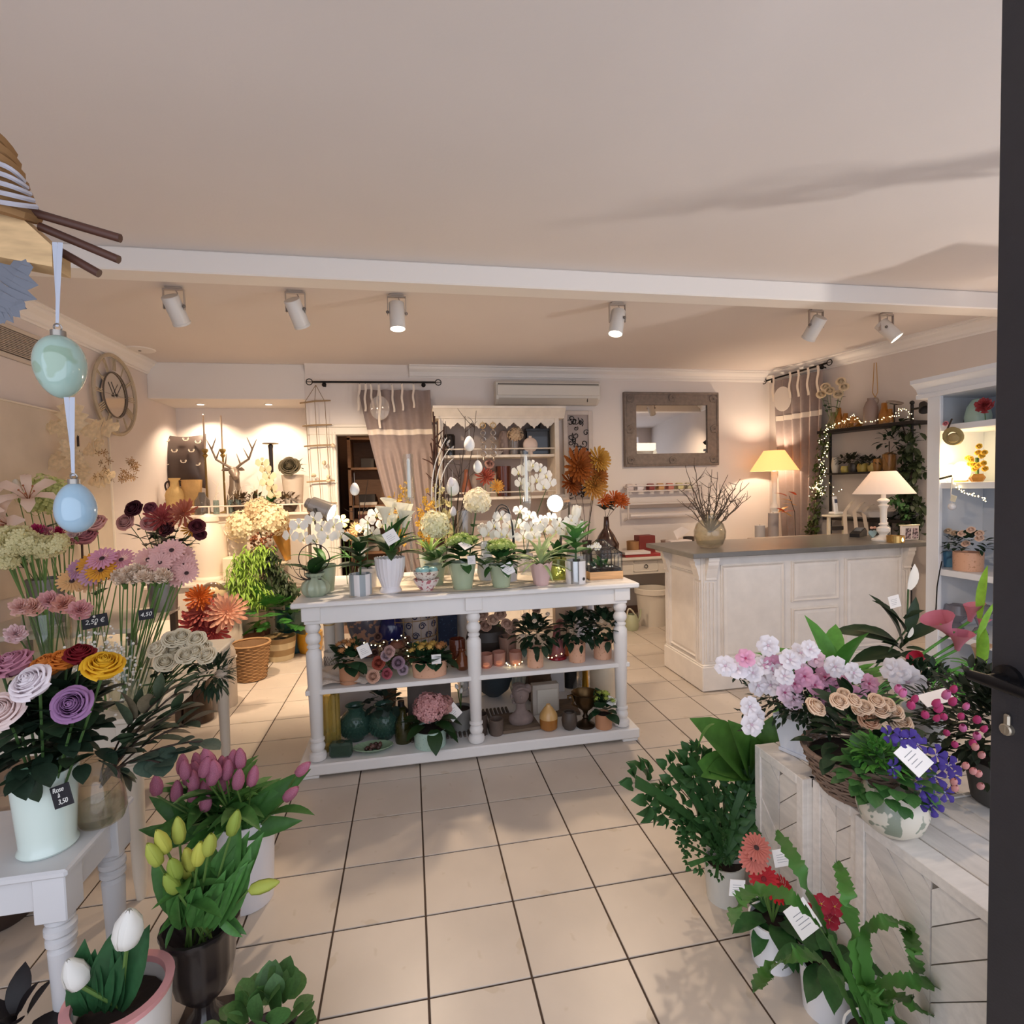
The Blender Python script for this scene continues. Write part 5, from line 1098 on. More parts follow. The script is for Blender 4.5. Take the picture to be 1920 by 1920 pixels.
lp(t, 'panel', Q(B().box(-hw, hw, -.012,.012,0,.36,.004), M('#827770', .85, var=.15, scale=9, bump=.4), False)); lp(t, 'crackle', Q(B().tube([(-hw*.9,-.014,.30),(-.02,-.014,.325),(hw*.4,-.014,.31),(hw*.9,-.014,.30)], .004,4), M('#2c2420', .9)))
p = sh(862,1352, ZB); p.y = .36; t = potted('white_bud_pot', 'rough grey zinc pot with white buds beside the middle leg', 'potted plant', p, .062,.072,.14, M('#85827c', .8, var=.15, bump=.4)); 
for px, py in ((858,1292),(866,1285),(864,1300)): q = P(px, py, Y=p.y-.02); part(t, 'bud', SM('bud', lambda: B_tulip(), WHITEB), FZ(q, (U(-.4,.4),0,1),.035)); part(t, 'stem', Q(stem(p+V((0,0,.13)), q), DSTEM), ID)
wm = B()
for k in range(26): wm.tube([(.60+.022*k*1.2,.24, ZB+.006),(.60+.022*k*1.2,.60, ZB+.006)], .009,5)
solo('woven_mat', 'dark grey-brown ribbed reed mat under the vases of the bottom board', 'mat', Q(wm, M('#5b5148', .95, var=.2)), ID)['kind'] = 'stuff'
# bottom board right
BRNC = M('#4a3c33', .6, var=.15)
p = sh(902,1377, ZB); vase('dark_cup', 'tall dark brown cup partly behind the middle leg', p, [(0,0),(.035,0),(.042,.13),(.038,.13),(.03,.01),(0,.01)], BRNC, 'cup')
p = sh(931,1376, ZB); vase('dark_cup', 'short dark brown stoneware cup right of the middle leg', p, [(0,0),(.04,0),(.043,.01),(.045,.095),(.04,.095),(.036,.012),(0,.012)], M('#5f5046', .6, var=.2, scale=18), 'cup')
def slab(lab, px0, px1, pyf, depth, ang, th=.02):
    a, b_ = P(px0, pyf, Z=ZB), P(px1, pyf, Z=ZB); t = solo('wood_slab', lab, 'board', Q(B().box(-(b_.x-a.x)/2,(b_.x-a.x)/2,0, depth, 0, th, .003), M('#6d5c4c', .9, var=.2, grain=(3,14,8), bump=.4), False), T(((a.x+b_.x)/2, a.y, ZB+.001)) @ RZ(ang), 'weathered wood slabs'); return t
slab('weathered wood slab under the stone bust', 943,1020,1377,.26,.06); slab('weathered wood slab behind the ochre vase and dark vase', 1045,1092,1345,.24,-.05)
# bust
p = sh(980,1366, ZB); p.z += .021; p.y += .04
t = thing('stone_bust', 'small grey stone bust of a head with bound hair, facing left', 'sculpture', p)
STN = M('#7d6c66', .85, var=.12, scale=25, bump=.3)
b = B(); b.lathe([(0,0),(.07,0),(.082,.02),(.078,.045),(.045,.07),(.033,.085),(.030,.12),(.034,.135),(0,.14)], 26, sy=.62)
b2 = B().sph((0,0,.185),.058,20,14,(.95,.82,1.12))
for i, v in enumerate(b2.v):
    x, y, z = v
    if x < -.03: x += .006*math.cos((z-.165)*60)                         # brow, nose and lips on the left-facing side
    b2.v[i] = (x, y, z)
b2.sph((-.056,0,.175),.011,8,6,(1,.7,1.4)).sph((-.050,0,.148),.009,8,6,(.8,1.2,.6)).sph((-.046,0,.134),.011,8,6,(1,1,.8)).sph((.045,0,.215),.03,10,8).sph((-.006,-.047,.178),.011,8,6,(.8,.4,1.3))
lp(t, 'shoulders', Q(b, STN)); h = lp(t, 'head', Q(b2, STN)); 
hr = B()
for k in range(9): a = -1.3+k*.33; hr.tube(bez((-.045*math.cos(a*.5),-.05*math.sin(a),.225),(.0,-.055*math.sin(a),.255),(.05,-.035*math.sin(a),.21),5),.009,5)
part(h, 'hair', Q(hr, STN), WM[h.name], kind='stuff')
# white frame block, ochre vase, small dark vase, trophy cup
q0, q1 = P(1004,1350, Y=.46), P(1044,1300, Y=.46); t = thing('block_frame', 'thick cream block photo frame behind the ochre vase', 'picture frame', ((q0.x+q1.x)/2,.46, ZB+.001)); hw = (q1.x-q0.x)/2
lp(t, 'outer_block', Q(B().box(-hw-.02, hw+.01,-.02,.04,0,.20,.003), M('#b9aea2', .7), False)); lp(t, 'front_board', Q(B().box(-hw+.01, hw, -.03,-.02,.012,.17,.002), M('#c9c0b2', .7), False))
p = sh(1029,1366, ZB); t = thing('ochre_vase', 'small two-tone ochre glazed bottle vase with narrow neck', 'vase', p); lp(t, 'body', Q(B().lathe([(0,0),(.045,0),(.055,.01),(.058,.07)], 26), M('#9a6224', .25, coat=.5))); lp(t, 'shoulder', Q(B().lathe([(.058,.07),(.054,.095),(.03,.13),(.014,.148),(.013,.155),(.009,.155),(0,.14)], 26), M('#c49a5e', .35, coat=.3)), label='lighter sandy glaze')
p = sh(1068,1366, ZB); vase('dark_vase', 'small dark brown egg-shaped vase between the ochre vase and the trophy', p, [(0,0),(.032,0),(.045,.02),(.05,.055),(.042,.10),(.036,.108),(.032,.106),(.036,.09),(0,.03)], M('#4b3f36', .5, var=.1))
p = sh(1098,1361, ZB); BRZ = M('#5a4428', .3,.85, var=.2); t = thing('trophy_cup', 'dark bronze two-handled trophy cup on the bottom board', 'cup', p)
lp(t, 'bowl', Q(B().lathe([(0,.085),(.014,.085),(.02,.10),(.05,.125),(.07,.17),(.078,.205),(.088,.215),(.082,.216),(.072,.2),(.06,.165),(0,.13)], 28, flute=(14,.02)), BRZ)); lp(t, 'foot', Q(B().lathe([(0,0),(.058,0),(.058,.012),(.046,.02),(.03,.03),(.014,.05),(.02,.06),(.012,.075),(.014,.088),(0,.088)], 24), M('#3d2f22', .35,.8)))
for sd in (-1,1): lp(t, 'handle', Q(B().tube([(sd*.046,0,.125),(sd*.085,0,.145),(sd*.074,0,.172),(sd*.088,0,.205),(sd*.112,0,.202),(sd*.112,0,.182),(sd*.098,0,.180)], [.006,.008,.008,.009,.008,.007,.005], 7), BRZ))
p = sh(1132,1363, ZB); t = potted('potted_kalanchoe', 'green-budded kalanchoe in a terracotta cylinder by the right front leg', 'potted plant', p, .052,.054,.09, TERRA); kalanchoe(t, p, .09,13,.10,.085,6,.022, SM('lime_buds', lambda: B_hydrangea(20,5,.6,.22), leafm('#9fae4e')), KDK); card(t, P(1147,1315, Y=p.y-.02),.06,(.2,-.7,.7), spin=.9)
# back of the bottom board right
def bk(px, py, Y): q = P(px, py, Y=Y); return V((q.x, Y, ZB+.001))
p = bk(926,1290,.86); vase('teal_bowl', 'deep blue-grey bowl in the shadow under the right shelf', p, [(0,0),(.05,0),(.11,.05),(.14,.14),(.15,.22),(.14,.22),(.1,.06),(0,.03)], M('#3a444a', .5, var=.15), 'bowl')
p = bk(1010,1290,.72); t = thing('carved_vase', 'square-shouldered vase of carved brown wood in the back of the bottom board', 'vase', p); lp(t, 'body', Q(B().lathe([(0,0),(.085,0),(.1,.08),(.085,.16),(.11,.27),(.10,.31),(.09,.31),(0,.26)], 26, flute=(5,.06)), M('#4e3826', .55, var=.25, scale=8, bump=.8, bscale=20, grain=(2,2,9))))
p = bk(978,1285,.86); vase('frosted_bowl', 'frosted ribbed pale glass jar beside the carved vase', p, [(0,0),(.07,0),(.09,.05),(.09,.24),(.08,.24),(.07,.05),(0,.03)], G('#b9bdb4', .7,.5), flute=(24,.03), n=48)
p = bk(1042,1280,.84); solo('white_box', 'plain white box in the back of the bottom board', 'box', Q(B().box(-.055,.055,-.05,.05,0,.30,.004).box(-.062,.062,-.057,.057,.25,.30,.004), M('#e2e2e6', .6), False), T(p))
p = bk(1069,1262,.88); vase('black_candle', 'short black candle behind the trophy cup', p, [(0,0),(.05,0),(.05,.27),(.045,.275),(0,.27)], M('#1d1a1a', .5), 'candle')
p = bk(1094,1285,.84); glass_vase('hourglass_vase', 'waisted clear glass vase in the back beside the cream bottle', p.x, p.y, ZB+.001, [(0,0),(.09,0),(.085,.03),(.05,.10),(.07,.2),(.08,.28),(.076,.28),(.066,.2),(.045,.1),(0,.02)], G('#e3ded6', .8,.25))
p = bk(1098,1310,.70); t = thing('gold_tealight', 'little flared gold tealight behind the trophy cup', 'candle holder', p); lp(t, 'cup', Q(B().lathe([(0,0),(.03,0),(.02,.14),(.022,.18),(.045,.22),(.04,.22),(0,.19)], 18), M('#c79a3c', .3,.9)))
p = bk(1131,1300,.52); vase('cream_bottle', 'large cream stoneware bottle vase with round shoulder at the right of the bottom board', p, [(0,0),(.085,0),(.092,.02),(.092,.22),(.082,.27),(.05,.305),(.032,.318),(.03,.345),(.038,.36),(.03,.36),(.024,.33),(0,.3)], M('#d6c6ad', .5, var=.06))
cb = B().tube([P(x, y, Z=ZB+.004) for x, y in ((955,1270),(948,1290),(935,1298),(905,1305),(880,1310))], .003,5); solo('pale_cable', 'thin pale cord trailing across the bottom board', 'cord', Q(cb, M('#cfc8be', .6)), ID)
# ================================================================== back wall: curtain, ladder, air conditioner, mirror, ribbon rack
IRON = M('#231f1d', .5,.7); GREYC = M('#8f7f7a', .9, var=.05, scale=30, sheen=.3); TIE = M('#e0d3c4', .9); YW = YB
def curtain_rod(name, lab, a, b_, brackets):
    a, b_ = Vector(a), Vector(b_); d = (b_-a).normalized(); t = thing(name, lab, 'curtain rod', a)
    part(t, 'rod', Q(B().tube([a, b_], .011,8), IRON), ID)
    nrm = d.cross(V((0,0,1)))
    for e, s_ in ((a, -1),(b_, 1)):
        c = e+d*s_*.034; q = B().ring(c, .032,.005,20,6, nrm).tube([c-V((0,0,.0))-d*.03, c+d*.03], .004,5); part(t, 'finial', Q(q, IRON), ID)
    for f in brackets:
        c = a.lerp(b_, f); q = B().sph(c-V((0,0,.03)),.025,10,6).tube([c-V((0,0,.03)), c-V((0,0,.03))+nrm*(-.12)*(1 if nrm.y < 0 else -1)], .009,6); part(t, 'bracket', Q(q, IRON), ID)
    return t
RY_ = YB-.10; ra, rb = P(586,716, Y=RY_), P(816,717, Y=RY_)
curtain_rod('curtain_rod', 'black iron curtain rod with ring finials across the doorway', ra, rb, (.09,.90))
def curtain(name, lab, edges, z0, z1, fn, zband, mat, group=None):      # edges: (u)->top point, fn(u,v)->point
    t = thing(name, lab, 'curtain', fn(.5,1),0, group)
    def sheet(v0, v1, nv, off=0.0): return B().grid(lambda u, v: fn(u, v0+(v1-v0)*v)+V((0,-off, 0)),110, nv)
    part(t, 'cloth', Q(sheet(0,1,30), mat, True, None), ID); part(t, 'cream_band', Q(sheet(zband, zband+.022,1,.006), TIE, True, None), ID); return t
def cfn(u, v):                                                           # gathered to the right, swept aside towards the lower left corner
    zt = P(740,728, Y=RY_).z-.02; xl, xr = P(668,716, Y=RY_).x, P(806,716, Y=RY_).x
    d = 1-v; z = zt-d*(zt-.03); sw = (d**1.15); xl2 = xl+.02+(.62*sw if d > .2 else .62*sw); x = (xl2+(xr+.06*d-xl2)*u); fr_ = 30 if d < .25 else 42
    return V((x, RY_-.01+.022*math.sin(u*fr_)*(1-.3*d), z+.02*math.sin(u*9)*d))
ct_ = curtain('door_curtain', 'taupe curtain drawn aside over the store room doorway', None, 0,0, cfn, .815, GREYC)
for u in (.02,.10,.17,.28,.46,.60,.76):
    q = cfn(u, 1.0); bb = B(); L_ = U(.26,.32); s2 = U(-.03,.05)
    bb.grid(lambda a, b2: q+V(((a-.5)*.022+s2*b2+.006*math.sin(b2*9),-.035-.004*math.sin(b2*14+a),.055-b2*L_)),2,9)
    part(ct_, 'linen_tie', Q(bb, TIE, True, None), ID); part(ct_, 'rod_loop', Q(B().ring(q+V((0,0,.045)),.022,.003,14,5,(1,0,0)), IRON), ID)
q = P(712,765, Y=RY_-.09); t = thing('hanging_disc', 'clear glass disc with a linen ribbon hanging on the doorway curtain', 'ornament', q); lp(t, 'disc', Q(B().lathe([(0,-.003),(.10,-.003),(.105,0),(.10,.003),(0,.003)], 30, sy=1.25).xf(RT(PI/2,4, 'X')), G('#ece4dc', 1.0,.25))); lp(t, 'ribbon', Q(B().grid(lambda u, v: (.012*(u-.5)*2+.01*math.sin(v*6),-.006,.20-.42*v),2,10), TIE, True, None))
# rope ladder
t = thing('rope_ladder', 'little driftwood and string ladder hanging left of the doorway', 'ladder', P(592,730, Y=RY_-.02)); LY = YB-.09
TW = M('#9c8262', .9, var=.15); RP = M('#8a7358', .9)
for k, (xa, xb, y) in enumerate(((562,620,753),(567,622,798),(570,625,836),(575,628,903),(579,632,945))): part(t, 'rung', Q(B().tube([P(xa, y+(3 if k == 0 else 1), Y=LY), P((xa+xb)/2, y-1, Y=LY), P(xb, y-2, Y=LY)], [.008,.010,.007], 6), TW), ID)
for a, b2 in ((572,590),(590,609),(609,628)):
    part(t, 'string', Q(B().tube([P(592,722, Y=LY), P(a if a < 600 else a, 753, Y=LY), P(a+5,836, Y=LY), P(a+12,945, Y=LY)], .0035,5), RP), ID)
for px, py in ((588,888),(612,893),(622,838),(604,868),(616,905)): part(t, 'shell', SM('shell', lambda: B().lathe([(0,0),(.5,.3),(.8,.9),(.5,1.1),(0,1.0)], 10), M('#d9c3a4', .6)), FZ(P(px, py, Y=LY-.02),(U(-1,1),-.3, U(-1,1)),.035))
# air conditioner
a0, a1 = P(930,712, Y=YB-.19), P(1126,757, Y=YB-.19); acx0, acx1, acz0, acz1 = a0.x, a1.x, a1.z, a0.z
t = thing('air_conditioner', 'cream wall air conditioner under the cornice, right of the curtain rod', 'air conditioner', ((acx0+acx1)/2, YB-.1,(acz0+acz1)/2)); ACM = M('#dfd8cc', .4)
pf = [(YB-.002, acz1),(YB-.15, acz1),(YB-.185, acz1-.03),(YB-.19, acz0+.10),(YB-.175, acz0+.05),(YB-.10, acz0),(YB-.002, acz0)]
part(t, 'casing', Q(B().poly([(acx0, y, z) for y, z in pf], (acx1-acx0,0,0)), ACM, False), ID); part(t, 'front_panel', Q(B().box(acx0+.01, acx1-.01, YB-.203, YB-.186, acz0+.09, acz1-.055,.006), ACM, False), ID)
part(t, 'intake_slot', Q(B().box(acx0+.02, acx1-.02, YB-.1925, YB-.17, acz1-.05, acz1-.038), M('#6a625a', .7), False), ID); part(t, 'louvre', Q(B().poly([(acx0+.03, YB-.183, acz0+.066),(acx0+.03, YB-.115, acz0+.008),(acx0+.03, YB-.12, acz0+.0),(acx0+.03, YB-.19, acz0+.06)], (acx1-acx0-.06,0,0)), M('#cfc7ba', .45), False), ID)
part(t, 'display_slot', Q(B().box(acx1-.16, acx1-.155, YB-.19, YB-.17, acz0+.02, acz0+.06), M('#3c3632', .6), False), ID)
# ornate panel beside the hutch
q0, q1 = P(1056,770, Y=YB-.06), P(1113,905, Y=YB-.06); x0, x1, zt, zb_ = q0.x, q1.x, q0.z, q1.z-.25
t = thing('framed_scrollwork', 'narrow whitewashed frame holding black wrought iron scrollwork, between hutch and mirror', 'panel', ((x0+x1)/2, YB-.05, zb_)); f = .05
for a in ((x0, x0+f, zb_, zt),(x1-f, x1, zb_, zt),(x0+f, x1-f, zt-f, zt),(x0+f, x1-f, zb_, zb_+f)): part(t, 'frame_board', Q(B().box(a[0], a[1], YB-.06, YB-.025, a[2], a[3], .004), M('#cfc4bb', .7, var=.08), False), ID)
part(t, 'backing', Q(B().box(x0+f, x1-f, YB-.035, YB-.028, zb_+f, zt-f), M('#a99d98', .8), False), ID)
sc_ = B()
for k in range(52):
    c = V((U(x0+f+.02, x1-f-.02), YB-.042, U(zb_+f+.03, zt-f-.02))); s_ = U(.03,.055); d0 = U(0, TAU); sg = R.choice((-1,1)); sc_.tube([c+V((s_*(1-u*.8)*math.cos(d0+sg*u*7),0, s_*(1-u*.8)*math.sin(d0+sg*u*7))) for u in [i/10 for i in range(11)]], .0055,4)
part(t, 'scrollwork', Q(sc_, IRON), ID, kind='stuff')
# mirror
MRY = YB-.035; m0, m1 = P(1169,735, Y=MRY), P(1347,872, Y=MRY); x0, x1, z1_, z0_ = m0.x, m1.x, m0.z, m1.z
t = thing('wall_mirror', 'rectangular mirror in a grey-brown carved frame on the back wall', 'mirror', ((x0+x1)/2, YB-.03,(z0_+z1_)/2)); FRM = M('#7d7067', .7, var=.15, scale=25, bump=.4); f = .155
def bar(pts): part(t, 'frame_side', Q(B().poly(pts, (0,.045,0)), FRM, False), ID)
yy = YB-.05
bar([(x0, yy, z0_),(x1, yy, z0_),(x1-f, yy+.0, z0_+f),(x0+f, yy, z0_+f)]); bar([(x1, yy, z0_),(x1, yy, z1_),(x1-f, yy, z1_-f),(x1-f, yy, z0_+f)]); bar([(x1, yy, z1_),(x0, yy, z1_),(x0+f, yy, z1_-f),(x1-f, yy, z1_-f)]); bar([(x0, yy, z1_),(x0, yy, z0_),(x0+f, yy, z0_+f),(x0+f, yy, z1_-f)])
ed = B()
for (a, b2) in (((x0+.015, z0_+.015),(x1-.015, z0_+.015)),((x1-.015, z0_+.015),(x1-.015, z1_-.015)),((x1-.015, z1_-.015),(x0+.015, z1_-.015)),((x0+.015, z1_-.015),(x0+.015, z0_+.015))): part(t, 'outer_bead', Q(B().tube([(a[0], yy, a[1]),(b2[0], yy, b2[1])], .015,6), FRM), ID)
part(t, 'mirror_glass', Q(B().box(x0+f-.01, x1-f+.01, YB-.03, YB-.02, z0_+f-.01, z1_-f+.01), M('#e6e3e0', .02,1.0), False), ID)
for cx_, cz_ in ((x0+.08, z0_+.08),(x1-.08, z0_+.08),(x0+.08, z1_-.08),(x1-.08, z1_-.08),((x0+x1)/2, z1_-.07),((x0+x1)/2, z0_+.07),(x0+.07,(z0_+z1_)/2),(x1-.07,(z0_+z1_)/2)):
    o_ = B()
    for k in range(5): a = TAU*k/5; o_.tube([(cx_+.05*(1-.75*u)*math.cos(a+u*4), yy-.006, cz_+.05*(1-.75*u)*math.sin(a+u*4)) for u in [i/8 for i in range(9)]], .008,5)
    part(t, 'carved_ornament', Q(o_, FRM), ID, kind='stuff')
# ribbon rack with rolls
r0, r1 = P(1174,907, Y=YB-.10), P(1300,968, Y=YB-.10); x0, x1 = r0.x, r1.x+.12; zt, zm = r0.z, P(1180,945, Y=YB-.1).z; zb_ = r1.z
t = thing('ribbon_rack', 'cream wall rack for ribbon rolls and wrapping paper beside the mirror', 'rack', ((x0+x1)/2, YB-.05, zt)); RK = M('#d9cec7', .5)
for z in (zt-.02, zt-.085): part(t, 'shelf_bar', Q(B().box(x0, x1, YB-.12, YB-.085, z-.018, z, .003), RK, False), ID)
for x in (x0+.01, x1-.02): part(t, 'arm', Q(B().tube([(x, YB-.002, zt-.04),(x, YB-.11, zt-.05),(x, YB-.14, zm),(x, YB-.12, zb_),(x, YB-.005, zb_-.03)], .010,6), RK), ID)
part(t, 'wall_plate', Q(B().box(x0+.02, x1-.02, YB-.03, YB-.002, zm-.06, zm+.0,.003), M('#a2958e', .6), False), ID)
part(t, 'cutter_bar', Q(B().box(x0, x1, YB-.15, YB-.13, zm-.012, zm+.012,.003), M('#d8cfc8', .35,.3), False), ID)
solo('paper_roll', 'long roll of clear wrapping foil in the ribbon rack', 'paper roll', Q(B().lathe([(0,0),(.035,0),(.035, x1-x0-.08),(0, x1-x0-.08)], 20).xf(RT(PI/2,4, 'Y')), M('#e4dcd8', .2,.2)), T((x0+.04, YB-.10, zb_+.03)))
for k, (px, hx, lab) in enumerate(((1182, '#d8c8c4', 'pale mauve'),(1200, '#e6dede', 'white'),(1222, '#8c3f3c', 'dark red'),(1240, '#d1a06a', 'tan'),(1258, '#c97f6e', 'salmon'),(1276, '#d9cf98', 'straw'),(1294, '#cfc6a8', 'sand'))):
    q = P(px, 915, Y=YB-.1); solo('ribbon_roll', lab+' ribbon roll on the wall rack', 'ribbon', Q(B().lathe([(.018,-.035),(.05,-.035),(.05,.035),(.018,.035),(.018,-.035)], 22).xf(RT(PI/2,4, 'Y')), M(hx, .6)), T((q.x, YB-.062, zt-.055)), 'ribbon rolls on the rack')
# things on the desk
def dsk(px, Y, py=1045): q = P(px, py, Y=Y); return V((q.x, Y, DZ+.001))
p = dsk(1120,2.95); solo('cream_box', 'cream cardboard box on the desk behind the terrarium', 'box', Q(B().box(-.16,.16,-.1,.1,0,.16,.004), M('#ddd0c3', .7), False), T(p))
p = dsk(1187,2.98); t = thing('wood_pot', 'tan wooden cylinder pot on the desk', 'pot', p); lp(t, 'pot', Q(B().lathe(pot_prof(.07,.075,.16),24), M('#a87b4e', .6, var=.1)))
p = dsk(1209,3.0); solo('red_box', 'dark red square box standing on the desk', 'box', Q(B().box(-.10,.10,-.08,.08,0,.22,.004), M('#7d2f28', .6), False), T(p))
p = dsk(1198,2.83); t = thing('document_tray', 'stack of white papers over a red folder at the desk edge', 'papers', p); lp(t, 'red_folder', Q(B().box(-.20,.24,-.09,.1,0,.03,.003), M('#a63a3a', .5), False)); lp(t, 'papers', Q(B().box(-.21,.10,-.1,.09,.031,.06,.002), M('#ece4e0', .7), False))
p = dsk(1273,2.95); p.z += 0; t = thing('tissue_box', 'white tissue box with a tissue sticking up on the desk', 'box', p); lp(t, 'box_body', Q(B().box(-.14,.14,-.07,.07,0,.15,.006), M('#e6dcd9', .6), False))
lp(t, 'tissue', Q(B().grid(lambda u, v: ((u-.5)*.22*v+.05*(v-.4),-.02+.05*u*(1-v),.14+.17*v*(1-.5*abs(u-.5)*1.2)),6,5), M('#f0e9e6', .9), True, None))
for px, hx, lab, h in ((1250, '#a88f80', 'taupe ceramic pot beside the tissue box', .14),(1292, '#3a302c', 'small dark pot behind the tissue box', .17)): p = dsk(px, 3.08); solo('desk_pot', lab, 'pot', Q(B().lathe(pot_prof(.06,.07, h),20), M(hx, .5)), T(p))
# vase with orange silk flowers
p = dsk(1138,2.80); p.z = DZ+.001; t = thing('dark_bottle_vase', 'tall dark brown bottle vase with slim neck on the desk', 'vase', p); lp(t, 'body', Q(B().lathe([(0,0),(.09,0),(.13,.06),(.14,.16),(.09,.26),(.035,.34),(.026,.46),(.03,.47),(.022,.47),(0,.30)], 28), M('#3a211c', .2, coat=.5)))
OC = SM('orange_dahlia', lambda: B_chrys(56), pet('#c9682c'))
for k, (px, py, lab) in enumerate(((1131,938, 'left'),(1152,935, 'middle'),(1164,940, 'right'))): cut('orange_dahlia', 'orange silk dahlia, '+lab+' of three in the dark bottle vase', 'flower', 'orange silk dahlias', p+V((0,0,.44)), P(px, py, Y=2.72), OC, .105,(U(-.4,.4),-1,.4), BRANCH, (0,0,.0), LF(leafm('#2a2a22'),.5,.3),4,.13)
# big dried orange spider flowers beside the hutch
tv = P(1100,1000, Y=2.62); t = thing('dark_floor_vase', 'slender dark vase under the big orange spider blooms', 'vase', (tv.x, 2.62,0)); lp(t, 'body', Q(B().lathe([(0,0),(.08,0),(.10,.3),(.07,.7),(.045,.95),(.055,1.0),(.045,1.0),(0,.9)], 24), M('#2d2620', .4)))
for k, (px, py, s, hx, lab) in enumerate(((1085,875,.22, '#a9622c', 'largest rust-orange'),(1122,862,.15, '#c89a45', 'golden upper right'),(1112,912,.17, '#c8954a', 'straw-gold lower right'),(1070,905,.15, '#9a5426', 'burnt orange lower left'),(1120,893,.13, '#a86a2c', 'curled amber right'))):
    cut('spider_bloom', lab+' dried spider bloom beside the hutch', 'flower', 'dried spider blooms', (tv.x, 2.62,.95), P(px, py, Y=2.55), SM('spider', lambda: B_chrys(90), pet(hx)), s, (U(-.5,.5),-1,.2), BRANCH, (0,0,.1))
# bin and watering can under the desk
q = P(1231,1177, Z=0); t = thing('waste_bin', 'white plastic bucket bin under the desk by the counter', 'bin', (q.x+.03, q.y+.16,0)); lp(t, 'bucket', Q(B().lathe(pot_prof(.15,.185,.42,.008),32), M('#dcd2c4', .5))); lp(t, 'rim', Q(B().lathe([(.186,.36),(.2,.365),(.2,.42),(.185,.425)], 32), M('#e2d8ca', .5)))
q = P(1189,1183, Z=0); t = thing('watering_can', 'pale green enamel watering can on the floor beside the bin', 'watering can', (q.x, q.y+.06,0)); WCM = M('#b9bd9c', .35, coat=.3)
lp(t, 'body', Q(B().lathe([(0,0),(.065,0),(.078,.05),(.07,.12),(.05,.17),(.045,.17),(.06,.11),(0,.02)], 26), WCM)); lp(t, 'handle', Q(B().tube(bez((-.055,0,.13),(-.05,0,.32),(.04,0,.16),10),.009,7), M('#d8cdb4', .4))); lp(t, 'spout', Q(B().tube(bez((.06,0,.07),(.11,0,.12),(.105,0,.22),6), [.016,.014,.012,.011,.010,.010,.013], 8), WCM))
# ================================================================== hutch contents
def hs(px, Y, z): q = P(px, 900, Y=Y); return V((q.x, Y, z+.001))
HS1, HS2 = 1.965,1.50; BLK2 = M('#17171b', .25, coat=.4); CHR = M('#b9b0a8', .2,.9)
p = hs(845,3.06, HS1); t = thing('black_jar', 'black jar with silver leaf motif at the left of the top hutch shelf', 'jar', p); lp(t, 'jar', Q(B().lathe([(0,0),(.06,0),(.065,.22),(.05,.24),(0,.24)], 22), BLK2)); [lp(t, 'silver_leaf', LF(M('#c9c4bc', .3,.6),.4,.1),(-.02*k+.01,-.068,.06+.035*k), RT(.6*(-1)**k, 4, 'Y') @ RT(PI/2,4, 'X') @ SC(.06)) for k in range(4)]
for k, px in enumerate((908,927)):
    p = P(px, 0, Y=HY0-.01) if False else hs(px, HY0-.02,0); t = thing('ring_garland', ('left', 'right')[k]+' hanging garland of chrome rings in the hutch', 'garland', (p.x, HY0-.02,2.30),0, 'chrome ring garlands')
    for j in range(4): z = -.10-.075*j; r_ = .026 if j % 2 == 0 else .030; lp(t, 'ring', Q(B().ring((0,0, z), r_, .006,8 if j % 2 else 18,6,(0,1,0)), CHR)); lp(t, 'link', Q(B().sph((0,0, z+.037),.008,8,5), CHR))
    lp(t, 'drop', Q(B().lathe([(0,-.41),(.014,-.39),(.008,-.36),(0,-.355)], 10), CHR)); lp(t, 'cord', Q(B().tube([(0,0,-.06),(0,0,.03)], .003,5), M('#c9b28a', .6))); lp(t, 'hanger', Q(B().ring((0,0,-.02),.03,.005,18,6,(.3,1,0)), M('#b89a68', .4,.6)))
p = hs(948,3.05, HS1); vase('clay_jar', 'grey-brown round-topped jar on the top hutch shelf', p, [(0,0),(.06,0),(.07,.06),(.07,.2),(.05,.27),(0,.285)], M('#8d7a72', .6), 'jar')
p = hs(965,2.98, HS1); glass_vase('ribbed_tumbler', 'clear ribbed tumbler holding a pale hydrangea in the hutch', p.x, p.y, p.z, [(0,0),(.045,0),(.062,.16),(.058,.16),(.04,.01),(0,.01)], G('#cfc6c0', 1,.15), flute=(18,.03), n=54)
cut('hydrangea_stem', 'pale champagne hydrangea in the ribbed tumbler', 'flower', None, p+V((0,0,.02)), P(966,815, Y=2.96), HYD('#dcc3a4', 90),.085,(0,-.4,1))
for k, (px0, px1, z1, Y, lab) in enumerate(((985,1028,.30,3.10, 'wide black lidded canister at the right of the top hutch shelf'),(998,1012,.37,3.16, 'tall narrow black bottle box behind the canister'))):
    a, b2 = P(px0,830, Y=Y).x, P(px1,830, Y=Y).x; t = thing('black_canister', lab, 'box', ((a+b2)/2, Y, HS1+.001)); lp(t, 'body', Q(B().box(-(b2-a)/2,(b2-a)/2,-.05,.05,0, z1,.012), BLK2, False)); lp(t, 'lid', Q(B().box(-(b2-a)/2-.004,(b2-a)/2+.004,-.054,.054, z1-.03, z1+.004,.004), M('#222226', .3), False))
p = hs(996,2.94, HS1); t = thing('round_flask', 'pale pink round flat flask in front of the black canister', 'vase', p); lp(t, 'body', Q(B().sph((0,0,.105),.085,22,12,(1,.4,1)).lathe([(.03,.0),(.025,.03)], 14), M('#d8c3b5', .4))); lp(t, 'neck', Q(B().lathe([(.02,.18),(.018,.2),(.024,.205)], 14), M('#d8c3b5', .4)))
for px, lab in ((935, 'low white bowl'),(920, 'pale dish')): p = hs(px, 2.98, HS1); vase('small_bowl', lab+' on the top hutch shelf below the garlands', p, [(0,0),(.03,0),(.06,.04),(.055,.04),(0,.008)], M('#c9bdb4', .4), 'bowl')
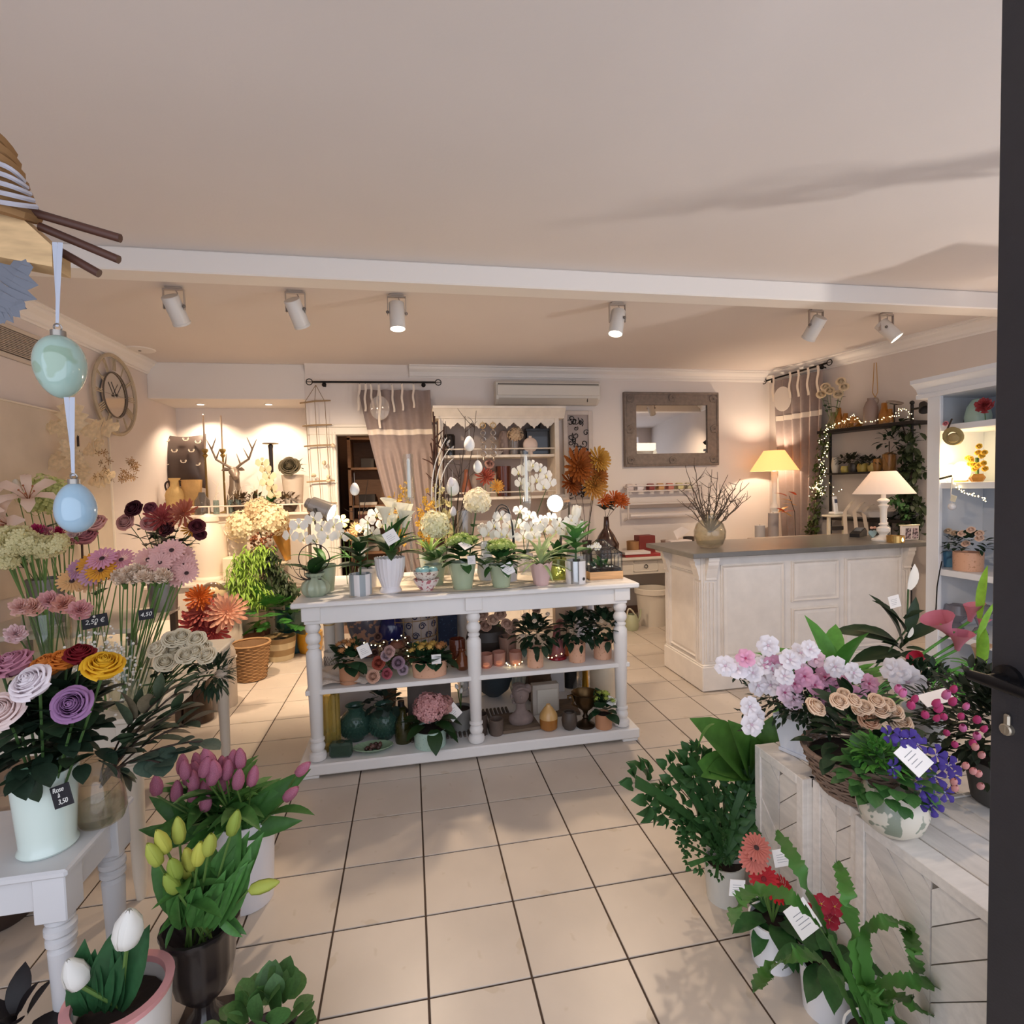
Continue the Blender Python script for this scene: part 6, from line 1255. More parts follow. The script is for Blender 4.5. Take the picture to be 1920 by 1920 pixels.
p = hs(944,3.05, HS2); t = thing('brown_vase', 'fluted reddish brown glass vase on the middle hutch shelf', 'vase', p); lp(t, 'glass', Q(B().lathe([(0,0),(.08,0),(.085,.34),(.08,.34),(.075,.01),(0,.01)], 60, flute=(15,.03)), G('#7a4636', .9,.45)))
cut('rust_dahlia', 'rust red silk dahlia spray in the middle hutch shelf', 'flower', None, hs(912,3.0, HS2), P(910,895, Y=2.93), SM('dahlia', lambda: B_chrys(60), pet('#a85344')),.12,(0,-1,.5)); cut('gold_dahlia', 'golden yellow silk dahlia before the hutch rail', 'flower', None, hs(932,2.90, HS2), P(932,912, Y=2.84), SM('dahlia', lambda: B_chrys(50), pet('#e0ac55')),.085,(0,-1,.2)); cut('pink_rose', 'dusky pink silk rose above the rust dahlia', 'flower', None, hs(918,3.1, HS2), P(917,872, Y=3.0), ROSE('#c79a8c', 1),.08,(0,-1,.3))
p = hs(875,3.0, HS2); vase('amber_carafe', 'amber pinkish bottle on the middle hutch shelf, left', p, [(0,0),(.05,0),(.06,.1),(.03,.22),(.025,.3),(.03,.31),(0,.3)], G('#a86a50', .9,.5))
# dark branch bundle beside hutch
q = P(826,1000, Y=2.70); twigs('dark_branch', 'tall bundle of dark twisted branches between curtain and hutch', (q.x, 2.72,.0), [P(812,772, Y=2.74), P(820,790, Y=2.72), P(808,830, Y=2.7), P(818,870, Y=2.7), P(832,800, Y=2.72), P(815,780, Y=2.74)], .022, M('#3a2018', .85, var=.2),3, None, 'branch', .2)
# store room shelf behind the doorway
t = thing('wooden_shelf', 'dark wooden shelf unit with books inside the store room', 'shelf', (.25,4.2,0)); WD = M('#8a6446', .6, var=.12, grain=(2,2,14))
def wp2(n, b): part(t, n, mesh(n, b, WD, False), ID)
for x in (-.10,.36,.85): wp2('side', B().box(x, x+.04,4.1,4.5,0,2.3,.003))
for z in (.4,.82,1.24,1.42,1.9,2.28): wp2('board', B().box(-.10,.89,4.1,4.5, z-.03, z, .003))
wp2('back', B().box(-.10,.89,4.49,4.5,0,2.3))
for k, (x, z, w_, h, hx) in enumerate(((.02,1.42,.22,.035, '#d9cfc0'),(.02,1.456,.20,.10, '#2b2422'),(.0,1.24,.2,.06, '#6d3a30'),(.0,1.30,.2,.04, '#c9a98c'),(.05,.82,.2,.09, '#8f8478'),(.06,1.9,.16,.12, '#403833'),(.46,1.24,.25,.12, '#b0a08f'))): solo('stored_box', ('flat cream folder', 'black binder', 'red-brown book', 'sand-coloured book', 'grey file box', 'dark storage box', 'beige carton')[k]+' on the store room shelf', 'box', Q(B().box(0, w_, 0,.25,0, h, .003), M(hx, .7), False), T((x, 4.15, z+.001)))
lamp('POINT', 'storeroom_bulb', (.6,3.75,2.7),9, WARM, None, .06)
# ================================================================== on and behind the counter
ZQ = ZT+.001
def oc(px, py): q = P(px, py, Z=ZT); return V((q.x, q.y, ZQ))
p = oc(1331,1026)
t = thing('round_glass_vase', 'big round pale glass vase with twigs on the near end of the counter', 'vase', p)
lp(t, 'glass', Q(B().lathe([(0,0),(.07,0),(.10,.02),(.122,.08),(.124,.13),(.105,.19),(.065,.225),(.046,.235),(.046,.26),(.056,.27),(.052,.27),(.041,.26),(.041,.235),(.10,.19),(.119,.13),(.117,.08),(.095,.024),(0,.006)], 32), G('#dcd6c4', 1.0,.10)))
lp(t, 'water', Q(B().lathe([(0,.01),(.094,.026),(.115,.08),(.116,.13),(0,.13)], 28), G('#e9e2cc', .9)))
tips = [(1285,872),(1302,858),(1270,915),(1278,940),(1330,905),(1345,885),(1365,890),(1388,898),(1405,905),(1398,925),(1408,930),(1385,950),(1350,920),(1315,925),(1300,945),(1372,930),(1335,880),(1360,915),(1380,915),(1295,905)]
twigs('twig_bunch', 'bunch of branching mossy twigs standing in the round glass vase', p+V((0,0,.12)), [P(x, y, Y=p.y+U(-.12,.12)) for x, y in tips], .006, M('#54463a', .85, var=.3),5, None, 'branch', .13)
LMP = M('#ece9e4', .4)
def table_lamp(lab, base, h, sh0, sh1, sr0, sr1, hx, em, power, legp):
    t = thing('table_lamp', lab, 'lamp', base); lp(t, 'turned_base', Q(B().lathe(legp, 22), LMP)); SHD = M(hx, .8, trans=.45, emit=em)
    lp(t, 'lamp_shade', Q(B().lathe([(sr0, sh0),(sr1, sh1),(sr1-.003, sh1),(sr0-.003, sh0)], 36), SHD)); lp(t, 'bulb', Q(B().sph((0,0,(sh0+sh1)/2),.03,10,7), M('#ffdca8', .4, emit=10)))
    lamp('POINT', 'lamp_bulb_light', Vector(base)+V((0,0,(sh0+sh1)/2+.04)), power, WARM, None, .035); return t
b0 = oc(1656,1014); s_ = PM(1, b0); hz_ = lambda y: (1014-y)*s_
table_lamp('small white turned lamp with blush cone shade on the far end of the counter', b0,0, hz_(926), hz_(884),50*s_, 20*s_, '#f3e6da', .22,3, [(0,0),(19*s_, 0),(19*s_, 3*s_),(10*s_, 8*s_),(6*s_, 12*s_),(11*s_, 18*s_),(11*s_, 24*s_),(5*s_, 28*s_),(8*s_, 31*s_),(5*s_, 34*s_),(6*s_, 60*s_),(9*s_, 66*s_),(5*s_, 69*s_),(10*s_, 74*s_),(10*s_, 76*s_),(4*s_, 80*s_),(4*s_, 110*s_),(0,110*s_)])
b1 = P(1452,1010, Y=2.88); b1 = V((b1.x, 2.88, DZ)); s_ = PM(1,(b1.x, b1.y, 1.3)); zz = lambda y: P(1450, y, Y=2.88).z-DZ
table_lamp('tall cream turned lamp glowing warm yellow in the corner by the curtain', b1,0, zz(883), zz(845),42*s_, 18*s_, '#ffd79a', .9,34, [(0,0),(.10,0),(.10,.03),(.05,.05),(.03,.08),(.05,.14),(.03,.18),(.028,.40),(.045,.43),(.03,.46),(.05,.50),(.03,.55),(.026,.60),(.035, zz(884)),(.012, zz(880)),(.012, zz(850)),(0, zz(850))])
for px, y0, y1, w, Y, hx, lab in ((1425,1015,985,9,2.62, '#b9b3b2', 'short grey pillar candle'),(1450,1015,962,9,2.7, '#a59c9a', 'tall grey pillar candle'),(1440,1012,990,10,2.78, '#9d8a80', 'brown-grey pillar candle')):
    a = P(px, y0, Y=Y); r_ = PM(w, a); h = P(px, y1, Y=Y).z-DZ; t = thing('pillar_candle', lab+' on the desk beside the glowing lamp', 'candle', (a.x, Y, DZ+.001),0, 'grey pillar candles'); lp(t, 'wax', Q(B().lathe([(0,0),(r_, 0),(r_, h),(r_*.8, h-.008),(0, h-.01)], 20), M(hx, .6))); lp(t, 'wick', Q(B().tube([(0,0, h-.012),(0,.002, h+.012)], .002,4), IRON))
PUM = M('#c8682e', .5, var=.1)
for px, py, Y, r_, lab in ((1412,1000,2.66,.06, 'orange pumpkin left of the grey candles'),(1490,1005,2.62,.05, 'orange pumpkin at the foot of the curtain')): a = P(px, py, Y=Y); t = thing('small_pumpkin', lab, 'pumpkin', (a.x, Y, DZ+.001)); lp(t, 'flesh', Q(B().lathe([(0,.01),(r_*.7,0),(r_, r_*.6),(r_*.8, r_*1.2),(0, r_*1.15)], 40, flute=(8,.07)), PUM)); lp(t, 'stalk', Q(B().tube([(0,0, r_*1.1),(.01,0, r_*1.6)], .007,5), DSTEM))
t = thing('autumn_leaves', 'spray of orange and yellow autumn leaves beside the right curtain', 'leaves', (P(1492,1005, Y=2.55).x, 2.55, DZ+.001))
for k, (px, py) in enumerate(((1475,930),(1485,940),(1492,928),(1478,950),(1490,958),(1483,968),(1470,960),(1494,948))): part(t, 'leaf', SM('autumn_leaf', lambda: B_leaf(.3,.2,.1), leafm(('#c8502a', '#dca85a')[k % 2])), FR(P(px, py, Y=2.5),(U(-1.2,-.3), U(-.4,.2), U(-.2,.7)), s=.17))
part(t, 'twig', Q(B().tube([(P(1492,1005, Y=2.55).x, 2.55, DZ+.001), P(1490,960, Y=2.5), P(1480,930, Y=2.5)], .004,5), BRANCH), ID)
# counter small things
p = oc(1609,1006); t = thing('card_terminal', 'black desk card terminal lying on the counter', 'card reader', p, .5); lp(t, 'body', Q(B().poly([(-.09,-.04,0),(.10,-.04,0),(.10,-.04,.045),(.06,-.04,.075),(-.09,-.04,.03)], (0,.08,0)), M('#1c1c20', .35))); lp(t, 'display', Q(B().poly([(-.02,-.03,.049),(.055,-.03,.074),(.055,.03,.074),(-.02,.03,.049)], (0,0,.003)), M('#6b7078', .15), False))
p = oc(1637,1013); t = thing('heart_ornament', 'pale blue wooden heart with rosy bow leaning by the lamp', 'ornament', p)
hp_ = [(.5*16*math.sin(a)**3/16*.075,0,.055+(13*math.cos(a)-5*math.cos(2*a)-2*math.cos(3*a)-math.cos(4*a))/16*.038) for a in [TAU*i/28 for i in range(28)]]; lp(t, 'heart', Q(B().poly(hp_, (0,.012,0)), M('#9db8bd', .6), False)); lp(t, 'bow', Q(B().sph((-.015,0,.105),.014,8,5,(1.3,.6,.8)).sph((.015,0,.105),.014,8,5,(1.3,.6,.8)), M('#c79a86', .7)), kind='stuff')
p = oc(1673,1009); t = thing('soap_dispenser', 'clear pump bottle behind the white lamp', 'bottle', p+V((0,.06,0))); lp(t, 'bottle', Q(B().lathe([(0,0),(.032,0),(.034,.09),(.014,.11),(.014,.12),(0,.12)], 18), G('#d6dadf', .9,.2))); lp(t, 'pump', Q(B().lathe([(.014,.12),(.014,.135),(.005,.137),(.005,.165),(0,.165)], 10).box(-.035,.012,-.006,.006,.16,.17,.003), M('#eeeeee', .35)))
p = oc(1679,1017); t = thing('gold_candle', 'squat gold cup with a small flame at the counter edge', 'candle holder', p); lp(t, 'cup', Q(B().lathe(pot_prof(.062,.064,.055,.004),28), M('#cfa968', .25,.8))); lp(t, 'flame', Q(B().lathe([(0,.0),(.006,.012),(.003,.03),(0,.036)], 8).xf(T((0,-.066,.008))), M('#fff0c0', .4, emit=6)))
p = oc(1707,1013); t = thing('framed_photographs', 'small white frame with two faded pictures on the counter end', 'picture frame', p); lp(t, 'frame', Q(B().box(-.085,.085,0,.02,0,.12,.003), M('#e9e2e0', .5), False)); [lp(t, 'photo', Q(B().box(x, x+.055,-.002,.001,.012,.10), M('#b9a6b0', .5, spot='#4a3f46', sscale=45, sthr=.5), False)) for x in (-.05,.02)]
lp(t, 'top_strip', Q(B().box(-.085,.085,-.01,.03,.121,.128,.001), M('#e6dcc0', .7), False))
# shelf behind the counter: stand with cordless phone, ribbons, chair-back, tray
kb = thing('back_counter', 'low dark cabinet with pale stone top behind the sales counter', 'cabinet', (4.7,1.75,0)); part(kb, 'body', Q(B().box(4.15,5.35,1.62,2.05,0,.98,.004), M('#3b312c', .6), False), ID); part(kb, 'top', Q(B().box(4.12,5.38,1.58,2.08,.98,1.01,.004), M('#a39488', .5), False), ID)
q = P(1568,965, Y=1.85); t = thing('phone_stand', 'cream square stand carrying the cordless phone', 'stand', (q.x, 1.85,1.011)); z_ = q.z-1.011
for x in (-.09,.09): lp(t, 'leg', Q(B().box(x-.014, x+.014,-.014,.014,0, z_-.02,.003), M('#d9ceb4', .5), False))
lp(t, 'top', Q(B().box(-.12,.12,-.07,.07, z_-.02, z_, .006), M('#e2d9c4', .5), False)); lp(t, 'crossbar', Q(B().box(-.09,.09,-.012,.012, z_-.16, z_-.12,.003), M('#2a2624', .5), False))
t = thing('cordless_phone', 'white cordless telephone standing in its cradle', 'telephone', (q.x, 1.85, q.z+.001)); lp(t, 'cradle', Q(B().box(-.06,.06,-.05,.05,0,.03,.012), M('#e6e4e0', .4))); lp(t, 'handset', Q(B().box(-.025,.025,-.014,.014,.02,.19,.009).xf(RT(-.15,4, 'X')), M('#dcdcdc', .4))); lp(t, 'screen', Q(B().box(-.017,.017,-.018,-.013,.12,.16,.002).xf(RT(-.15,4, 'X')), M('#39405a', .2), False))
q = P(1610,940, Y=1.8); rbt = thing('ribbon_tails', 'beige satin ribbons hanging in loops from the black rack', 'ribbon', q); RB = M('#cbb9a2', .35, sheen=.4)
for k, (px, dx) in enumerate(((1590,0),(1608,18),(1625,34))): a, c, d_ = P(px+12,938+4*k, Y=1.85), P(px-6,960, Y=1.75), P(px-4+k*3,1004, Y=1.72); w_ = .045; pts = bez(a, (a+c)/2+V((-.05,-.08,.05)), c, 6)+bez(c, (c+d_)/2, d_, 5)[1:]; part(rbt, 'ribbon', Q(B().grid(lambda u, v: pts[min(int(v*11),11)]+V((w_*(u-.5),0,.006*math.sin(u*7))),3,11), RB, True, None), ID)
q = P(1655,960, Y=1.75); t = thing('scales_tray', 'shallow white enamel tray behind the white lamp', 'tray', (q.x, 1.78, q.z-.05)); w_ = PM(47, q); lp(t, 'tray', Q(B().lathe([(0,0),(w_*.7,0),(w_, .055),(w_+.01,.06),(w_*.97,.055),(w_*.68,.008),(0,.008)], 36, sy=.55), M('#d9d6d4', .35))); lp(t, 'foot', Q(B().lathe([(.10,0),(.10,1.012-(q.z-.05)),(0,1.012-(q.z-.05))], 20), M('#2c2826', .5)))
# ================================================================== right wall: rod, curtain, black rack, garlands
def WR(px, py, off=.0):                                                  # point on the slanted right wall, pulled off it
    d = CF+CR*((px-960)/F_PX)-CU*((py-960)/F_PX); n = V((1,.213,0)); w0 = V((5.27-off, 3.28,0)); t_ = (w0-EYE).dot(n)/d.dot(n); return EYE+d*t_
curtain_rod('curtain_rod', 'black iron curtain rod on the slanted right wall', WR(1437,714,.09), WR(1550,681,.09),(.12,.93))
ca, cb_ = WR(1452,712,.09), WR(1545,684,.09); cdir = (cb_-ca)
def cfn2(u, v):
    d = 1-v; top = ca.lerp(cb_, u); k = d**1.3
    tgt = ca+cdir*(.28+.50*u)+V((-.03,-.05,0)); q = top.lerp(V((tgt.x, tgt.y, 0)), k*.95); q.z = (ca.z+(cb_.z-ca.z)*u*0)-.02-d*(ca.z-.05)
    return q+V((-1,.2,0))*(.025*math.sin(u*34))
ct2 = curtain('wall_curtain', 'taupe curtain with cream band gathered on the right wall beside the black rack', None, 0,0, cfn2,.82, GREYC)
for u in (.06,.42,.58,.74,.92):
    q = cfn2(u, 1); part(ct2, 'linen_tie', Q(B().grid(lambda a, b2: q+cdir.normalized()*((a-.5)*.03+.01*math.sin(b2*8))+V((-.04,-.01,.06-.32*b2)),2,9), TIE, True, None), ID)
q = cfn2(.26,.9)+V((-.06,-.02,.03)); t = thing('hanging_disc', 'oval cream disc hanging on the right-hand curtain', 'ornament', q); lp(t, 'disc', Q(B().lathe([(0,-.004),(.10,-.004),(.10,.004),(0,.004)], 26, sy=1.5).xf(RZ(-.9) @ RT(PI/2,4, 'X')), M('#d9cbbd', .7)))
wdir = V((-.213,1,0)).normalized(); wn = V((-1,-.213,0)).normalized()
BLKR = M('#1f1a18', .5,.3)
rk = thing('black_rack', 'black iron wall rack with two long shelves beside the right curtain', 'shelf', WR(1640,900,.1))
e0, e1 = WR(1552,805,.15), WR(1722,790,.15); ln = (e1-e0).length; wd = (e1-e0).normalized(); wd.z = 0; wd.normalize()
def along(px, z, off=.14): q = WR(px, 900, off); return V((q.x, q.y, z))
ZR = (WR(1552,806,.14).z+WR(1722,791,.14).z)/2; ZR2 = (WR(1552,886,.14).z+WR(1680,884,.14).z)/2; ZR3 = WR(1640,972,.14).z
rot_w = math.atan2(wd.y, wd.x)
def wbox(c, L, D, h, m=BLKR): return Q(B().box(-L/2, L/2,-D/2, D/2,-h, 0,.003), m, False), T(c) @ RZ(rot_w)
for z, a, b2, h in ((ZR, 1545,1728,.035),(ZR2,1552,1700,.02),(ZR3,1556,1722,.03)):
    A, C_ = along(a, z), along(b2, z); me, mm = wbox((A+C_)/2,(C_-A).length, .24, h); part(rk, 'shelf_board', me, mm)
for px, zt in ((1557, ZR),(1709, ZR+.17)):
    A = along(px, 0,.06); part(rk, 'post', Q(B().tube([A, V((A.x, A.y, zt))], .014,8), BLKR), ID); part(rk, 'finial', Q(B().sph((A.x, A.y, zt+.02),.022,10,6), BLKR), ID)
A = along(1709, ZR+.12,.10); t = thing('clamp_spot', 'small black clamp lamp at the right end of the top rack shelf', 'lamp', A); hd_ = WR(1733,763,.18); part(t, 'arm', Q(B().tube([A, A.lerp(hd_, .8)], .010,6), BLKR), ID); part(t, 'shade', Q(B().lathe([(0,.05),(.03,.05),(.055,-.04),(.05,-.04),(0,.03)], 20), BLKR), FZ(hd_, (.25,.5,.6))); 
def rkv(px, z, name, lab, prof, m, cat='vase', off=.13, group=None): q = along(px, z+.001, off); return solo(name, lab, cat, mesh(name, B().lathe(prof, 22), m), T(q), group)
AMB2 = G('#d9a04e', .9,.22)
for k, (px, r_, h, lab) in enumerate(((1562,.055,.20, 'greenish glass vase under the cream roses'),(1573,.04,.24, 'tall amber bottle behind the cream roses'),(1585,.045,.17, 'amber bottle second on the top rack shelf'),(1602,.07,.12, 'low round amber bowl with lights on the top rack shelf'),(1657,.05,.22, 'amber tumbler right of the grey bottle'),(1668,.04,.15, 'short amber glass near the oval mirror tray'))): rkv(px, ZR, 'amber_vase', lab, [(0,0),(r_, 0),(r_*1.1, h*.4),(r_*.6, h*.75),(r_*.5, h),(r_*.42, h),(r_*.5, h*.75),(r_, h*.4),(0,.01)], AMB2 if k else G('#b9b08c', .9,.3), 'vase', .13, 'amber glass on the black rack')
rkv(1632, ZR, 'grey_bottle', 'matt grey-mauve stoneware bottle on the top rack shelf', [(0,0),(.065,0),(.07,.02),(.068,.19),(.045,.25),(.03,.27),(.034,.29),(.028,.29),(0,.26)], M('#8d7a74', .6))
q = along(1640,0,.04); za, zb2 = WR(1638,681,.04).z, WR(1640,745,.04).z; t = thing('hanging_hook', 'slim gilt wire loop ornament hung on the right wall above the grey bottle', 'ornament', (q.x, q.y, zb2)); lp(t, 'wire', Q(B().tube([(0,0,0),(-.012,.02,.05),(-.004,.01, za-zb2),(.004,-.01, za-zb2),(.012,-.02,.05),(0,0,0)], .004,6), M('#b58a4a', .4,.7))); lp(t, 'ring', Q(B().ring((0,0,-.04),.035,.008,18,6,(1,.2,0)), M('#a89684', .6)))
q = along(1676, ZR+.20,.14); t = thing('oval_tray', 'small oval mirrored tray propped at the right end of the rack', 'tray', q); lp(t, 'tray', Q(B().lathe([(0,0),(.085,0),(.095,.012),(.085,.006),(0,.006)], 26, sy=.6).xf(RT(.5,4, 'X')), M('#a99b8f', .15,.8))); lp(t, 'holder', Q(B().tube([(0,0,0),(0,0,-.20)], .008,6), BLKR))
for k, (px, py) in enumerate(((1540,742),(1556,735),(1572,742),(1583,728),(1548,728),(1577,718))): cut('cream_silk_rose', ('lower left', 'central', 'lower right', 'right', 'upper left', 'topmost')[k]+' cream silk rose in the bunch over the rack', 'flower', 'cream silk roses over the rack', along(1562, ZR+.02), WR(px, py, .2), ROSE('#ecd9b8', 1, k),.075,(-.6,-.6,.3), None, (0,0,0), LF(DK, .5,.2),2,.07)
for k, (px, r_, h, hx, lab) in enumerate(((1566,.04,.17, '#c9c0b4', 'slim clear bottle'),(1585,.05,.07, '#b9a95a', 'low yellow bowl'),(1600,.055,.10, '#3a3431', 'black striped cup'),(1617,.055,.09, '#b5a04e', 'mustard round pot'),(1636,.05,.09, '#b9a35c', 'yellow-green pot'),(1645,.045,.13, '#9a6f38', 'gold tealight glass'))): rkv(px, ZR2, 'rack_pot', lab+' on the lower rack shelf', [(0,0),(r_*.8,0),(r_, h*.5),(r_*.8, h),(r_*.7, h),(r_*.9, h*.5),(0,.01)], M(hx, .4), 'pot', .13, 'pots on the lower rack shelf')
q = along(1667, ZR2+.001,.13); t = thing('amber_jar_plant', 'dark ficus sprig in a clear-topped gold jar on the lower rack shelf', 'plant', q); lp(t, 'jar', Q(B().lathe([(0,0),(.055,0),(.06,.10),(.06,.17),(.03,.19),(.028,.19),(.055,.165),(0,.02)], 22), G('#c99a5a', .9,.3))); lp(t, 'stem', Q(B().tube([(0,0,.03),(0,0,.3)], .005,5), BRANCH)); dome_leaves(t, LF(DK, .55,.3), q+V((0,0,.29)),26,(.09,.09),.075,-.6,1.4, tilt=.6)
fo = B_leaf(.5,.3,.1,3)
t = thing('dried_herbs', 'dark dried herb clumps among the lower rack pots', 'plant', along(1600, ZR2+.05)); foliage(t, fo, along(1595, ZR2+.12,.12),130,(.16,.07),.05, leafm('#3a3a2a')); foliage(t, fo, along(1630, ZR2+.10,.12),90,(.13,.06),.045, leafm('#35392c'))
# hanging ivy garlands
def garland(name, lab, pts, n, spread, mat, s, src=fo):
    t = thing(name, lab, 'garland', pts[0]); b = B()
    for i in range(n):
        x = U(0, len(pts)-1.001); k = int(x); c = pts[k].lerp(pts[k+1], x-k)+V((U(-1,1)*spread*.6, U(-1,1)*spread, U(-1,1)*spread*.8)); b.merge(src, FR(c, (U(-1,.2), U(-1,1), U(-1,.5)), s=s*U(.7,1.3)))
    part(t, 'leaves', Q(b, mat, True, None), ID, kind='stuff'); part(t, 'vine', Q(B().tube(pts, .006,5), BRANCH), ID); return t
garland('ivy_garland', 'full dark ivy garland hanging down the right end of the black rack', [WR(x, y, .16) for x, y in ((1690,790),(1702,830),(1712,870),(1705,910),(1712,950),(1700,975),(1708,990))], 420,.11, leafm('#37432a', rnd=0, var=.35),.085)
garland('ivy_garland', 'fresh green ivy tail behind the white counter lamp', [WR(x, y, .2) for x, y in ((1670,932),(1695,950),(1705,975),(1700,1000))], 130,.05, leafm('#5d8a52', rnd=0, var=.3),.06)
garland('light_garland_foliage', 'dense green trailing foliage beside the right curtain', [WR(x, y, .2) for x, y in ((1550,800),(1542,850),(1535,900),(1530,950),(1525,985),(1520,1005))], 420,.07, leafm('#4c5a2a', rnd=0, var=.4),.05)
fairy('fairy_lights', 'dense warm fairy lights running down beside the right curtain', [WR(x, y, .26) for x, y in ((1549,800),(1545,830),(1548,850),(1542,870),(1547,890),(1538,905),(1542,930),(1530,915),(1520,915))], 80,.045); fairy('fairy_lights', 'warm fairy lights along the top rack shelf', [WR(x, y, .22) for x, y in ((1548,806),(1570,795),(1585,790),(1600,780),(1612,795),(1655,785),(1680,780),(1692,765),(1712,785))], 60,.03)
fairy('fairy_lights', 'sparse fairy lights falling beside the cordless phone', [WR(x, y, .26) for x, y in ((1540,900),(1528,912),(1522,930),(1545,925),(1560,905),(1562,930),(1578,918))], 16,.03)
# ================================================================== right cabinet contents
def cb2(px, py, z, X=CX+.16): q = P(px, py, X=X); return V((X, q.y, z+.001))
q = cb2(1834,780, SH[0], CX+.20); t = thing('mint_vase', 'pale mint bell-shaped vase on the top cabinet shelf', 'vase', q); lp(t, 'body', Q(B().lathe([(0,0),(.075,0),(.08,.05),(.065,.12),(.035,.17),(0,.18)], 24), M('#b3cfc0', .35, coat=.3)))
q = cb2(1810,780, SH[0], CX+.22); t = thing('grey_dish', 'dark grey dish leaning at the back of the top cabinet shelf', 'dish', q+V((.1,.04,.05))); lp(t, 'dish', Q(B().lathe([(0,0),(.06,.005),(.08,.02),(.06,.012),(0,.008)], 24).xf(RT(-1.2,4, 'Y')), M('#6f7478', .5)))
solo('oval_plate', 'large grey-blue oval plate standing at the back of the top cabinet shelf', 'plate', Q(B().lathe([(0,0),(.10,0),(.115,.012),(.10,.008),(0,.008)], 30, sy=.8).xf(RT(-PI/2+.12,4, 'Y')), M('#8b9296', .5)), T((CX+.46, P(1800,765, X=CX+.45).y, SH[0]+.115)))
c = P(1846,762, X=CX+.06); cut('red_hydrangea', 'dusky red silk hydrangea leaning from the top cabinet shelf', 'flower', None, cb2(1848,782, SH[0], CX+.12), c, SM('peony_red', lambda: B_carnation(5,44), [pet('#b04a4c'), DSTEM]),.085,(-.8,-.4,.3))
q = P(1790,800, X=CX-.01); t = thing('heart_basket', 'small hanging moss heart basket with pink rose on the cabinet edge', 'ornament', (CX-.02, q.y, 1.95)); part(t, 'hoop', Q(B().ring(P(1787,818, X=CX-.03),.05,.018,20,6,(1,.2,.3)), M('#9c8a5c', .9, bump=.8)), ID); part(t, 'basket', Q(B().sph(P(1788,821, X=CX-.03),.045,14,8,(.6,1,.8)), M('#a89468', .9, bump=.8, bscale=150)), ID); part(t, 'hanger', Q(B().tube([P(1785,785, X=CX-.01), P(1776,805, X=CX-.03), P(1774,817, X=CX-.03)], .006,5), M('#3b2c22', .8)), ID); part(t, 'rose', ROSE('#d98a94', .9), FZ(P(1774,795, X=CX-.03),(-1,-.5,.3),.028))
# glowing lamp and yellow flowers
q = cb2(1802,893, SH[1], CX+.14); t = thing('glowing_lamp', 'round glass lamp shining white-yellow in the cabinet', 'lamp', q); lp(t, 'globe', Q(B().sph((0,0,.075),.055,18,10,(1,1,1.35)), M('#ffe2a0', .4, emit=14))); lp(t, 'foot', Q(B().lathe([(0,0),(.045,0),(.04,.012),(0,.012)], 16), M('#c79b58', .4,.5))); lamp('POINT', 'cabinet_glow', q+V((-.075,-.03,.16)),3,(1,.68,.34), None, .05)
t = thing('yellow_flowers', 'bunch of yellow blooms lit by the cabinet lamp', 'flowers', cb2(1830,893, SH[1], CX+.2)); [part(t, 'flower', ROSE('#e9c24a', .9, k), FZ(P(1816+R.randint(0,32),838+R.randint(0,42), X=CX+.16),(-1,-.4,.4),.032)) for k in range(15)]; part(t, 'stems', Q(B().tube([cb2(1832,893, SH[1], CX+.2), P(1832,858, X=CX+.2)], .012,6), DSTEM), ID)
q = cb2(1782,894, SH[1], CX+.2); solo('white_globe', 'white round bowl vase left of the glowing lamp', 'vase', Q(B().lathe([(0,0),(.04,0),(.075,.06),(.06,.12),(.03,.14),(.025,.14),(0,.03)], 24), M('#e6e0dc', .4)), T(q))
solo('amber_gourd', 'small amber pumpkin on the lit cabinet shelf', 'pumpkin', Q(B().lathe([(0,.005),(.03,0),(.045,.03),(.03,.055),(0,.05)], 32, flute=(8,.06)), M('#d9923c', .5)), T(cb2(1832,897, SH[1], CX+.06)))
solo('iron_hook', 'black iron hook bar sticking out of the cabinet shelf', 'hook', Q(B().tube([P(1785,892, X=CX+.01), P(1762,898, X=CX-.06)], .008,6), IRON), ID)
fairy('fairy_lights', 'fairy lights draped under the lit cabinet shelf', [P(x, y, X=CX-.01) for x, y in ((1790,908),(1800,920),(1815,926),(1832,930),(1848,940))], 26,.018)
q = P(1785,950, X=CX); t = thing('bulb_ornament', 'small glass bulb with cream tag hanging in the cabinet', 'ornament', q); lp(t, 'bulb', Q(B().sph((0,0,0),.026,14,9), M('#d9d9de', .15, coat=.5))); lp(t, 'tag', Q(B().box(-.002,.002,-.02,.02,.04,.085,.001), M('#e6e2cc', .6), False),(-.01,0,0), RT(.3,4, 'X')); lp(t, 'ribbon', Q(B().tube([(0,0,.03),(-.004,.006,.10),(0,0,.21)], .004,4), M('#e4e0dc', .8)))
t = thing('potted_rose', 'cream rose bush in a blue pot at the left of the cabinet shelf', 'potted plant', cb2(1780,1066, SH[2], CX+.2)); c = Vector(WM[t.name].translation); lp(t, 'pot', Q(B().lathe(pot_prof(.06,.068,.12),22), M('#5f93b5', .4))); dome_leaves(t, RLF, c+V((0,0,.16)),46,(.09,.08),.05,-.4,1.3, tilt=.7); [part(t, 'flower', ROSE('#ecd2b6', 1, k), FZ(P(x, y, X=CX+.16),(-.8,-.3,.7),.038)) for k, (x, y) in enumerate(((1779,998),(1763,1003),(1790,1002)))]
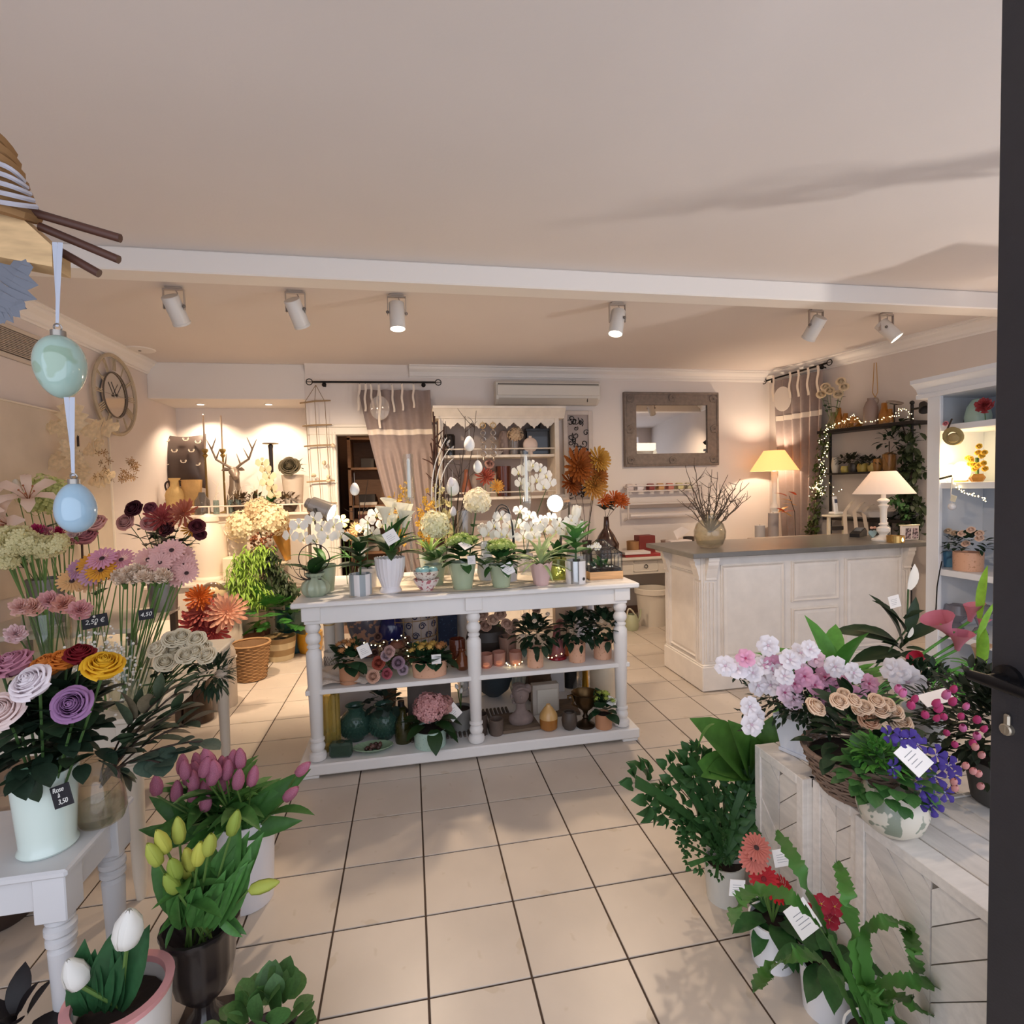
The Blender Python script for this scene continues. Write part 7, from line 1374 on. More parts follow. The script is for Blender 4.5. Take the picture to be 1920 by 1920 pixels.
t = thing('potted_rose', 'blush rose bush in a wide peach speckled pot on the cabinet shelf', 'potted plant', cb2(1815,1072, SH[2], CX+.13)); c = Vector(WM[t.name].translation); lp(t, 'pot', Q(B().lathe(pot_prof(.088,.09,.135),28), PEACH)); dome_leaves(t, RLF, c+V((0,0,.18)),70,(.13,.09),.055,-.4,1.3, tilt=.7); [part(t, 'flower', ROSE('#efd0bc', 1, k), FZ(P(x, y, X=CX+.06),(-.8,-.3,.7),.04)) for k, (x, y) in enumerate(((1805,1003),(1838,1003),(1838,1012),(1812,1022),(1822,996)))]
for px, py, r_, lab in ((1793,1150,.085, 'wide grey studded glass bowl on the lower cabinet shelf'),(1838,1148,.07, 'round grey studded glass globe on the lower cabinet shelf')):
    q = P(px, py, X=CX+.2); t = thing('studded_glass', lab, 'vase', (CX+.2, q.y, SH[3]+.001),0, 'grey studded glass'); zz_ = q.z-SH[3]; prof = [(0,0),(.05,0),(.03,.04),(.012, max(.05, zz_-r_-.04)),(.03, zz_-r_*.8),(r_, zz_),(r_*.8, zz_+r_*.75),(r_*.7, zz_+r_*.8),(r_*.6, zz_+r_*.7),(0, zz_)]; lp(t, 'glass', Q(B().lathe(prof, 26), G('#a09aa2', .9,.45)))
solo('lamp_cable', 'thin dark cable hanging down the cabinet stile', 'cable', Q(B().tube([P(1766,1052, X=CX-.012), P(1762,1070, X=CX-.014), P(1757,1100, X=CX-.014), P(1755,1140, X=CX-.014), P(1750,1170, X=CX-.014)], .004,5), IRON), ID)
# added beyond the frame: unseen uplight and iron scroll, to cast shadows on the ceiling
lp_ = V((5.7,-2.35,.55)); t = thing('added_uplight', 'added unseen silver uplight on a stand, shining past the iron scroll', 'spotlight', (5.7,-2.35,0)); d = V((-2.6,1.5,2.45)).normalized()
part(t, 'stand', Q(B().lathe([(0,0),(.1,0),(.1,.015),(.012,.03),(.012,.45),(0,.45)], 16), SILV)); part(t, 'lamp_body', Q(B().lathe([(0,-.1),(.05,-.1),(.06,.06),(.055,.06),(0,-.05)], 20), SILV), FZ(lp_-d*.05, d))
lamp('SPOT', 'uplight_beam', lp_+d*.04,210,(1,.93,.86), lp_+d, .07,1.25,.7)
sc_ = B(); o_ = V((4.1,-1.45,2.05)); e1 = V((.88,-.47,0)); e2 = V((.15,.28,.95))
for k in range(9):
    c = o_+e1*(.15*k-.6)+e2*U(-.22,.22); s_ = U(.10,.17); a0 = U(0,6); sg = (-1)**k; sc_.tube([c+(e1*math.cos(a0+sg*u*6.5)+e2*math.sin(a0+sg*u*6.5))*s_*(1-.8*u) for u in [i/14 for i in range(15)]], .010,5)
for k in range(4): sc_.tube(bez(o_-e1*.75+e2*(.12*k-.2), o_+e2*U(-.3,.4), o_+e1*.75+e2*(.15*k-.25),10),.012,5)
for k in range(8): q = o_+e1*U(-.7,.7)+e2*U(-.25,.25); sc_.merge(B_leaf(.4,.1,.1,3), FR(q, e1*U(-1,1)+e2*U(-.4,.6),(0,-1,0),.22))
t = solo('shadow_scroll', 'added unseen wrought iron scroll with leaves, casting shadows on the ceiling', 'ornament', Q(sc_.tube([o_, (o_.x, o_.y, ZC)], .003,4), IRON), ID)
# ================================================================== flowers on the crates, right front
def cr(px, py, z=ZK): q = P(px, py, Z=z); return V((q.x, q.y, z+.002))
AZP = SM('azalea_flower', B_azalea, [pet('#e3a9c4'), pet('#c0507e')]); AZW = SM('azalea_flower', B_azalea, [pet('#f1ecf0'), pet('#e6c9d6')]); AZK = SM('azalea_flower', B_azalea, [pet('#f0d3e0'), pet('#c45a8a')])
SMALL = B_leaf(.42,.2,.12,3)
p = cr(1468,1412); p.x += .075; p.y -= .01
t = thing('potted_azalea', 'big white and pink azalea in a white square flared pot on the farthest crate', 'potted plant', p)
lp(t, 'pot', Q(B().poly([(-.058,-.058,0),(.058,-.058,0),(.058,.058,0),(-.058,.058,0)], (0,0,.012)).add([(-.053,-.053,.012),(.053,-.053,.012),(.053,.053,.012),(-.053,.053,.012),(-.072,-.072,.135),(.072,-.072,.135),(.072,.072,.135),(-.072,.072,.135),(-.066,-.066,.13),(.066,-.066,.13),(.066,.066,.13),(-.066,.066,.13)], [(0,1,5,4),(1,2,6,5),(2,3,7,6),(3,0,4,7),(4,5,9,8),(5,6,10,9),(6,7,11,10),(7,4,8,11),(8,9,10,11)]), M('#dfe4ee', .35), False),(0,0,0), RZ(.35))
YA = p.y
foliage(t, SMALL, p+V((.03,0,.19)),900,(.22,.10),.03, DK, -.5,1.3)
for k in range(4):
    a = ((1400,1340),(1408,1365),(1380,1270),(1430,1250))[k]; q = P(*a, Y=YA+.02*(k % 2)); part(t, 'twig', Q(B().tube([p+V((0,0,.14)),(p+q)/2+V((0,0,.12)), q], .003,5), BRANCH), ID); foliage(t, SMALL, q, 26,(.03,.03),.028, DK)
azs = [(1383,1255, AZW),(1412,1262, AZW),(1440,1210, AZW),(1398,1235, AZP),(1430,1248, AZW),(1455,1262, AZW),(1448,1245, AZP),(1480,1238, AZW),(1500,1225, AZW),(1518,1218, AZW),(1528,1235, AZK),(1470,1268, AZW),(1505,1258, AZK),(1490,1282, AZP),(1525,1285, AZP),(1508,1268, AZP),(1550,1258, AZW),(1565,1250, AZW),(1580,1278, AZP),(1545,1270, AZP),(1562,1290, AZP),(1598,1262, AZW),(1628,1282, AZP),(1540,1305, AZP),(1470,1298, AZK),(1405,1325, AZW),(1415,1342, AZW),(1408,1358, AZW),(1360,1248, AZW),(1420,1285, AZW),(1445,1285, AZW),(1603,1305, AZP),(1485,1310, AZK)]
for x, y, me in azs: part(t, 'flower', me, FZ(P(x, y, Y=YA-.06+U(-.05,.05)),(U(-.9,.2),-1, U(.1,.9)), U(.03,.038), U(0,6)))
q = P(1690,1272, Y=-1.40); qb = P(1690,1272, Y=-1.38)
t2 = thing('potted_azalea', 'single large white azalea bloom with rosy eye above the dark azalea', 'potted plant', (2.55,-1.30, ZK+.002)); lp(t2, 'pot', Q(B().lathe(pot_prof(.06,.075,.12),22), M('#c9c5c0', .5))); part(t2, 'stem', Q(B().tube([(2.55,-1.3, ZK+.1),(2.5,-1.36, ZK+.25), q], .005,6), BRANCH), ID); foliage(t2, SMALL, V((2.53,-1.32, ZK+.2)),260,(.12,.11),.035, DK, -.2)
part(t2, 'flower', AZW, FZ(P(1700,1278, Y=-1.42),(-.5,-1,.3),.055)); part(t2, 'flower', AZW, FZ(P(1680,1258, Y=-1.40),(-.8,-.6,.6),.045,1))
# rose basket
p = V((2.045,-1.535, ZK+.001)); t = thing('rose_basket', 'shallow brown wicker basket of apricot roses on the middle crate', 'basket', p)
WK = M('#8b7362', .8, var=.2, scale=30)
wv = B(); nst = 28
for r_ in range(11):
    z = .012+.0105*r_; rad = .115+.045*(r_/10)**.8; wv.tube([((rad+.0035*(1 if (k+r_) % 2 else -1))*math.cos(TAU*k/nst),(rad+.0035*(1 if (k+r_) % 2 else -1))*math.sin(TAU*k/nst), z+.003*math.sin(k*1.7+r_)) for k in range(nst+1)], .0046,5, cap=False)
lp(t, 'weave', Q(wv, WK), kind='stuff'); 
lp(t, 'stakes', Q(sum_ := [b.tube([(.112*math.cos(TAU*k/14),.112*math.sin(TAU*k/14),0),(.16*math.cos(TAU*k/14),.16*math.sin(TAU*k/14),.13)], .004,5) for b in [B()] for k in range(14)][-1], WK), kind='stuff')
lp(t, 'rim', Q(B().ring((0,0,.13),.163,.008,36,6), WK)); lp(t, 'base', Q(B().lathe([(0,0),(.115,0),(.12,.012),(0,.014)], 24), WK)); lp(t, 'soil', Q(B().lathe([(0,.11),(.145,.105)], 18), SOIL))
dome_leaves(t, SM('rose_leaf_big', lambda: B_leaf(.6,.3,.12,5), [leafm('#2b4228')]), p+V((0,0,.14)),100,(.15,.17),.065,-.05,1.3, tilt=.5, jitter=.5)
AP = '#f0d2b4'; YR = p.y
for k, (x, y, s_) in enumerate(((1522,1332,.046),(1570,1320,.04),(1595,1318,.036),(1620,1330,.036),(1625,1357,.05),(1648,1335,.042),(1672,1340,.045),(1685,1360,.05),(1640,1318,.036),(1660,1325,.036),(1605,1335,.032),(1580,1305,.03))): q = P(x, y, Y=YR-.08+U(-.03,.03)); part(t, 'flower', ROSE('#f2c3a0' if k == 4 else AP, 1.0, k), FZ(q, (U(-.5,.3),-.8,1), s_*.98))
# campanula in floral bowl
p = cr(1700,1593); p.x += .03; p.y += .075; t = thing('potted_campanula', 'purple campanula in a cream bowl painted with grey-green flowers, on the widest crate', 'potted plant', p)
lp(t, 'pot', Q(B().lathe([(0,0),(.045,0),(.075,.025),(.088,.065),(.078,.105),(.064,.13),(.058,.13),(.07,.1),(0,.03)], 30), M('#dcd3c2', .4, spot='#8f9684', sscale=26, sthr=.56, coat=.3)))
CLF = SM('round_leaf', lambda: B_leaf(.95,.3,.1,5), [leafm('#3f6b35')]); dome_leaves(t, CLF, p+V((-.03,.0,.155)),110,(.105,.09),.038,-.45,1.2, tilt=.6, jitter=.4); foliage(t, B_leaf(.3,.2,.1,3), p+V((-.05,0,.21)),150,(.06,.06),.035, BG)
CAM = SM('campanula', lambda: B_five(5,1,.03,.35,.6), [pet('#4d3a92'), pet('#cfd0e8')])
for x, y in ((1672,1438),(1728,1478),(1752,1455),(1770,1485),(1745,1510),(1690,1385),(1665,1380),(1705,1385),(1755,1415),(1778,1435),(1738,1495),(1720,1395),(1785,1450)): part(t, 'flower', CAM, FZ(P(x, y, Y=p.y-.08+U(-.03,.03)),(U(-.6,.3),-1, U(0,.8)),.028, U(0,3)))
card(t, P(1713,1421, Y=p.y-.12),.07,(-.05,-.75,.75), spin=.45)
# dark azalea with pink buds
p = V((2.42,-1.68, ZK-.002)); t = potted('potted_azalea', 'dark bushy azalea full of crimson buds beside the campanula', 'potted plant', p, .08,.1,.13, M('#54504c', .6))
foliage(t, SMALL, p+V((.02,0,.20)),1300,(.26,.20),.042, leafm('#26301f'),-.5,1.4)
AB = SM('azalea_bud', lambda: B_tulip(), pet('#c44478')); AB2 = SM('azalea_bud', lambda: B_tulip(.25), pet('#dd7fae'))
for k, (x, y) in enumerate(((1683,1298),(1712,1316),(1708,1328),(1785,1298),(1770,1310),(1755,1335),(1770,1348),(1752,1352),(1808,1330),(1800,1348),(1830,1355),(1775,1378),(1805,1370),(1750,1325),(1735,1345),(1782,1322),(1832,1385),(1822,1398),(1840,1372),(1790,1400),(1690,1306))): part(t, 'bud', AB2 if k % 4 == 0 else AB, FZ(P(x, y, Y=-1.82+U(-.05,.04)),(U(-.7,.4),-.5,1), U(.022,.03)))
PKB = SM('azalea_bud', lambda: B_tulip(.1), pet('#e9a9a4'))
for x, y in ((1808,1440),(1822,1450),(1786,1470),(1788,1482),(1832,1455),(1836,1478),(1826,1405),(1838,1420)): part(t, 'bud', PKB, FZ(P(x, y, Y=-1.86),(-.3,-.6,1),.024))
c_ = P(1755,1308, Y=-1.75); part(t, 'care_tag', Q(B().box(-.045,.045,-.02,.02,-.0008,.0008), M('#f1e6dc', .6), False), FZ(c_, (-.2,-.5,.9),1,.35))
# calla and spathiphyllum on the floor behind the crates
p = V((2.62,-.78,0)); t = potted('potted_calla', 'pink-edged calla lilies with fresh green leaves in front of the white cabinet', 'potted plant', p, .10,.13,.42, M('#8d8a84', .7))
CP = SM('calla', B_calla, [pet('#cc7c90'), pet('#a7b870')]); CPG = SM('calla', B_calla, [pet('#d3b59a'), pet('#a7b870')])
for x, y, m_, s_, d in ((1782,1190, CP, .14,(-.9,-.2,.7)),(1795,1218, CP, .11,(-.4,-.5,.9)),(1735,1238, SM('calla', B_calla, [pet('#b8324e'), pet('#a7b870')]),.08,(-1,-.2,.2)),(1818,1165, CP, .09,(.1,-.3,1)),(1832,1240, CPG, .09,(0,-.4,1)),(1838,1180, CP, .06,(0,-.4,1))):
    q = P(x, y, Y=-.85); part(t, 'flower_stem', Q(B().tube(bez(p+V((0,0,.4)),(p+q)/2+V((0,0,.25)), q, 6),.006,6), BG), ID); part(t, 'flower', m_, FZ(q, d, s_, U(-.4,.4)))
dome_leaves(t, LF(BG, .35,.35,.15), p+V((0,0,.46)),26,(.10,.22),.26,.15,1.35, tilt=.4)
bl = LF(leafm('#4f9a3c'),.13,.5,.2)
for k in range(20): q = P(1770+R.randint(-10,60),1268+R.randint(-30,10), Y=-.95); part(t, 'blade', bl, FR(q, (U(-1,.6),-.5, U(-.1,.5)), s=U(.18,.26)))
for x, y, d in ((1835,1215,(0,-.2,1)),(1838,1160,(.05,0,1)),(1840,1260,(-.2,-.2,.9))): part(t, 'blade', LF(leafm('#86b83e'),.18,.1,.2), FR(P(x, y, Y=-.9), d, s=.26))
p = P(1700,1262, Z=0); p = V((3.15,-.28,0)); t = potted('potted_peace_lily', 'dark peace lily with white spathe and tag in front of the counter', 'potted plant', p, .09,.12,.30, M('#4a4038', .6))
hub = P(1685,1222, Y=p.y); LFP = LF(leafm('#263a22'),.30,.3,.18)
for x0, y0, x1, y1 in ((1685,1210,1600,1160),(1680,1205,1632,1165),(1685,1225,1618,1218),(1690,1205,1672,1118),(1695,1180,1668,1120),(1700,1185,1722,1130),(1700,1215,1740,1215),(1690,1230,1762,1225),(1685,1235,1668,1240),(1695,1232,1720,1245),(1690,1225,1655,1228),(1695,1160,1725,1140),(1700,1200,1765,1155),(1688,1215,1705,1190),(1690,1220,1670,1195)):
    a, b2 = P(x0, y0, Y=p.y), P(x1, y1, Y=p.y-.05); part(t, 'leaf', LFP, FR(a, b2-a, (0,-.5,1),(b2-a).length*1.12))
sp_ = P(1703,1105, Y=p.y); part(t, 'flower_stem', Q(B().tube([p+V((0,0,.28)), P(1700,1180, Y=p.y), sp_], .005,6), DSTEM), ID); part(t, 'spathe', LF(WHITEB, .42,.05,.25), FR(sp_, (.35,0,1),(0,-1,.2),.16)); part(t, 'spathe', LF(WHITEB, .42,.05,.25), FR(P(1702,1195, Y=p.y-.05),(.4,0,.6),(0,-1,.2),.07))
card(t, P(1677,1128, Y=p.y-.06),.07,(-.1,-1,.1), spin=.2)
# ------------------------------------------------------------------ floor pots in front of the crates
FLW = M('#eef0f4', .3, coat=.3)
p = V((1.80,-1.16,0)); t = potted('crested_fern', 'bushy dark crested fern in a pale pot beside the farthest crate', 'potted plant', p, .065,.075,.15, M('#cfcdc4', .4))
def crest(m): return SM('crested_frond', lambda: _crest(), m)
def _crest():
    b = B(); b.grid(lambda u, v: ((u-.5)*.07*(.6+v), v, -.35*v*v),2,6)
    for k in range(8):
        a = k/7*PI*1.25-PI*.12; c = V((.17*math.cos(a)*U(.6,1),.86+.17*math.sin(a)*U(.6,1),-.33+U(-.06,.06))); 
        for j in range(2): b.merge(LOB, FR(c, (math.cos(a)+U(-.6,.6), math.sin(a)+U(-.6,.6), U(-.5,.5)), s=.12))
    for k in range(8):
        v = .28+.08*k; sd = (-1)**k; b.merge(LOB, FR((sd*.05, v, -.35*v*v),(sd, .6,.2), s=.11))
    return b
LOB = B_leaf(.8,.4,.3,3); FRN = crest([leafm('#3a6234')])
tips = ((1265,1470),(1275,1500),(1290,1545),(1310,1465),(1330,1440),(1365,1450),(1400,1445),(1285,1575),(1310,1610),(1330,1480),(1460,1480),(1480,1462),(1500,1475),(1490,1520),(1470,1500),(1440,1520),(1395,1480),(1360,1500),(1325,1540),(1345,1570),(1380,1540),(1420,1560),(1450,1570),(1500,1560),(1335,1610),(1370,1600),(1340,1510),(1420,1470),(1380,1510),(1300,1520),(1350,1630),(1410,1520))
for k, (x, y) in enumerate(tips):
    q = P(x, y, Y=p.y-.08+.16*((k*7) % 5)/5); a = p+V((U(-.03,.03), U(-.03,.03),.15)); d = q-a; part(t, 'frond', FRN, FR(a, d+V((0,0,.12*d.length)),(U(-.3,.3),-.4,1), d.length*1.02))
p = V((1.86,-1.08,0)); t = potted('arum_plant', 'broad-leaved green arum with curled leaf tips behind the crested fern', 'potted plant', p, .08,.1,.2, M('#b9b4aa', .5))
LA = LF(leafm('#4d7a34'),.5,.25,.25)
for x0, y0, x1, y1, s_ in ((1395,1450,1340,1355,1),(1405,1450,1400,1385,1.2),(1410,1455,1440,1375,1.1),(1385,1445,1320,1435,1),(1400,1450,1345,1430,.9),(1415,1450,1425,1400,1)):
    a, b2 = P(x0, y0, Y=p.y), P(x1, y1, Y=p.y-.08); part(t, 'leaf', LA, FR(a, b2-a, (-.2,-.7,1),(b2-a).length*1.1*s_)); part(t, 'petiole', Q(B().tube([p+V((0,0,.18)), a], .005,5), BG), ID)
part(t, 'leaf', LF(leafm('#4d7a34'),.2,.9,.2), FR(P(1340,1357, Y=p.y-.08),(-1,0,-.1), s=.09))
def wpot(lab, x, y, r_, h, name='potted_gerbera'): 
    t = potted(name, lab, 'potted plant', (x, y, 0), r_*.86, r_, h, FLW, 'white floor pots'); return t, V((x, y, 0))
t, p = wpot('red gerberas in a white round pot beside the crates', 1.80,-1.44,.075,.145)
GLB = LF(leafm('#2f5a2c'),.55,.5,.1,1,.03); dome_leaves(t, GLB, p+V((0,0,.14)),12,(.04,.03),.13,-.5,.5, tilt=.3)
GR, GC = SM('gerbera', B_gerbera, [pet('#c8262e'), M('#7d1a20', .8)]), SM('gerbera', B_gerbera, [pet('#cf7a6c'), M('#3a2320', .8)])
for x, y, me, d in ((1432,1648, GR, (-.4,-.7,.5)),(1452,1668, GR, (.2,-.6,.9)),(1412,1610, GC, (-.5,-1,.4)),(1418,1590, GC, (-.2,-.8,1)),(1470,1668, GR, (.5,-.6,.8))):
    q = P(x, y, Y=p.y-.05); part(t, 'flower', me, FZ(q, d, .045)); part(t, 'stem', Q(B().tube([p+V((0,0,.13)), q], .004,6), STEM), ID)
card(t, P(1466,1608, Y=p.y-.05),.055,(-.2,-1,.1), spin=.15); card(t, P(1382,1665, Y=p.y-.05),.05,(-.1,-1,.1), spin=-.15)
t, p = wpot('small crimson-flowered plant in a white pot, middle of the three white floor pots', 1.845,-1.625,.075,.15, 'potted_primrose')
dome_leaves(t, GLB, p+V((0,0,.15)),12,(.04,.03),.12,-.4,.7, tilt=.3)
for x, y in ((1530,1710),(1555,1725),(1565,1700),(1540,1695)): part(t, 'flower', SM('primrose', lambda: B_five(5,1,.06,.2,.9), [pet('#a8283c'), CENT]), FZ(P(x, y, Y=p.y-.02),(-.2,-.6,1),.028))
card(t, P(1505,1722, Y=p.y-.05),.075,(-.2,-.8,.6), spin=.5)
t, p = wpot('crocodile-edged strap fern with long serrated leaves in the nearest white floor pot', 1.80,-1.855,.082,.16, 'serrated_fern')
SFM = leafm('#4a7a35')
def strap(pts, w0, roll=0.0):
    pts = [Vector(q) for q in pts]; fine = []
    for i in range(len(pts)-1):
        a = pts[max(i-1,0)]; b_, c = pts[i], pts[i+1]; d = pts[min(i+2, len(pts)-1)]
        for k in range(16): u = k/16; fine.append(.5*((2*b_)+(c-a)*u+(2*a-5*b_+4*c-d)*u*u+(3*b_-a-3*c+d)*u**3))
    fine.append(pts[-1]); n = len(fine); b = B(); vs = []
    for i, q in enumerate(fine):
        tg = (fine[min(i+1, n-1)]-fine[max(i-1,0)]).normalized(); view = (EYE-q).normalized(); sd = tg.cross(view*.6+V((0,0,.8))).normalized(); v = i/(n-1); w_ = w0*(.45+.55*math.sin(PI*min(1,.1+.75*v)))*(1 if v < .9 else max(.08,(1-v)*10)); tooth = 1+.17*(1 if i % 2 else -1); wavy = V((0,0,.003*(1 if i % 4 < 2 else -1)))
        vs += [q-sd*w_*tooth+wavy, q-V((0,0,.006)), q+sd*w_*tooth-wavy]
    b.add(vs, [(3*i+j, 3*i+j+1,3*i+4+j, 3*i+3+j) for i in range(n-1) for j in (0,1)]); return b
base_ = [(1595,1870)]
for pts in (((1595,1865),(1555,1760),(1505,1640),(1455,1555)),((1590,1865),(1570,1790),(1495,1690),(1420,1670),(1385,1690),(1372,1735)),((1605,1860),(1600,1760),(1590,1680),(1570,1612)),((1600,1865),(1550,1810),(1490,1790),(1440,1820),(1412,1858)),((1605,1860),(1620,1770),(1665,1725),(1700,1740),(1715,1790),(1722,1835)),((1610,1870),(1650,1850),(1730,1840),(1790,1860),(1830,1900)),((1615,1880),(1670,1870),(1720,1885),(1755,1912)),((1605,1880),(1640,1880),(1680,1900),(1700,1960)),((1600,1870),(1620,1850),(1650,1870),(1640,1910))):
    n_ = len(pts); off = [(k/(n_-1)) for k in range(n_)]; wp3 = [P(x, y, Y=p.y+(-.02+(.10 if i % 2 else -.06)*o)) for i, ((x, y), o) in enumerate(zip(pts, off))]; wp3[0] = p+V((U(-.02,.02), U(-.02,.02),.15)); part(t, 'strap_leaf', Q(strap(wp3,.0185), SFM, True, None), ID)
# ================================================================== alcove sideboard top
def av(px, Y=3.50, py=940): q = P(px, py, Y=Y); return V((q.x, Y, AZ+.001))
STRAW = M('#cfae74', .85, bump=.6, bscale=70, var=.15)
c = P(345,865, Y=3.72); t = thing('antler_cushion', 'dark brown satin cushion printed with antlers, leaning in the alcove corner', 'cushion', c); hw, hh = .22,.30
def pil(sgn):
    return lambda u, v: ((u-.5)*2*hw*(1-.10*(1-abs(v-.5)*2)**2+.06), sgn*.09*(math.sin(PI*u)*math.sin(PI*v))**.5,(v-.5)*2*hh*(1-.12*(1-(abs(u-.5)*2)**2)+.06))
lp(t, 'cover', Q(B().grid(pil(-1),12,12).grid(lambda u, v: pil(1)(1-u, v),12,12), M('#38261f', .45, var=.1, sheen=.4)),(0,0,0), RT(-.12,4, 'X')); am = B()
for sg in (-1,1): am.tube([(0,0,0),(sg*.02,0,.004),(sg*.03,0,.02),(sg*.026,0,.034)], [.006,.006,.005,.002], 4); am.tube([(sg*.022,0,.008),(sg*.016,0,.026)], [.004,.002], 4)
ame = Q(am, M('#e9dcc8', .7))
for k, (x, z) in enumerate(((-.15,.22),(.05,.23),(.17,.2),(-.06,.1),(.11,.1),(-.15,-.04),(.03,-.02),(.16,-.05),(-.05,-.17),(.10,-.17))): u_, v_ = x/(2*hw)+.5, z/(2*hh)+.5; lp(t, 'antler_print', ame, (x, -.096*(math.sin(PI*u_)*math.sin(PI*v_))**.5-.004-z*.12*-1*0, z), RT(-.12,4, 'X'))
p = av(329,3.42); t = thing('straw_amphora', 'straw-wrapped two-handled vase in front of the antler cushion', 'vase', p); lp(t, 'body', Q(B().lathe([(0,0),(.07,0),(.085,.10),(.095,.22),(.08,.27),(.045,.31),(.04,.36),(.06,.40),(.052,.40),(0,.3)], 26), STRAW))
for sd in (-1,1): lp(t, 'handle', Q(B().tube(bez((sd*.045,0,.37),(sd*.12,0,.36),(sd*.078,0,.26),8),.009,6), M('#2e201a', .7)))
for z in (.05,.09,.13,.17,.21): lp(t, 'straw_band', Q(B().ring((0,0, z),.084+.05*z, .004,24,4), STRAW))
p = av(361,3.48); t = thing('straw_pot', 'flared straw pot beside the amphora', 'pot', p); lp(t, 'pot', Q(B().lathe(pot_prof(.075,.105,.38,.01),24), M('#bb9560', .9, bump=1, bscale=40, var=.25)))
p = av(379,3.34); glass_vase('grey_carafe', 'grey glass carafe in front of the straw pot', p.x, p.y, p.z, [(0,0),(.075,0),(.08,.02),(.075,.15),(.04,.20),(.03,.24),(.026,.24),(.036,.2),(0,.02)], G('#8f8a88', 1,.25))
for k, (px, pt, pc, pw) in enumerate(((389,842,818,800),(422,842,820,780))):
    Y = 3.6; zt, zc_ = P(px, pt, Y=Y).z-AZ, P(px, pc-40, Y=Y).z-AZ; p = av(px, Y); t = thing('tall_candlestick', ('left', 'right')[k]+' tall brass candlestick with slim candle beside the deer head', 'candlestick', p, 0, 'brass candlesticks')
    lp(t, 'stick', Q(B().lathe([(0,0),(.06,0),(.06,.01),(.012,.03),(.010, zt-.10),(.03, zt-.07),(.014, zt-.05),(.035, zt-.02),(.03, zt),(0, zt)], 16), M('#8d7647', .35,.8))); lp(t, 'candle', Q(B().lathe([(0, zt),(.011, zt),(.009, zc_),(0, zc_+.01)], 10), M('#d9bfa4', .5)))
# deer head
p = av(440,3.52); d0 = P(437,888, Y=3.52); t = thing('deer_head', 'silver-grey deer bust with branching antlers on the sideboard', 'sculpture', p); DM = M('#8b7a6b', .45,.3, var=.1); h0 = d0.z-AZ
lp(t, 'bust', Q(B().tube([(0,.02,0),(0,.02, h0*.35),(.01,0, h0*.7),(.015,-.02, h0*.95)], [.10,.085,.055,.05], 14), DM)); lp(t, 'muzzle', Q(B().tube([(.0,.0, h0+.03),(.03,-.05, h0),(.055,-.11, h0-.045),(.06,-.13, h0-.055)], [.05,.052,.032,.022], 12), DM))
for sd in (-1,1):
    lp(t, 'ear', Q(B().tube([(sd*.03+.01,0, h0+.04),(sd*.09,0, h0+.05),(sd*.12,0, h0+.035)], [.012,.022,.004], 8), DM)); a = [(sd*.025+.01,0, h0+.06),(sd*.08,.0, h0+.10),(sd*.17,0, h0+.16),(sd*.21,0, h0+.27),(sd*.16,0, h0+.40)]; an = lp(t, 'antler', Q(B().tube(a, [.016,.014,.012,.010,.004], 8), DM))
    for i, e in ((1,(sd*.05,-.03, h0+.22)),(2,(sd*.12,-.02, h0+.28)),(3,(sd*.26,0, h0+.38))): part(an, 'tine', Q(B().tube([a[i], e], [.011,.003], 6), DM), WM[t.name])
p = av(512,3.6); zt = P(510,832, Y=3.6).z-AZ; t = thing('black_candle_holder', 'tall black candle holder with flat brass plate', 'candlestick', p); lp(t, 'stem', Q(B().lathe([(0,0),(.07,0),(.07,.012),(.02,.03),(.014,.08),(.024, zt-.06),(.03, zt-.02),(.012, zt-.006),(0, zt-.006)], 18), M('#241815', .4))); lp(t, 'plate', Q(B().lathe([(0, zt-.006),(.085, zt-.004),(.088, zt+.004),(0, zt+.004)], 22), M('#a08c6a', .4,.7)))
# white driftwood tubes, dried bowls, silk orchid, succulents
CORW = M('#e6dccb', .7)
for k, px in enumerate((405,432,447,470,485)):
    q = av(px, 3.32); glass_vase('test_tube', ('first', 'second', 'third', 'fourth', 'fifth')[k]+' slim glass tube with white coral twigs counted from the cushion', q.x, q.y, q.z, cyl(.03,.15), G('#b9c9c4', 1,.12), 'coral twig tubes'); twigs('coral_twig', 'white coral twig in the '+('first', 'second', 'third', 'fourth', 'fifth')[k]+' glass tube from the cushion', q+V((0,0,.02)), [q+V((U(-.07,.07),0, U(.24,.36))) for _ in range(2)], .007, CORW, 2, 'coral twigs', 'twig', .08)
for k, (px, r_, lab) in enumerate(((452,.10, 'brown dried leaf heap around the deer bust'),(478,.09, 'wreath-like dried seed bowl'),(537,.13, 'dark dried flower basket on the right end'))): q = av(px, 3.40 if k else 3.36); t = thing('dried_arrangement', lab+' of the sideboard', 'dried flowers', q); lp(t, 'bowl', Q(B().lathe([(0,0),(r_*.6,0),(r_, .09),(r_*.93,.09),(0,.02)], 20), M('#4a3a2e', .8))); foliage(t, fo, q+V((0,0,.12)),90,(r_, .09),.06, leafm('#6f5a42', rnd=0, var=.4),-.1)
q = av(548,3.42); z_ = P(545,880, Y=3.42).z; t = thing('succulent_bowl', 'pale pot with a big round brown-green echeveria rosette', 'potted plant', (q.x, 3.5, AZ+.001)); h_ = z_-AZ-.06; lp(t, 'pot', Q(B().lathe(pot_prof(.09,.12, h_),24), M('#cfc0b0', .6))); part(t, 'rosette', SM('rosette', lambda: B_rose(1,8), leafm('#6a5f48')), FZ((q.x, 3.42, z_),(0,-1,.45),.17)); dome_leaves(t, LF(DK, .4,.2), V((q.x+.06,3.46, z_)),14,(.05,.10),.07)
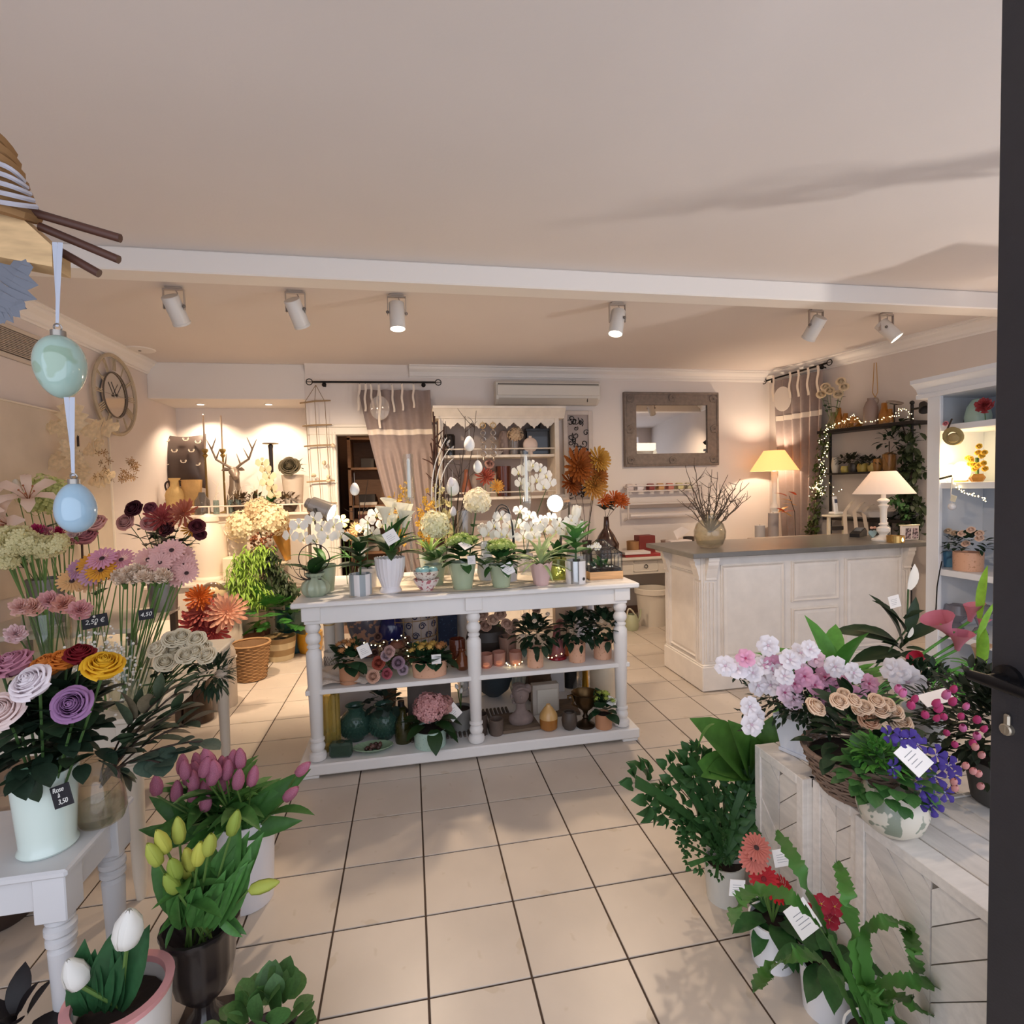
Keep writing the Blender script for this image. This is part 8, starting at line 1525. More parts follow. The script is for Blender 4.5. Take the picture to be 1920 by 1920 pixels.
q = av(505,3.34); t = potted('silk_orchid', 'cream silk orchid with green leaves arching before the black candle holder', 'potted plant', q, .05,.06,.10, M('#7f7468', .6)); pts = ((498,880),(505,893),(500,905),(510,915),(515,928),(492,868))
for x, y in pts: part(t, 'flower', SM('orchid_flower', B_orchid, [pet('#efe0bb'), M('#a58a4a', .6)]), FZ(P(x, y, Y=3.28),(U(-.5,.5),-1,.1),.075))
part(t, 'spray_stem', Q(B().tube([q+V((0,0,.1)), P(512,915, Y=3.3), P(498,880, Y=3.3), P(492,866, Y=3.3)], .004,5), DSTEM), ID); dome_leaves(t, LF(MG, .5,.3), q+V((0,0,.1)),7,(.03,.03),.19,.1,.9)
# plinth: tall lidded jar, textured vase, horn vases with hydrangeas, trailing greens
CRM = M('#efe0cd', .45)
p = P(395,1086, Y=2.72); p = V((p.x, 2.72,.771)); zt = P(395,963, Y=2.72).z-.771
t = thing('lidded_jar', 'tall glossy cream lidded urn on the plinth', 'jar', p); lp(t, 'body', Q(B().lathe([(0,0),(.15,0),(.15,.02),(.13,.04),(.165,.25),(.155,.42),(.11,.52),(.085,.56),(.09,.575),(0,.575)], 32), CRM)); lp(t, 'lid', Q(B().lathe([(.10,.572),(.10,.59),(.09,.62),(.055, zt-.02),(.02, zt),(0, zt)], 28), CRM))
q = P(435,1050, Y=2.9); vase('ribbed_vase', 'cream ribbed vase half hidden behind the tall urn', (q.x, 2.92,.771), [(0,0),(.10,0),(.13,.2),(.14,.42),(.12,.46),(.10,.46),(0,.3)], CRM, flute=(24,.02), n=48)
q = P(432,1090, Y=2.6); solo('cream_block', 'low cream square pot at the corner of the plinth', 'pot', Q(B().box(-.09,.09,-.09,.09,0,.22,.01), M('#ead9bd', .6), False), T((q.x+.03,2.66,.771)))
ped = thing('column_pedestal', 'crackled cream column pedestal under the trailing greenery', 'pedestal', (P(515,1100, Y=2.78).x, 2.78,0)); lp(ped, 'shaft', Q(B().lathe([(0,0),(.15,0),(.15,.08),(.10,.10),(.085,.5),(.08,.80),(.12,.86),(.14,.9),(0,.9)], 30, flute=(15,.03)), M('#d8cbb2', .7, spot='#9a8a70', sscale=30, sthr=.6)))
hz2 = ped.location.copy(); GOLD = M('#c79248', .35,.6)
t = thing('gold_horn_vase', 'tilted matt gold cone vase behind the hydrangeas', 'vase', (hz2.x+.12,2.85,.92)); part(t, 'cone', Q(B().tube([P(540,1050, Y=2.85), P(520,975, Y=2.85)], [.03,.12], 20), GOLD), ID)
for k, (px, py, s_, hx) in enumerate(((507,975,.16, '#f0dfb8'),(455,987,.15, '#f3e3bd'),(485,957,.12, '#d9c19a'))): cut('silk_hydrangea', ('right', 'left', 'upper brownish')[k]+' cream silk hydrangea above the trailing greenery', 'flower', 'cream silk hydrangeas', (hz2.x, 2.8,.91), P(px, py, Y=2.68), HYD(hx, 110), s_, (U(-.3,.3),-1,.5))
t = thing('berry_spray', 'bronze berry spray hanging below the hydrangeas', 'branch', (hz2.x-.05,2.66,1.2)); be = SM('bronze_berry', lambda: B().sph((0,0,0),1,6,4), M('#7a4526', .4, rnd=.3))
for k in range(70): part(t, 'berry', be, T(P(490+U(-20,28),1000+U(0,48), Y=2.6+U(-.04,.04))) @ SC(U(.010,.016)))
part(t, 'twig', Q(B().tube([P(485,985, Y=2.62), P(498,1045, Y=2.62)], .006,5), BRANCH), ID)
def trail(name, lab, pts, n, sp, m, s, wd=.3): 
    t = thing(name, lab, 'plant', pts[0]); b = B(); src = B_leaf(wd, .5,.1,3)
    for i in range(n):
        x = U(0, len(pts)-1.001); k = int(x); c = pts[k].lerp(pts[k+1], x-k)+V((U(-1,1)*sp, U(-1,.5)*sp*.6, U(-1,1)*sp*.5)); b.merge(src, FR(c, (U(-.8,.8), U(-1,0), U(-1,.2)), s=s*U(.7,1.3)))
    part(t, 'foliage', Q(b, m, True, None), ID, kind='stuff'); part(t, 'stem', Q(B().tube(pts, .008,5), BG), ID)
trail('asparagus_fern', 'bright lime asparagus fern tumbling from the pedestal', [P(x, y, Y=2.45) for x, y in ((485,1030),(465,1055),(455,1085),(462,1110),(485,1120))], 900,.14, leafm('#93b64a', rnd=0, var=.3),.085,.16); trail('trailing_succulent', 'dark trailing succulent falling over the right of the pedestal', [P(x, y, Y=2.5) for x, y in ((497,1030),(510,1055),(520,1080),(535,1100),(540,1108))], 420,.10, leafm('#3c4a30', rnd=0, var=.4),.07,.35)
# pots on the floor behind
def fp(px, py): return P(px, py, Z=0)
p = fp(463,1283); p.y += .14; t = thing('woven_basket', 'tall round tan seagrass basket standing empty on the tiles', 'basket', (p.x, p.y, .001)); SG = M('#a9835a', .9, var=.15, bump=.5); wv = B()
for r_ in range(20): rad = .115+.0022*r_; wv.tube([((rad+.004*(1 if (k//1+r_) % 2 else -1))*math.cos(TAU*k/18),(rad+.004*(1 if (k+r_) % 2 else -1))*math.sin(TAU*k/18),.012+.0148*r_) for k in range(19)], .0085,5, cap=False)
lp(t, 'weave', Q(wv, SG), kind='stuff'); lp(t, 'rim', Q(B().ring((0,0,.31),.16,.010,30,6), SG)); lp(t, 'lining', Q(B().lathe([(0,.01),(.105,.01),(.15,.30),(.145,.30),(0,.02)], 24), M('#7d5f42', .9)))
p = fp(455,1245); t = thing('brown_basket', 'low dark brown basket with paper tag behind the seagrass one', 'basket', (p.x, p.y+.28,.001)); lp(t, 'body', Q(B().lathe(pot_prof(.16,.19,.26,.015),30, flute=(30,.01)), M('#6a4630', .9, bump=.8, bscale=80))); lp(t, 'tag', Q(B().box(.0,.05,-.005,0,.10,.17), M('#d8cdb9', .7), False),(.05,-.19,0))
p = fp(520,1243); t = potted('fatsia_plant', 'glossy hand-leaved green plant in a striped woven pot on the floor', 'potted plant', (p.x, p.y+.14,.001),.12,.15,.22, [M('#a3875f', .8), M('#d6c49e', .8)], None, 24, None, lambda i, j: j % 2, prof=[(0,0),(.12,0),(.128,.05),(.135,.11),(.143,.17),(.15,.22),(.142,.22),(0,.18)]); dome_leaves(t, SM('hand_leaf', lambda: B_lobed(5,1.0), [leafm('#3d7a32')]), V((p.x-.05, p.y+.1,.45)),26,(.16,.22),.20,-.5,1.2, tilt=.5, jitter=.4)
p = fp(545,1228); t = thing('teal_garden_pot', 'teal glazed two-tier pot with relief scrolls behind the table leg', 'pot', (p.x, p.y+.15,.001)); lp(t, 'lower_tier', Q(B().lathe([(0,0),(.13,0),(.14,.02),(.115,.10),(.13,.20),(.14,.22),(0,.22)], 28), M('#1f6176', .25, coat=.5))); lp(t, 'upper_tier', Q(B().lathe([(0,.22),(.13,.22),(.165,.27),(.16,.42),(.175,.44),(.16,.45),(.14,.42),(0,.40)], 28), M('#1d5048', .3, coat=.5, bump=1, bscale=30))); dome_leaves(t, LF(DG, .5,.3), V((p.x, p.y+.15,.44)),14,(.12,.1),.14)
p = fp(578,1228); vase('yellow_pot', 'mustard yellow glazed pot peeping past the table leg', (p.x, p.y+.12,.001), [(0,0),(.10,0),(.12,.06),(.125,.2),(.11,.2),(0,.1)], M('#c9962c', .3, coat=.4), 'pot')
t = thing('glass_globe', 'dark glass globe with stones beside the small brown stool', 'globe', P(398,1115, Y=2.0)); lp(t, 'globe', Q(B().sph((0,0,0), PM(24, P(398,1115, Y=2.0)),22,14), M('#5b4a3a', .15, spot='#c9b48a', sscale=14, sthr=.55, coat=.6))); s_ = P(398,1115, Y=2.0); lp(t, 'pillar', Q(B().lathe([(0,-s_.z),(.10,-s_.z),(.07,-.10),(0,-.08)], 18), M('#cdbfa8', .7)))
# milk can with chrysanthemums
p = fp(400,1335); p.y += .12; MC = M('#b5aa9e', .6,.1, var=.15); t = thing('milk_can', 'grey-white zinc milk can on the floor holding dahlias', 'can', (p.x, p.y, .001)); lp(t, 'body', Q(B().lathe([(0,0),(.13,0),(.13,.40),(.12,.43),(.085,.50),(.08,.55),(.10,.60),(.092,.60),(0,.45)], 30), MC)); lp(t, 'hoop', Q(B().ring((0,0,.36),.132,.007,30,5), MC))
for k, (px, py, hx, s_, lab) in enumerate(((370,1172, '#b04a4c', .15, 'crimson dahlia in front'),(400,1183, '#bb5452', .145, 'crimson dahlia at right'),(382,1148, '#c8685c', .13, 'coral dahlia behind'),(425,1150, '#e2ac90', .16, 'pale peach dahlia'),(375,1122, '#cf6c2a', .11, 'orange dahlia at the back'))): cut('dahlia', lab+' in the milk can', 'flower', 'dahlias in the milk can', (p.x, p.y, .56), P(px, py, Y=p.y-.1), SM('dahlia', lambda: B_chrys(64), pet(hx)), s_, (U(-.3,.4),-1,.6), None, (0,0,0), LF(DK, .4,.3),3,.12)
p = fp(385,1345); p.y += .1; glass_vase('square_vase', 'dark brown glass vase with dried leaves on the tiles', p.x-.03, p.y-.14,.001, [(0,0),(.10,0),(.095,.1),(.105,.3),(.10,.3),(.088,.1),(0,.03)], G('#4a3220', 1,.5))
# leaf fan and golden leaves by the clock
gp = P(150,1000, Y=1.7); GOLDL = leafm('#e3caa2', rnd=.12); t = thing('golden_leaves', 'spray of large cream-gold oak leaves and seed twigs below the wall clock', 'branch', (gp.x, 1.7,.9)); LOBE = SM('oak_leaf', lambda: B_lobed(5,.7), [GOLDL])
for x0, y0, x1, y1 in ((140,820,130,752),(150,800,85,800),(150,808,215,800),(148,860,80,865),(160,900,110,905),(165,905,210,890),(155,850,190,830),(150,870,120,830),(150,905,150,860)): a, b2 = P(x0, y0, Y=1.65), P(x1, y1, Y=1.6); part(t, 'leaf', LOBE, FR(a, b2-a, (.2,-1,.4),(b2-a).length*1.15))
part(t, 'stem', Q(B().tube([(gp.x, 1.7,.9), P(150,900, Y=1.66), P(145,800, Y=1.66)], .008,6), BRANCH), ID); sd_ = SM('seed_head', lambda: B_chrys(16), leafm('#8f6a3c'))
for k in range(26): part(t, 'seed_head', sd_, FZ(P(180+U(0,78),865+U(-18,40), Y=1.62),(U(-1,1),-1, U(-1,1)),.035))
t = thing('galvanised_stand', 'cream wooden stand under the back flower buckets', 'stand', (-1.35,1.2,0)); part(t, 'board', Q(B().box(-1.9,-.95,.5,1.13,.80,.83,.004), M('#d9cfc0', .7), False), ID); [part(t, 'leg', Q(B().box(x-.02, x+.02, y-.02, y+.02,0,.8,.003), M('#5a4a3c', .7), False), ID) for x in (-1.87,-.98) for y in (.53,1.10)]
# ================================================================== cut flowers at the left
def bucket(name, lab, x, y, z, r_, h, m, tall=True, kind='vase'): return solo(name, lab, kind, mesh(name, B().lathe(pot_prof(r_*.85, r_, h, .005),26), m), T((x, y, z+.001)))
ZINC = M('#8a8783', .45,.6, var=.1)
def bunch(name, lab, cat, group, base, Y, heads, me, s, axis=(0,-.6,.8), jy=.05, **k):
    for i, h in enumerate(heads):
        m_ = me[i % len(me)] if isinstance(me, list) else me
        cut(name, lab(i) if callable(lab) else lab, cat, group, Vector(base)+V((U(-.025,.025), U(-.02,.02),0)), P(h[0], h[1], Y=Y+U(-jy, jy)), m_, s*U(.9,1.1),(axis[0]+U(-.3,.3), axis[1]+U(-.2,.2), axis[2]), **k)
GL = lambda hx, c='#3a2320': SM('gerbera', B_gerbera, [pet(hx), M(c, .8)])
# lilies and green hydrangea at the back
bx = P(70,1000, Y=.75); bucket('zinc_bucket', 'zinc bucket of lilies at the back left', bx.x, .8,.83,.10,.28, ZINC, kind='bucket'); LILY = SM('lily', B_lily, [pet('#ecd2c0'), M('#a8623a', .6)])
for k, (x, y, d) in enumerate(((10,960,(-.5,-1,.4)),(55,945,(.4,-.8,.9)),(25,985,(-.2,-1,.2)),(5,1010,(-.6,-1,.1)))): cut('lily', ('blush lily at the frame edge', 'open blush lily at the right', 'low white-pink lily', 'lowest pale lily')[k]+' in the back zinc bucket', 'flower', 'lilies in the back bucket', (bx.x, .8,1.0), P(x, y, Y=.62), LILY, .14, d, None, (0,0,0), LF(DG, .2,.3),4,.2)
cut('lily_bud', 'closed white lily bud rising above the open lilies', 'flower', None, (bx.x, .8,1.0), P(33,928, Y=.62), SM('bud', lambda: B_tulip(), pet('#f2e6cf')),.09,(0,-.1,1))
for k, (x, y) in enumerate(((60,925),(85,915),(100,938),(75,940),(108,925))): cut('green_hydrangea', 'lime green hydrangea head behind the lilies', 'flower', 'lime hydrangea heads', (bx.x+.03,.9,1.0), P(x, y, Y=.85), HYD('#d3da93', 90),.085,(0,-.6,1))
# stocks and pink carnations
bx = P(85,1100, Y=.10); z_ = Z2; STK = SM('stock', lambda: B_hydrangea(60,7,.7,.26), pet('#e9e2b0')); CARN = lambda hx: SM('carnation', B_carnation, [pet(hx), STEM])
glass_vase('clear_vase', 'clear vase of cream stocks on the flower table', bx.x, .1, Z2+.001, cyl(.10,.28), water=(.094,.18)); bunch('cream_stock', 'cream-green stock head in the wide bunch at the left', 'flower', 'cream stocks', (bx.x, .1, Z2+.02),.02,((8,1005),(30,1012),(55,1020),(80,1022),(20,1030),(50,1035),(90,1028),(105,1020),(10,1050),(70,1032),(35,1005),(0,1020)), STK, .055, nl=0, r=.004)
bunch('pink_carnation', lambda i: ('magenta', 'rose', 'deep pink', 'white-edged pink', 'cerise')[i % 5]+' carnation among the stocks, '+('far left', 'left', 'middle', 'right', 'far right', 'rear', 'lowest')[i], 'flower', 'pink carnations behind the stocks', (bx.x+.02,.2, Z2+.02),.2,((55,1005),(90,1002),(115,1000),(140,1005),(120,1025),(70,998),(130,1018)), [CARN(h) for h in ('#c03a72', '#dd9aa8', '#b8305c', '#e8d3d3', '#a32a58')], .06)
for k, (x, y, hx) in enumerate(((182,990, '#e0a8a0'),(165,1015, '#d2898f'))): cut('garden_rose', ('large dusty pink', 'small rosy')[k]+' rose beside the hanging blue egg', 'flower', None, (bx.x+.15,.3, Z2), P(x, y, Y=.35), ROSE(hx, 1,2),.09,(0,-.7,.9), None, None, LF(DG, .5,.3),3,.09)
# dark red arrangement
bx = P(300,1120, Y=.95); glass_vase('tall_vase', 'tall grey vase under the dark red arrangement', bx.x, 1.0,.83, [(0,0),(.08,0),(.09,.2),(.06,.3),(.055,.3),(0,.1)], ZINC)
for k, (x, y, hx, kd, s_, lab) in enumerate(((258,958, '#4a1a26', 'r', .085, 'near-black burgundy rose at the top left'),(242,983, '#dca39a', 'r', .085, 'pale pink rose at the left'),(283,985, '#e2a6a0', 'r', .08, 'soft pink rose in the centre'),(303,973, '#b0504e', 'd', .11, 'brick red dahlia'),(345,965, '#c9785f', 'd', .11, 'salmon dahlia at the right'),(320,995, '#4a2026', 'r', .08, 'dark wine rose'),(370,990, '#6a2a34', 'r', .075, 'burgundy rose at the far right'),(375,1005, '#5a2430', 'r', .06, 'wine rose low on the right'),(358,992, '#d99c3c', 'd', .06, 'ochre dahlia button'),(285,955, '#8d4a55', 'r', .06, 'mauve-red rose behind'))): cut('arrangement_flower', lab+' of the dark red arrangement', 'flower', 'dark red arrangement', (bx.x, 1.0,1.1), P(x, y, Y=.85), ROSE(hx, 1, k) if kd == 'r' else SM('dahlia', lambda: B_chrys(60), pet(hx)), s_, (U(-.4,.4),-1,.5), DSTEM, None, LF(leafm('#3a352c'),.3,.3),4,.12)
# gerberas in glasses
g1 = P(165,1330, Z=Z2); g2 = P(268,1318, Z=Z2); g1.y = -.40; g1.x = P(165,1260, Y=-.4).x; g2 = V((T2X-.10,-.56, Z2))
glass_vase('gerbera_glass', 'clear cylinder with orange and pink gerberas, price sign in front', g1.x, g1.y, Z2+.001, cyl(.07,.26), water=(.066,.15)); glass_vase('gerbera_glass', 'clear cylinder with pale pink gerberas and white ranunculus at the table corner', g2.x, g2.y, Z2+.001, cyl(.078,.28), water=(.074,.17))
bunch('gerbera', lambda i: ('golden', 'lilac', 'orange', 'apricot', 'pink', 'yellow', 'peach', 'rose', 'amber', 'mauve')[i]+' gerbera with dark eye in the mixed glass', 'flower', 'mixed gerberas', (g1.x, g1.y, Z2+.02),-.42,((172,1058),(147,1068),(190,1070),(135,1090),(192,1048),(205,1062),(165,1090),(228,1050),(216,1068),(175,1075)), [GL(h) for h in ('#e0a03c', '#b98aa6', '#e8a83c', '#e2b47c', '#d99ab0', '#e6ae48', '#e5bd92', '#d79aa6', '#dd9638', '#c79ab4')], .055,(.1,-.8,.6))
bunch('pale_gerbera', lambda i: 'pale pink gerbera in the corner glass', 'flower', 'pale pink gerberas', (g2.x, g2.y, Z2+.02),-.5,((278,1050),(305,1040),(342,1042),(332,1060),(300,1055),(345,1060),(322,1032),(335,1080),(350,1075),(318,1068)), GL('#e3b3ad'),.052,(.2,-.9,.5))
bunch('ranunculus', 'flat cream-white flower head in the dense bunch of the corner glass', 'flower', 'cream flower heads', (g2.x-.02, g2.y, Z2+.02),-.56,((225,1083),(240,1075),(258,1072),(275,1076),(290,1072),(305,1080),(232,1092),(250,1088),(268,1086),(285,1088),(300,1090),(312,1085)), CARN('#f0dcc6'),.05,(0,-.5,.9), jy=.03)
def sign(lab, c, w, h, nrm, spin, txt, tsize, mat=M('#1d1b22', .7)):
    m_ = FZ(c, nrm, 1,0) @ RZ(spin); t = tag(_link('price_sign', None, m_), lab, 'sign'); part(t, 'slate', Q(B().box(-w/2, w/2,-h/2, h/2,-.0015,.0015,.001), mat, False), m_)
    for s2, x, y in txt: cu = bpy.data.curves.new('lettering', 'FONT'); cu.body = s2; cu.size = tsize; cu.extrude = .0006; cu.align_x = 'CENTER'; cu.align_y = 'CENTER'; cu.shear = .25; cu.materials.append(M('#f0eee8', .7)); to = bpy.data.objects.new('text', cu); me = bpy.data.meshes.new_from_object(to); bpy.data.objects.remove(to); part(t, 'lettering', me, m_ @ T((x, y, .003)))
def nspin(n): q = Vector(n).to_track_quat('Z', 'Y'); ux = q @ V((1,0,0)); uy = q @ V((0,1,0)); return math.atan2(V((1,.0,0)).dot(uy), V((1,0,0)).dot(ux))
n1 = V((.2,-1,.15)); sign('small black chalk sign reading 4,50 hung on the corner glass', P(274,1152, Y=g2.y-.095),.05,.04, n1, nspin(n1)+.1,(('4,50', 0,0),),.022); sign('black price sign with euro mark beside the pink carnations', P(178,1165, Y=-.62),.085,.05, n1, nspin(n1)+.15,(('2,50 \u20ac', 0,0),),.024)
# carnations in the mid foreground
v = P(60,1340, Y=-.78); glass_vase('carnation_glass', 'glass of pink carnations behind the rose vase', v.x, -.62, Z2+.001, cyl(.06,.2), water=(.056,.12)); bunch('carnation', lambda i: ('large pale pink carnation at left', 'bright pink carnation at the right end', 'salmon pink carnation in the middle', 'pink carnation facing away', 'blush carnation over the stems', 'peach carnation low left')[i], 'flower', 'pink carnations in front', (v.x, -.62, Z2+.02),-.85,((30,1190),(150,1146),(120,1135),(95,1128),(65,1140),(40,1140)), [CARN(h) for h in ('#e3c3c4', '#dba0a0', '#dda493', '#dfa9a8', '#e0b09e', '#deb3a8')], .058,(.2,-.8,.5), sm=DSTEM)
# baby's breath and white roses
t = thing('gypsophila', 'cloud of tiny white baby\u2019s breath between the tables', 'flower', P(200,1290, Y=-.66)); b = B(); fl_ = B().sph((0,0,0),1,5,3)
for k in range(420): b.merge(fl_, T(P(185+R.gauss(0,28)+(.35*k if k % 4 == 0 else 0)*.3,1250+R.gauss(0,30), Y=-.72+U(-.12,.12))) @ SC(U(.0035,.006)))
part(t, 'blossoms', Q(b, WHITEB, True, None), ID, kind='stuff'); part(t, 'stem', Q(B().tube([P(200,1330, Y=-.66), P(190,1250, Y=-.70)], .004,5), STEM), ID)
v = P(345,1330, Y=-.68); wv_ = V((T2X-.02,-.64, Z2)); t = glass_vase('white_rose_vase', 'glass with a bouquet of white roses at the right of the flower table', wv_.x, wv_.y, Z2+.001, cyl(.05,.14), water=(.046,.08))
for k, (x, y) in enumerate(((310,1248),(303,1222),(322,1205),(340,1200),(355,1212),(372,1205),(385,1222),(350,1235),(395,1235),(368,1228),(330,1225))): cut('white_rose', 'creamy white rose in the round bouquet'+(', lowest and fully open' if k == 0 else ''), 'flower', 'white roses', wv_+V((0,0,.03)), P(x, y, Y=-.72+U(-.05,.03)), ROSE('#f0e4c8', 1 if k == 0 else .9, k % 3),.058,(U(-.4,.5),-.8,.8), DSTEM, (0,0,0), LF(DK, .5,.2),2,.06)
q = P(400,1265, Y=-.68); t = thing('dark_greenery', 'tangle of dark fine greenery at the right of the white roses', 'foliage', q); foliage(t, B_leaf(.22,.2,.1,3), q, 170,(.075,.075),.05, DK, -1.2,1.3); part(t, 'stem', Q(B().tube([wv_+V((0,0,.1)), q], .004,5), DSTEM), ID)
# ------------------------------------------------------------------ rose vase on the nearest table
rv = P(78,1600, Z=Z1); rv = V((rv.x, rv.y+.03, Z1+.001)); hv = P(78,1440, Y=rv.y).z-Z1
t = thing('mint_rose_vase', 'tall pale mint china vase of mixed roses on the nearest table', 'vase', rv); lp(t, 'body', Q(B().lathe([(0,0),(.066,0),(.07,.006),(.064,.02),(.066,.05),(.075, hv*.8),(.081, hv),(.076, hv),(.068, hv*.7),(0,.03)], 36), M('#d3e2da', .25, coat=.4)))
RS = ((75,1290, '#f0e6ea', .062, 'white-lilac rose, large, in the middle'),(145,1322, '#a679a6', .058, 'mauve rose with spiral heart in front'),(193,1265, '#f2bb2c', .06, 'golden yellow rose'),(15,1340, '#efd9d4', .062, 'blush white rose at the frame edge'),(95,1262, '#e58a3c', .055, 'orange rose behind'),(125,1250, '#de8232', .05, 'second orange rose half hidden'),(150,1240, '#7d1420', .05, 'dark red rose at the back'),(40,1258, '#c98a9e', .06, 'dusty pink rose at left rear'),(5,1265, '#b8607e', .055, 'raspberry rose at the left edge'))
axs = ((-.2,-.8,.8),(.15,-1,.45),(.3,-.45,1),(.1,-.9,.7),(-.1,-.5,1),(0,-.4,1),(.2,-.4,1),(-.3,-.5,1),(-.4,-.5,1))
for k, (x, y, hx, s_, lab) in enumerate(RS): cut('cut_rose', lab+' of the mint vase', 'flower', 'mixed roses in the mint vase', rv+V((U(-.02,.02), U(-.02,.02),.03)), P(x, y, Y=rv.y-.05+(.10 if k > 3 else -.05)), ROSE(hx, 1.0, k+1), s_*1.22, axs[k], DSTEM, (0,0,0), LF(leafm('#2c3f2a'),.6,.25),5,.075,.0035)
t = thing('rose_foliage', 'dark rose leaves spilling over the mint vase rim', 'foliage', rv+V((0,0, hv))); dome_leaves(t, LF(leafm('#26382a'),.62,.25), rv+V((0,.02, hv+.06)),120,(.16,.15),.085,-.4,1.25, tilt=.7, jitter=.65); dome_leaves(t, LF(leafm('#31452f'),.62,.25), rv+V((.01,.03, hv+.14)),60,(.10,.07),.08,-.2,1.3, tilt=.7, jitter=.6); part(t, 'leaf', LF(leafm('#5d8468'),.6,.3), FR(P(45,1440, Y=rv.y-.09),(.1,-.3,-1),(0,-1,0),.075)); part(t, 'leaf', LF(DK, .6,.3), FR(P(62,1450, Y=rv.y-.09),(.1,-.3,-1),(0,-1,0),.08))
n1 = V((-.35,-1,.1)); sign('black chalk price sign reading 3,50 on the mint rose vase', P(116,1492, Y=rv.y-.086),.062,.058, n1, nspin(n1)+.32,(('Rose', -.004,.018),('\u00e0', -.006,.004),('3,50', .002,-.014)),.018)
gv = P(185,1545, Z=Z1); gv = V((gv.x-.0, gv.y+.02, Z1+.001)); glass_vase('round_bowl_vase', 'rounded clear glass vase of magnolia and eucalyptus leaves beside the mint vase', gv.x, gv.y, gv.z, [(0,0),(.055,0),(.066,.03),(.06,.10),(.045,.17),(.052,.2),(.049,.2),(.042,.17),(.057,.1),(.062,.03),(0,.008)], G('#e2d9c8', 1,.06), water=(.058,.06))
MAG = [LF(leafm('#3a4a34'),.42,.12,.2), LF(leafm('#54604a'),.42,.12,.2), LF(leafm('#7c705a'),.42,.15,.2)]
def leafy(name, lab, base, tips, lm, s, group=None, n=5):
    for k, tip in enumerate(tips):
        q = P(*tip, Y=base.y+U(-.08,.06)); t = thing(name, lab+('' if group else ''), 'branch', base, 0, group); pts = bez(base, base.lerp(q, .5)+V((0,0,.06)), q, 8); part(t, 'twig', Q(B().tube(pts, .003,5), BRANCH), ID)
        for i in range(n): c = pts[min(8,4+i)]; d = pts[8]-pts[4]; part(t, 'leaf', lm[(i+k) % len(lm)], FR(c, d.normalized()+V((U(-.7,.7), U(-.7,.3), U(-.5,.5))), s=s*U(.8,1.15)))
leafy('magnolia_branch', 'magnolia branch with bronze-backed leaves reaching right from the round vase', gv+V((0,0,.1)),((300,1310),(330,1335),(260,1340),(290,1370),(240,1400),(330,1300),(345,1360)), MAG, .095, 'magnolia branches', 6); EUC = LF(leafm('#47594c'),.95,.15,.05)
leafy('eucalyptus_branch', 'eucalyptus branch with round leaves right of the round vase', gv+V((0,0,.12)),((380,1390),(340,1410),(230,1450),(300,1430),(210,1420)), [EUC], .062, 'eucalyptus branches', 6)
# ------------------------------------------------------------------ tulips, urn and floor pots at the front left
tp = V((.02,-.76,0)); t = bucket('white_tulip_bucket', 'white bucket of pink tulips standing behind the black urn', tp.x-.04, tp.y, 0,.11,.34, M('#e6e3e6', .35), kind='bucket'); TUL = SM('tulip_head', lambda: B_tulip(.04,.85), pet('#c57a94', var=.18, scale=30)); TL = LF(leafm('#4a7a3a'),.26,.25,.3)
hd_ = ((295,1478),(330,1490),(342,1440),(352,1460),(365,1470),(395,1460),(385,1508),(375,1435),(400,1432),(425,1450),(420,1478),(445,1468),(470,1462),(435,1432),(452,1428),(370,1450),(380,1445),(408,1448),(385,1485),(555,1440),(532,1487),(415,1440),(390,1425),(350,1448),(360,1490),(430,1440))
for k, (x, y) in enumerate(hd_): lab = {19: 'pink tulip leaning farthest right, upper of the two strays', 20: 'pink tulip leaning right, lower of the two strays', 6: 'pink tulip hanging lowest in front of the bunch', 0: 'pink tulip at the far left of the bunch'}.get(k, 'pink tulip in the dense bunch behind the black urn'); cut('pink_tulip', lab, 'flower', 'pink tulips', tp+V((U(-.07,.03), U(-.05,.05),.22)), P(x, y+14, Y=tp.y-.12+U(-.06,.04)), TUL, .074 if k < 19 else .07,(.9,-.1,.8) if k in (19,20) else (U(-.25,.3), U(-.1,.2),1), STEM, (0,0,0), TL, 2,.2,.0035)
t = thing('tulip_leaves', 'broad tulip leaves fanning out below the pink tulips', 'leaves', tp+V((0,0,.34)))
for x0, y0, x1, y1 in ((410,1560,540,1545),(400,1560,290,1510),(390,1560,270,1560),(380,1560,320,1500),(400,1560,440,1500),(370,1570,350,1510),(420,1560,480,1500),(430,1560,530,1480),(410,1580,460,1600),(360,1570,300,1590),(390,1560,400,1500),(440,1550,550,1462)): a, b2 = P(x0, y0, Y=tp.y-.05), P(x1, y1, Y=tp.y-.12); part(t, 'leaf', TL, FR(a, b2-a, (0,-1,.5),(b2-a).length*1.1))
up = V((.012,-1.30,.0)); zu = .345; t = thing('black_urn', 'glossy black fluted urn on a square dark plinth', 'urn', up); UM = M('#201a1c', .3, coat=.4); k_ = zu-.12
lp(t, 'plinth', Q(B().box(-.08,.08,-.08,.08,0,.034,.004), M('#33241f', .5), False)); lp(t, 'bowl', Q(B().lathe([(0,.034),(.058,.034),(.05,.05),(.03,.075),(.028,.10),(.05,.125),(.076,.16),(.088,.22),(.093, zu-.03),(.106, zu-.012),(.106, zu),(.096, zu),(.088, zu-.04),(0,.2)], 64, flute=(16,.014)), UM))
TB2 = [SM('tulip_bud', lambda: B_tulip(0,.66), pet(h)) for h in ('#b9c25a', '#c9c95c', '#9db04e')]
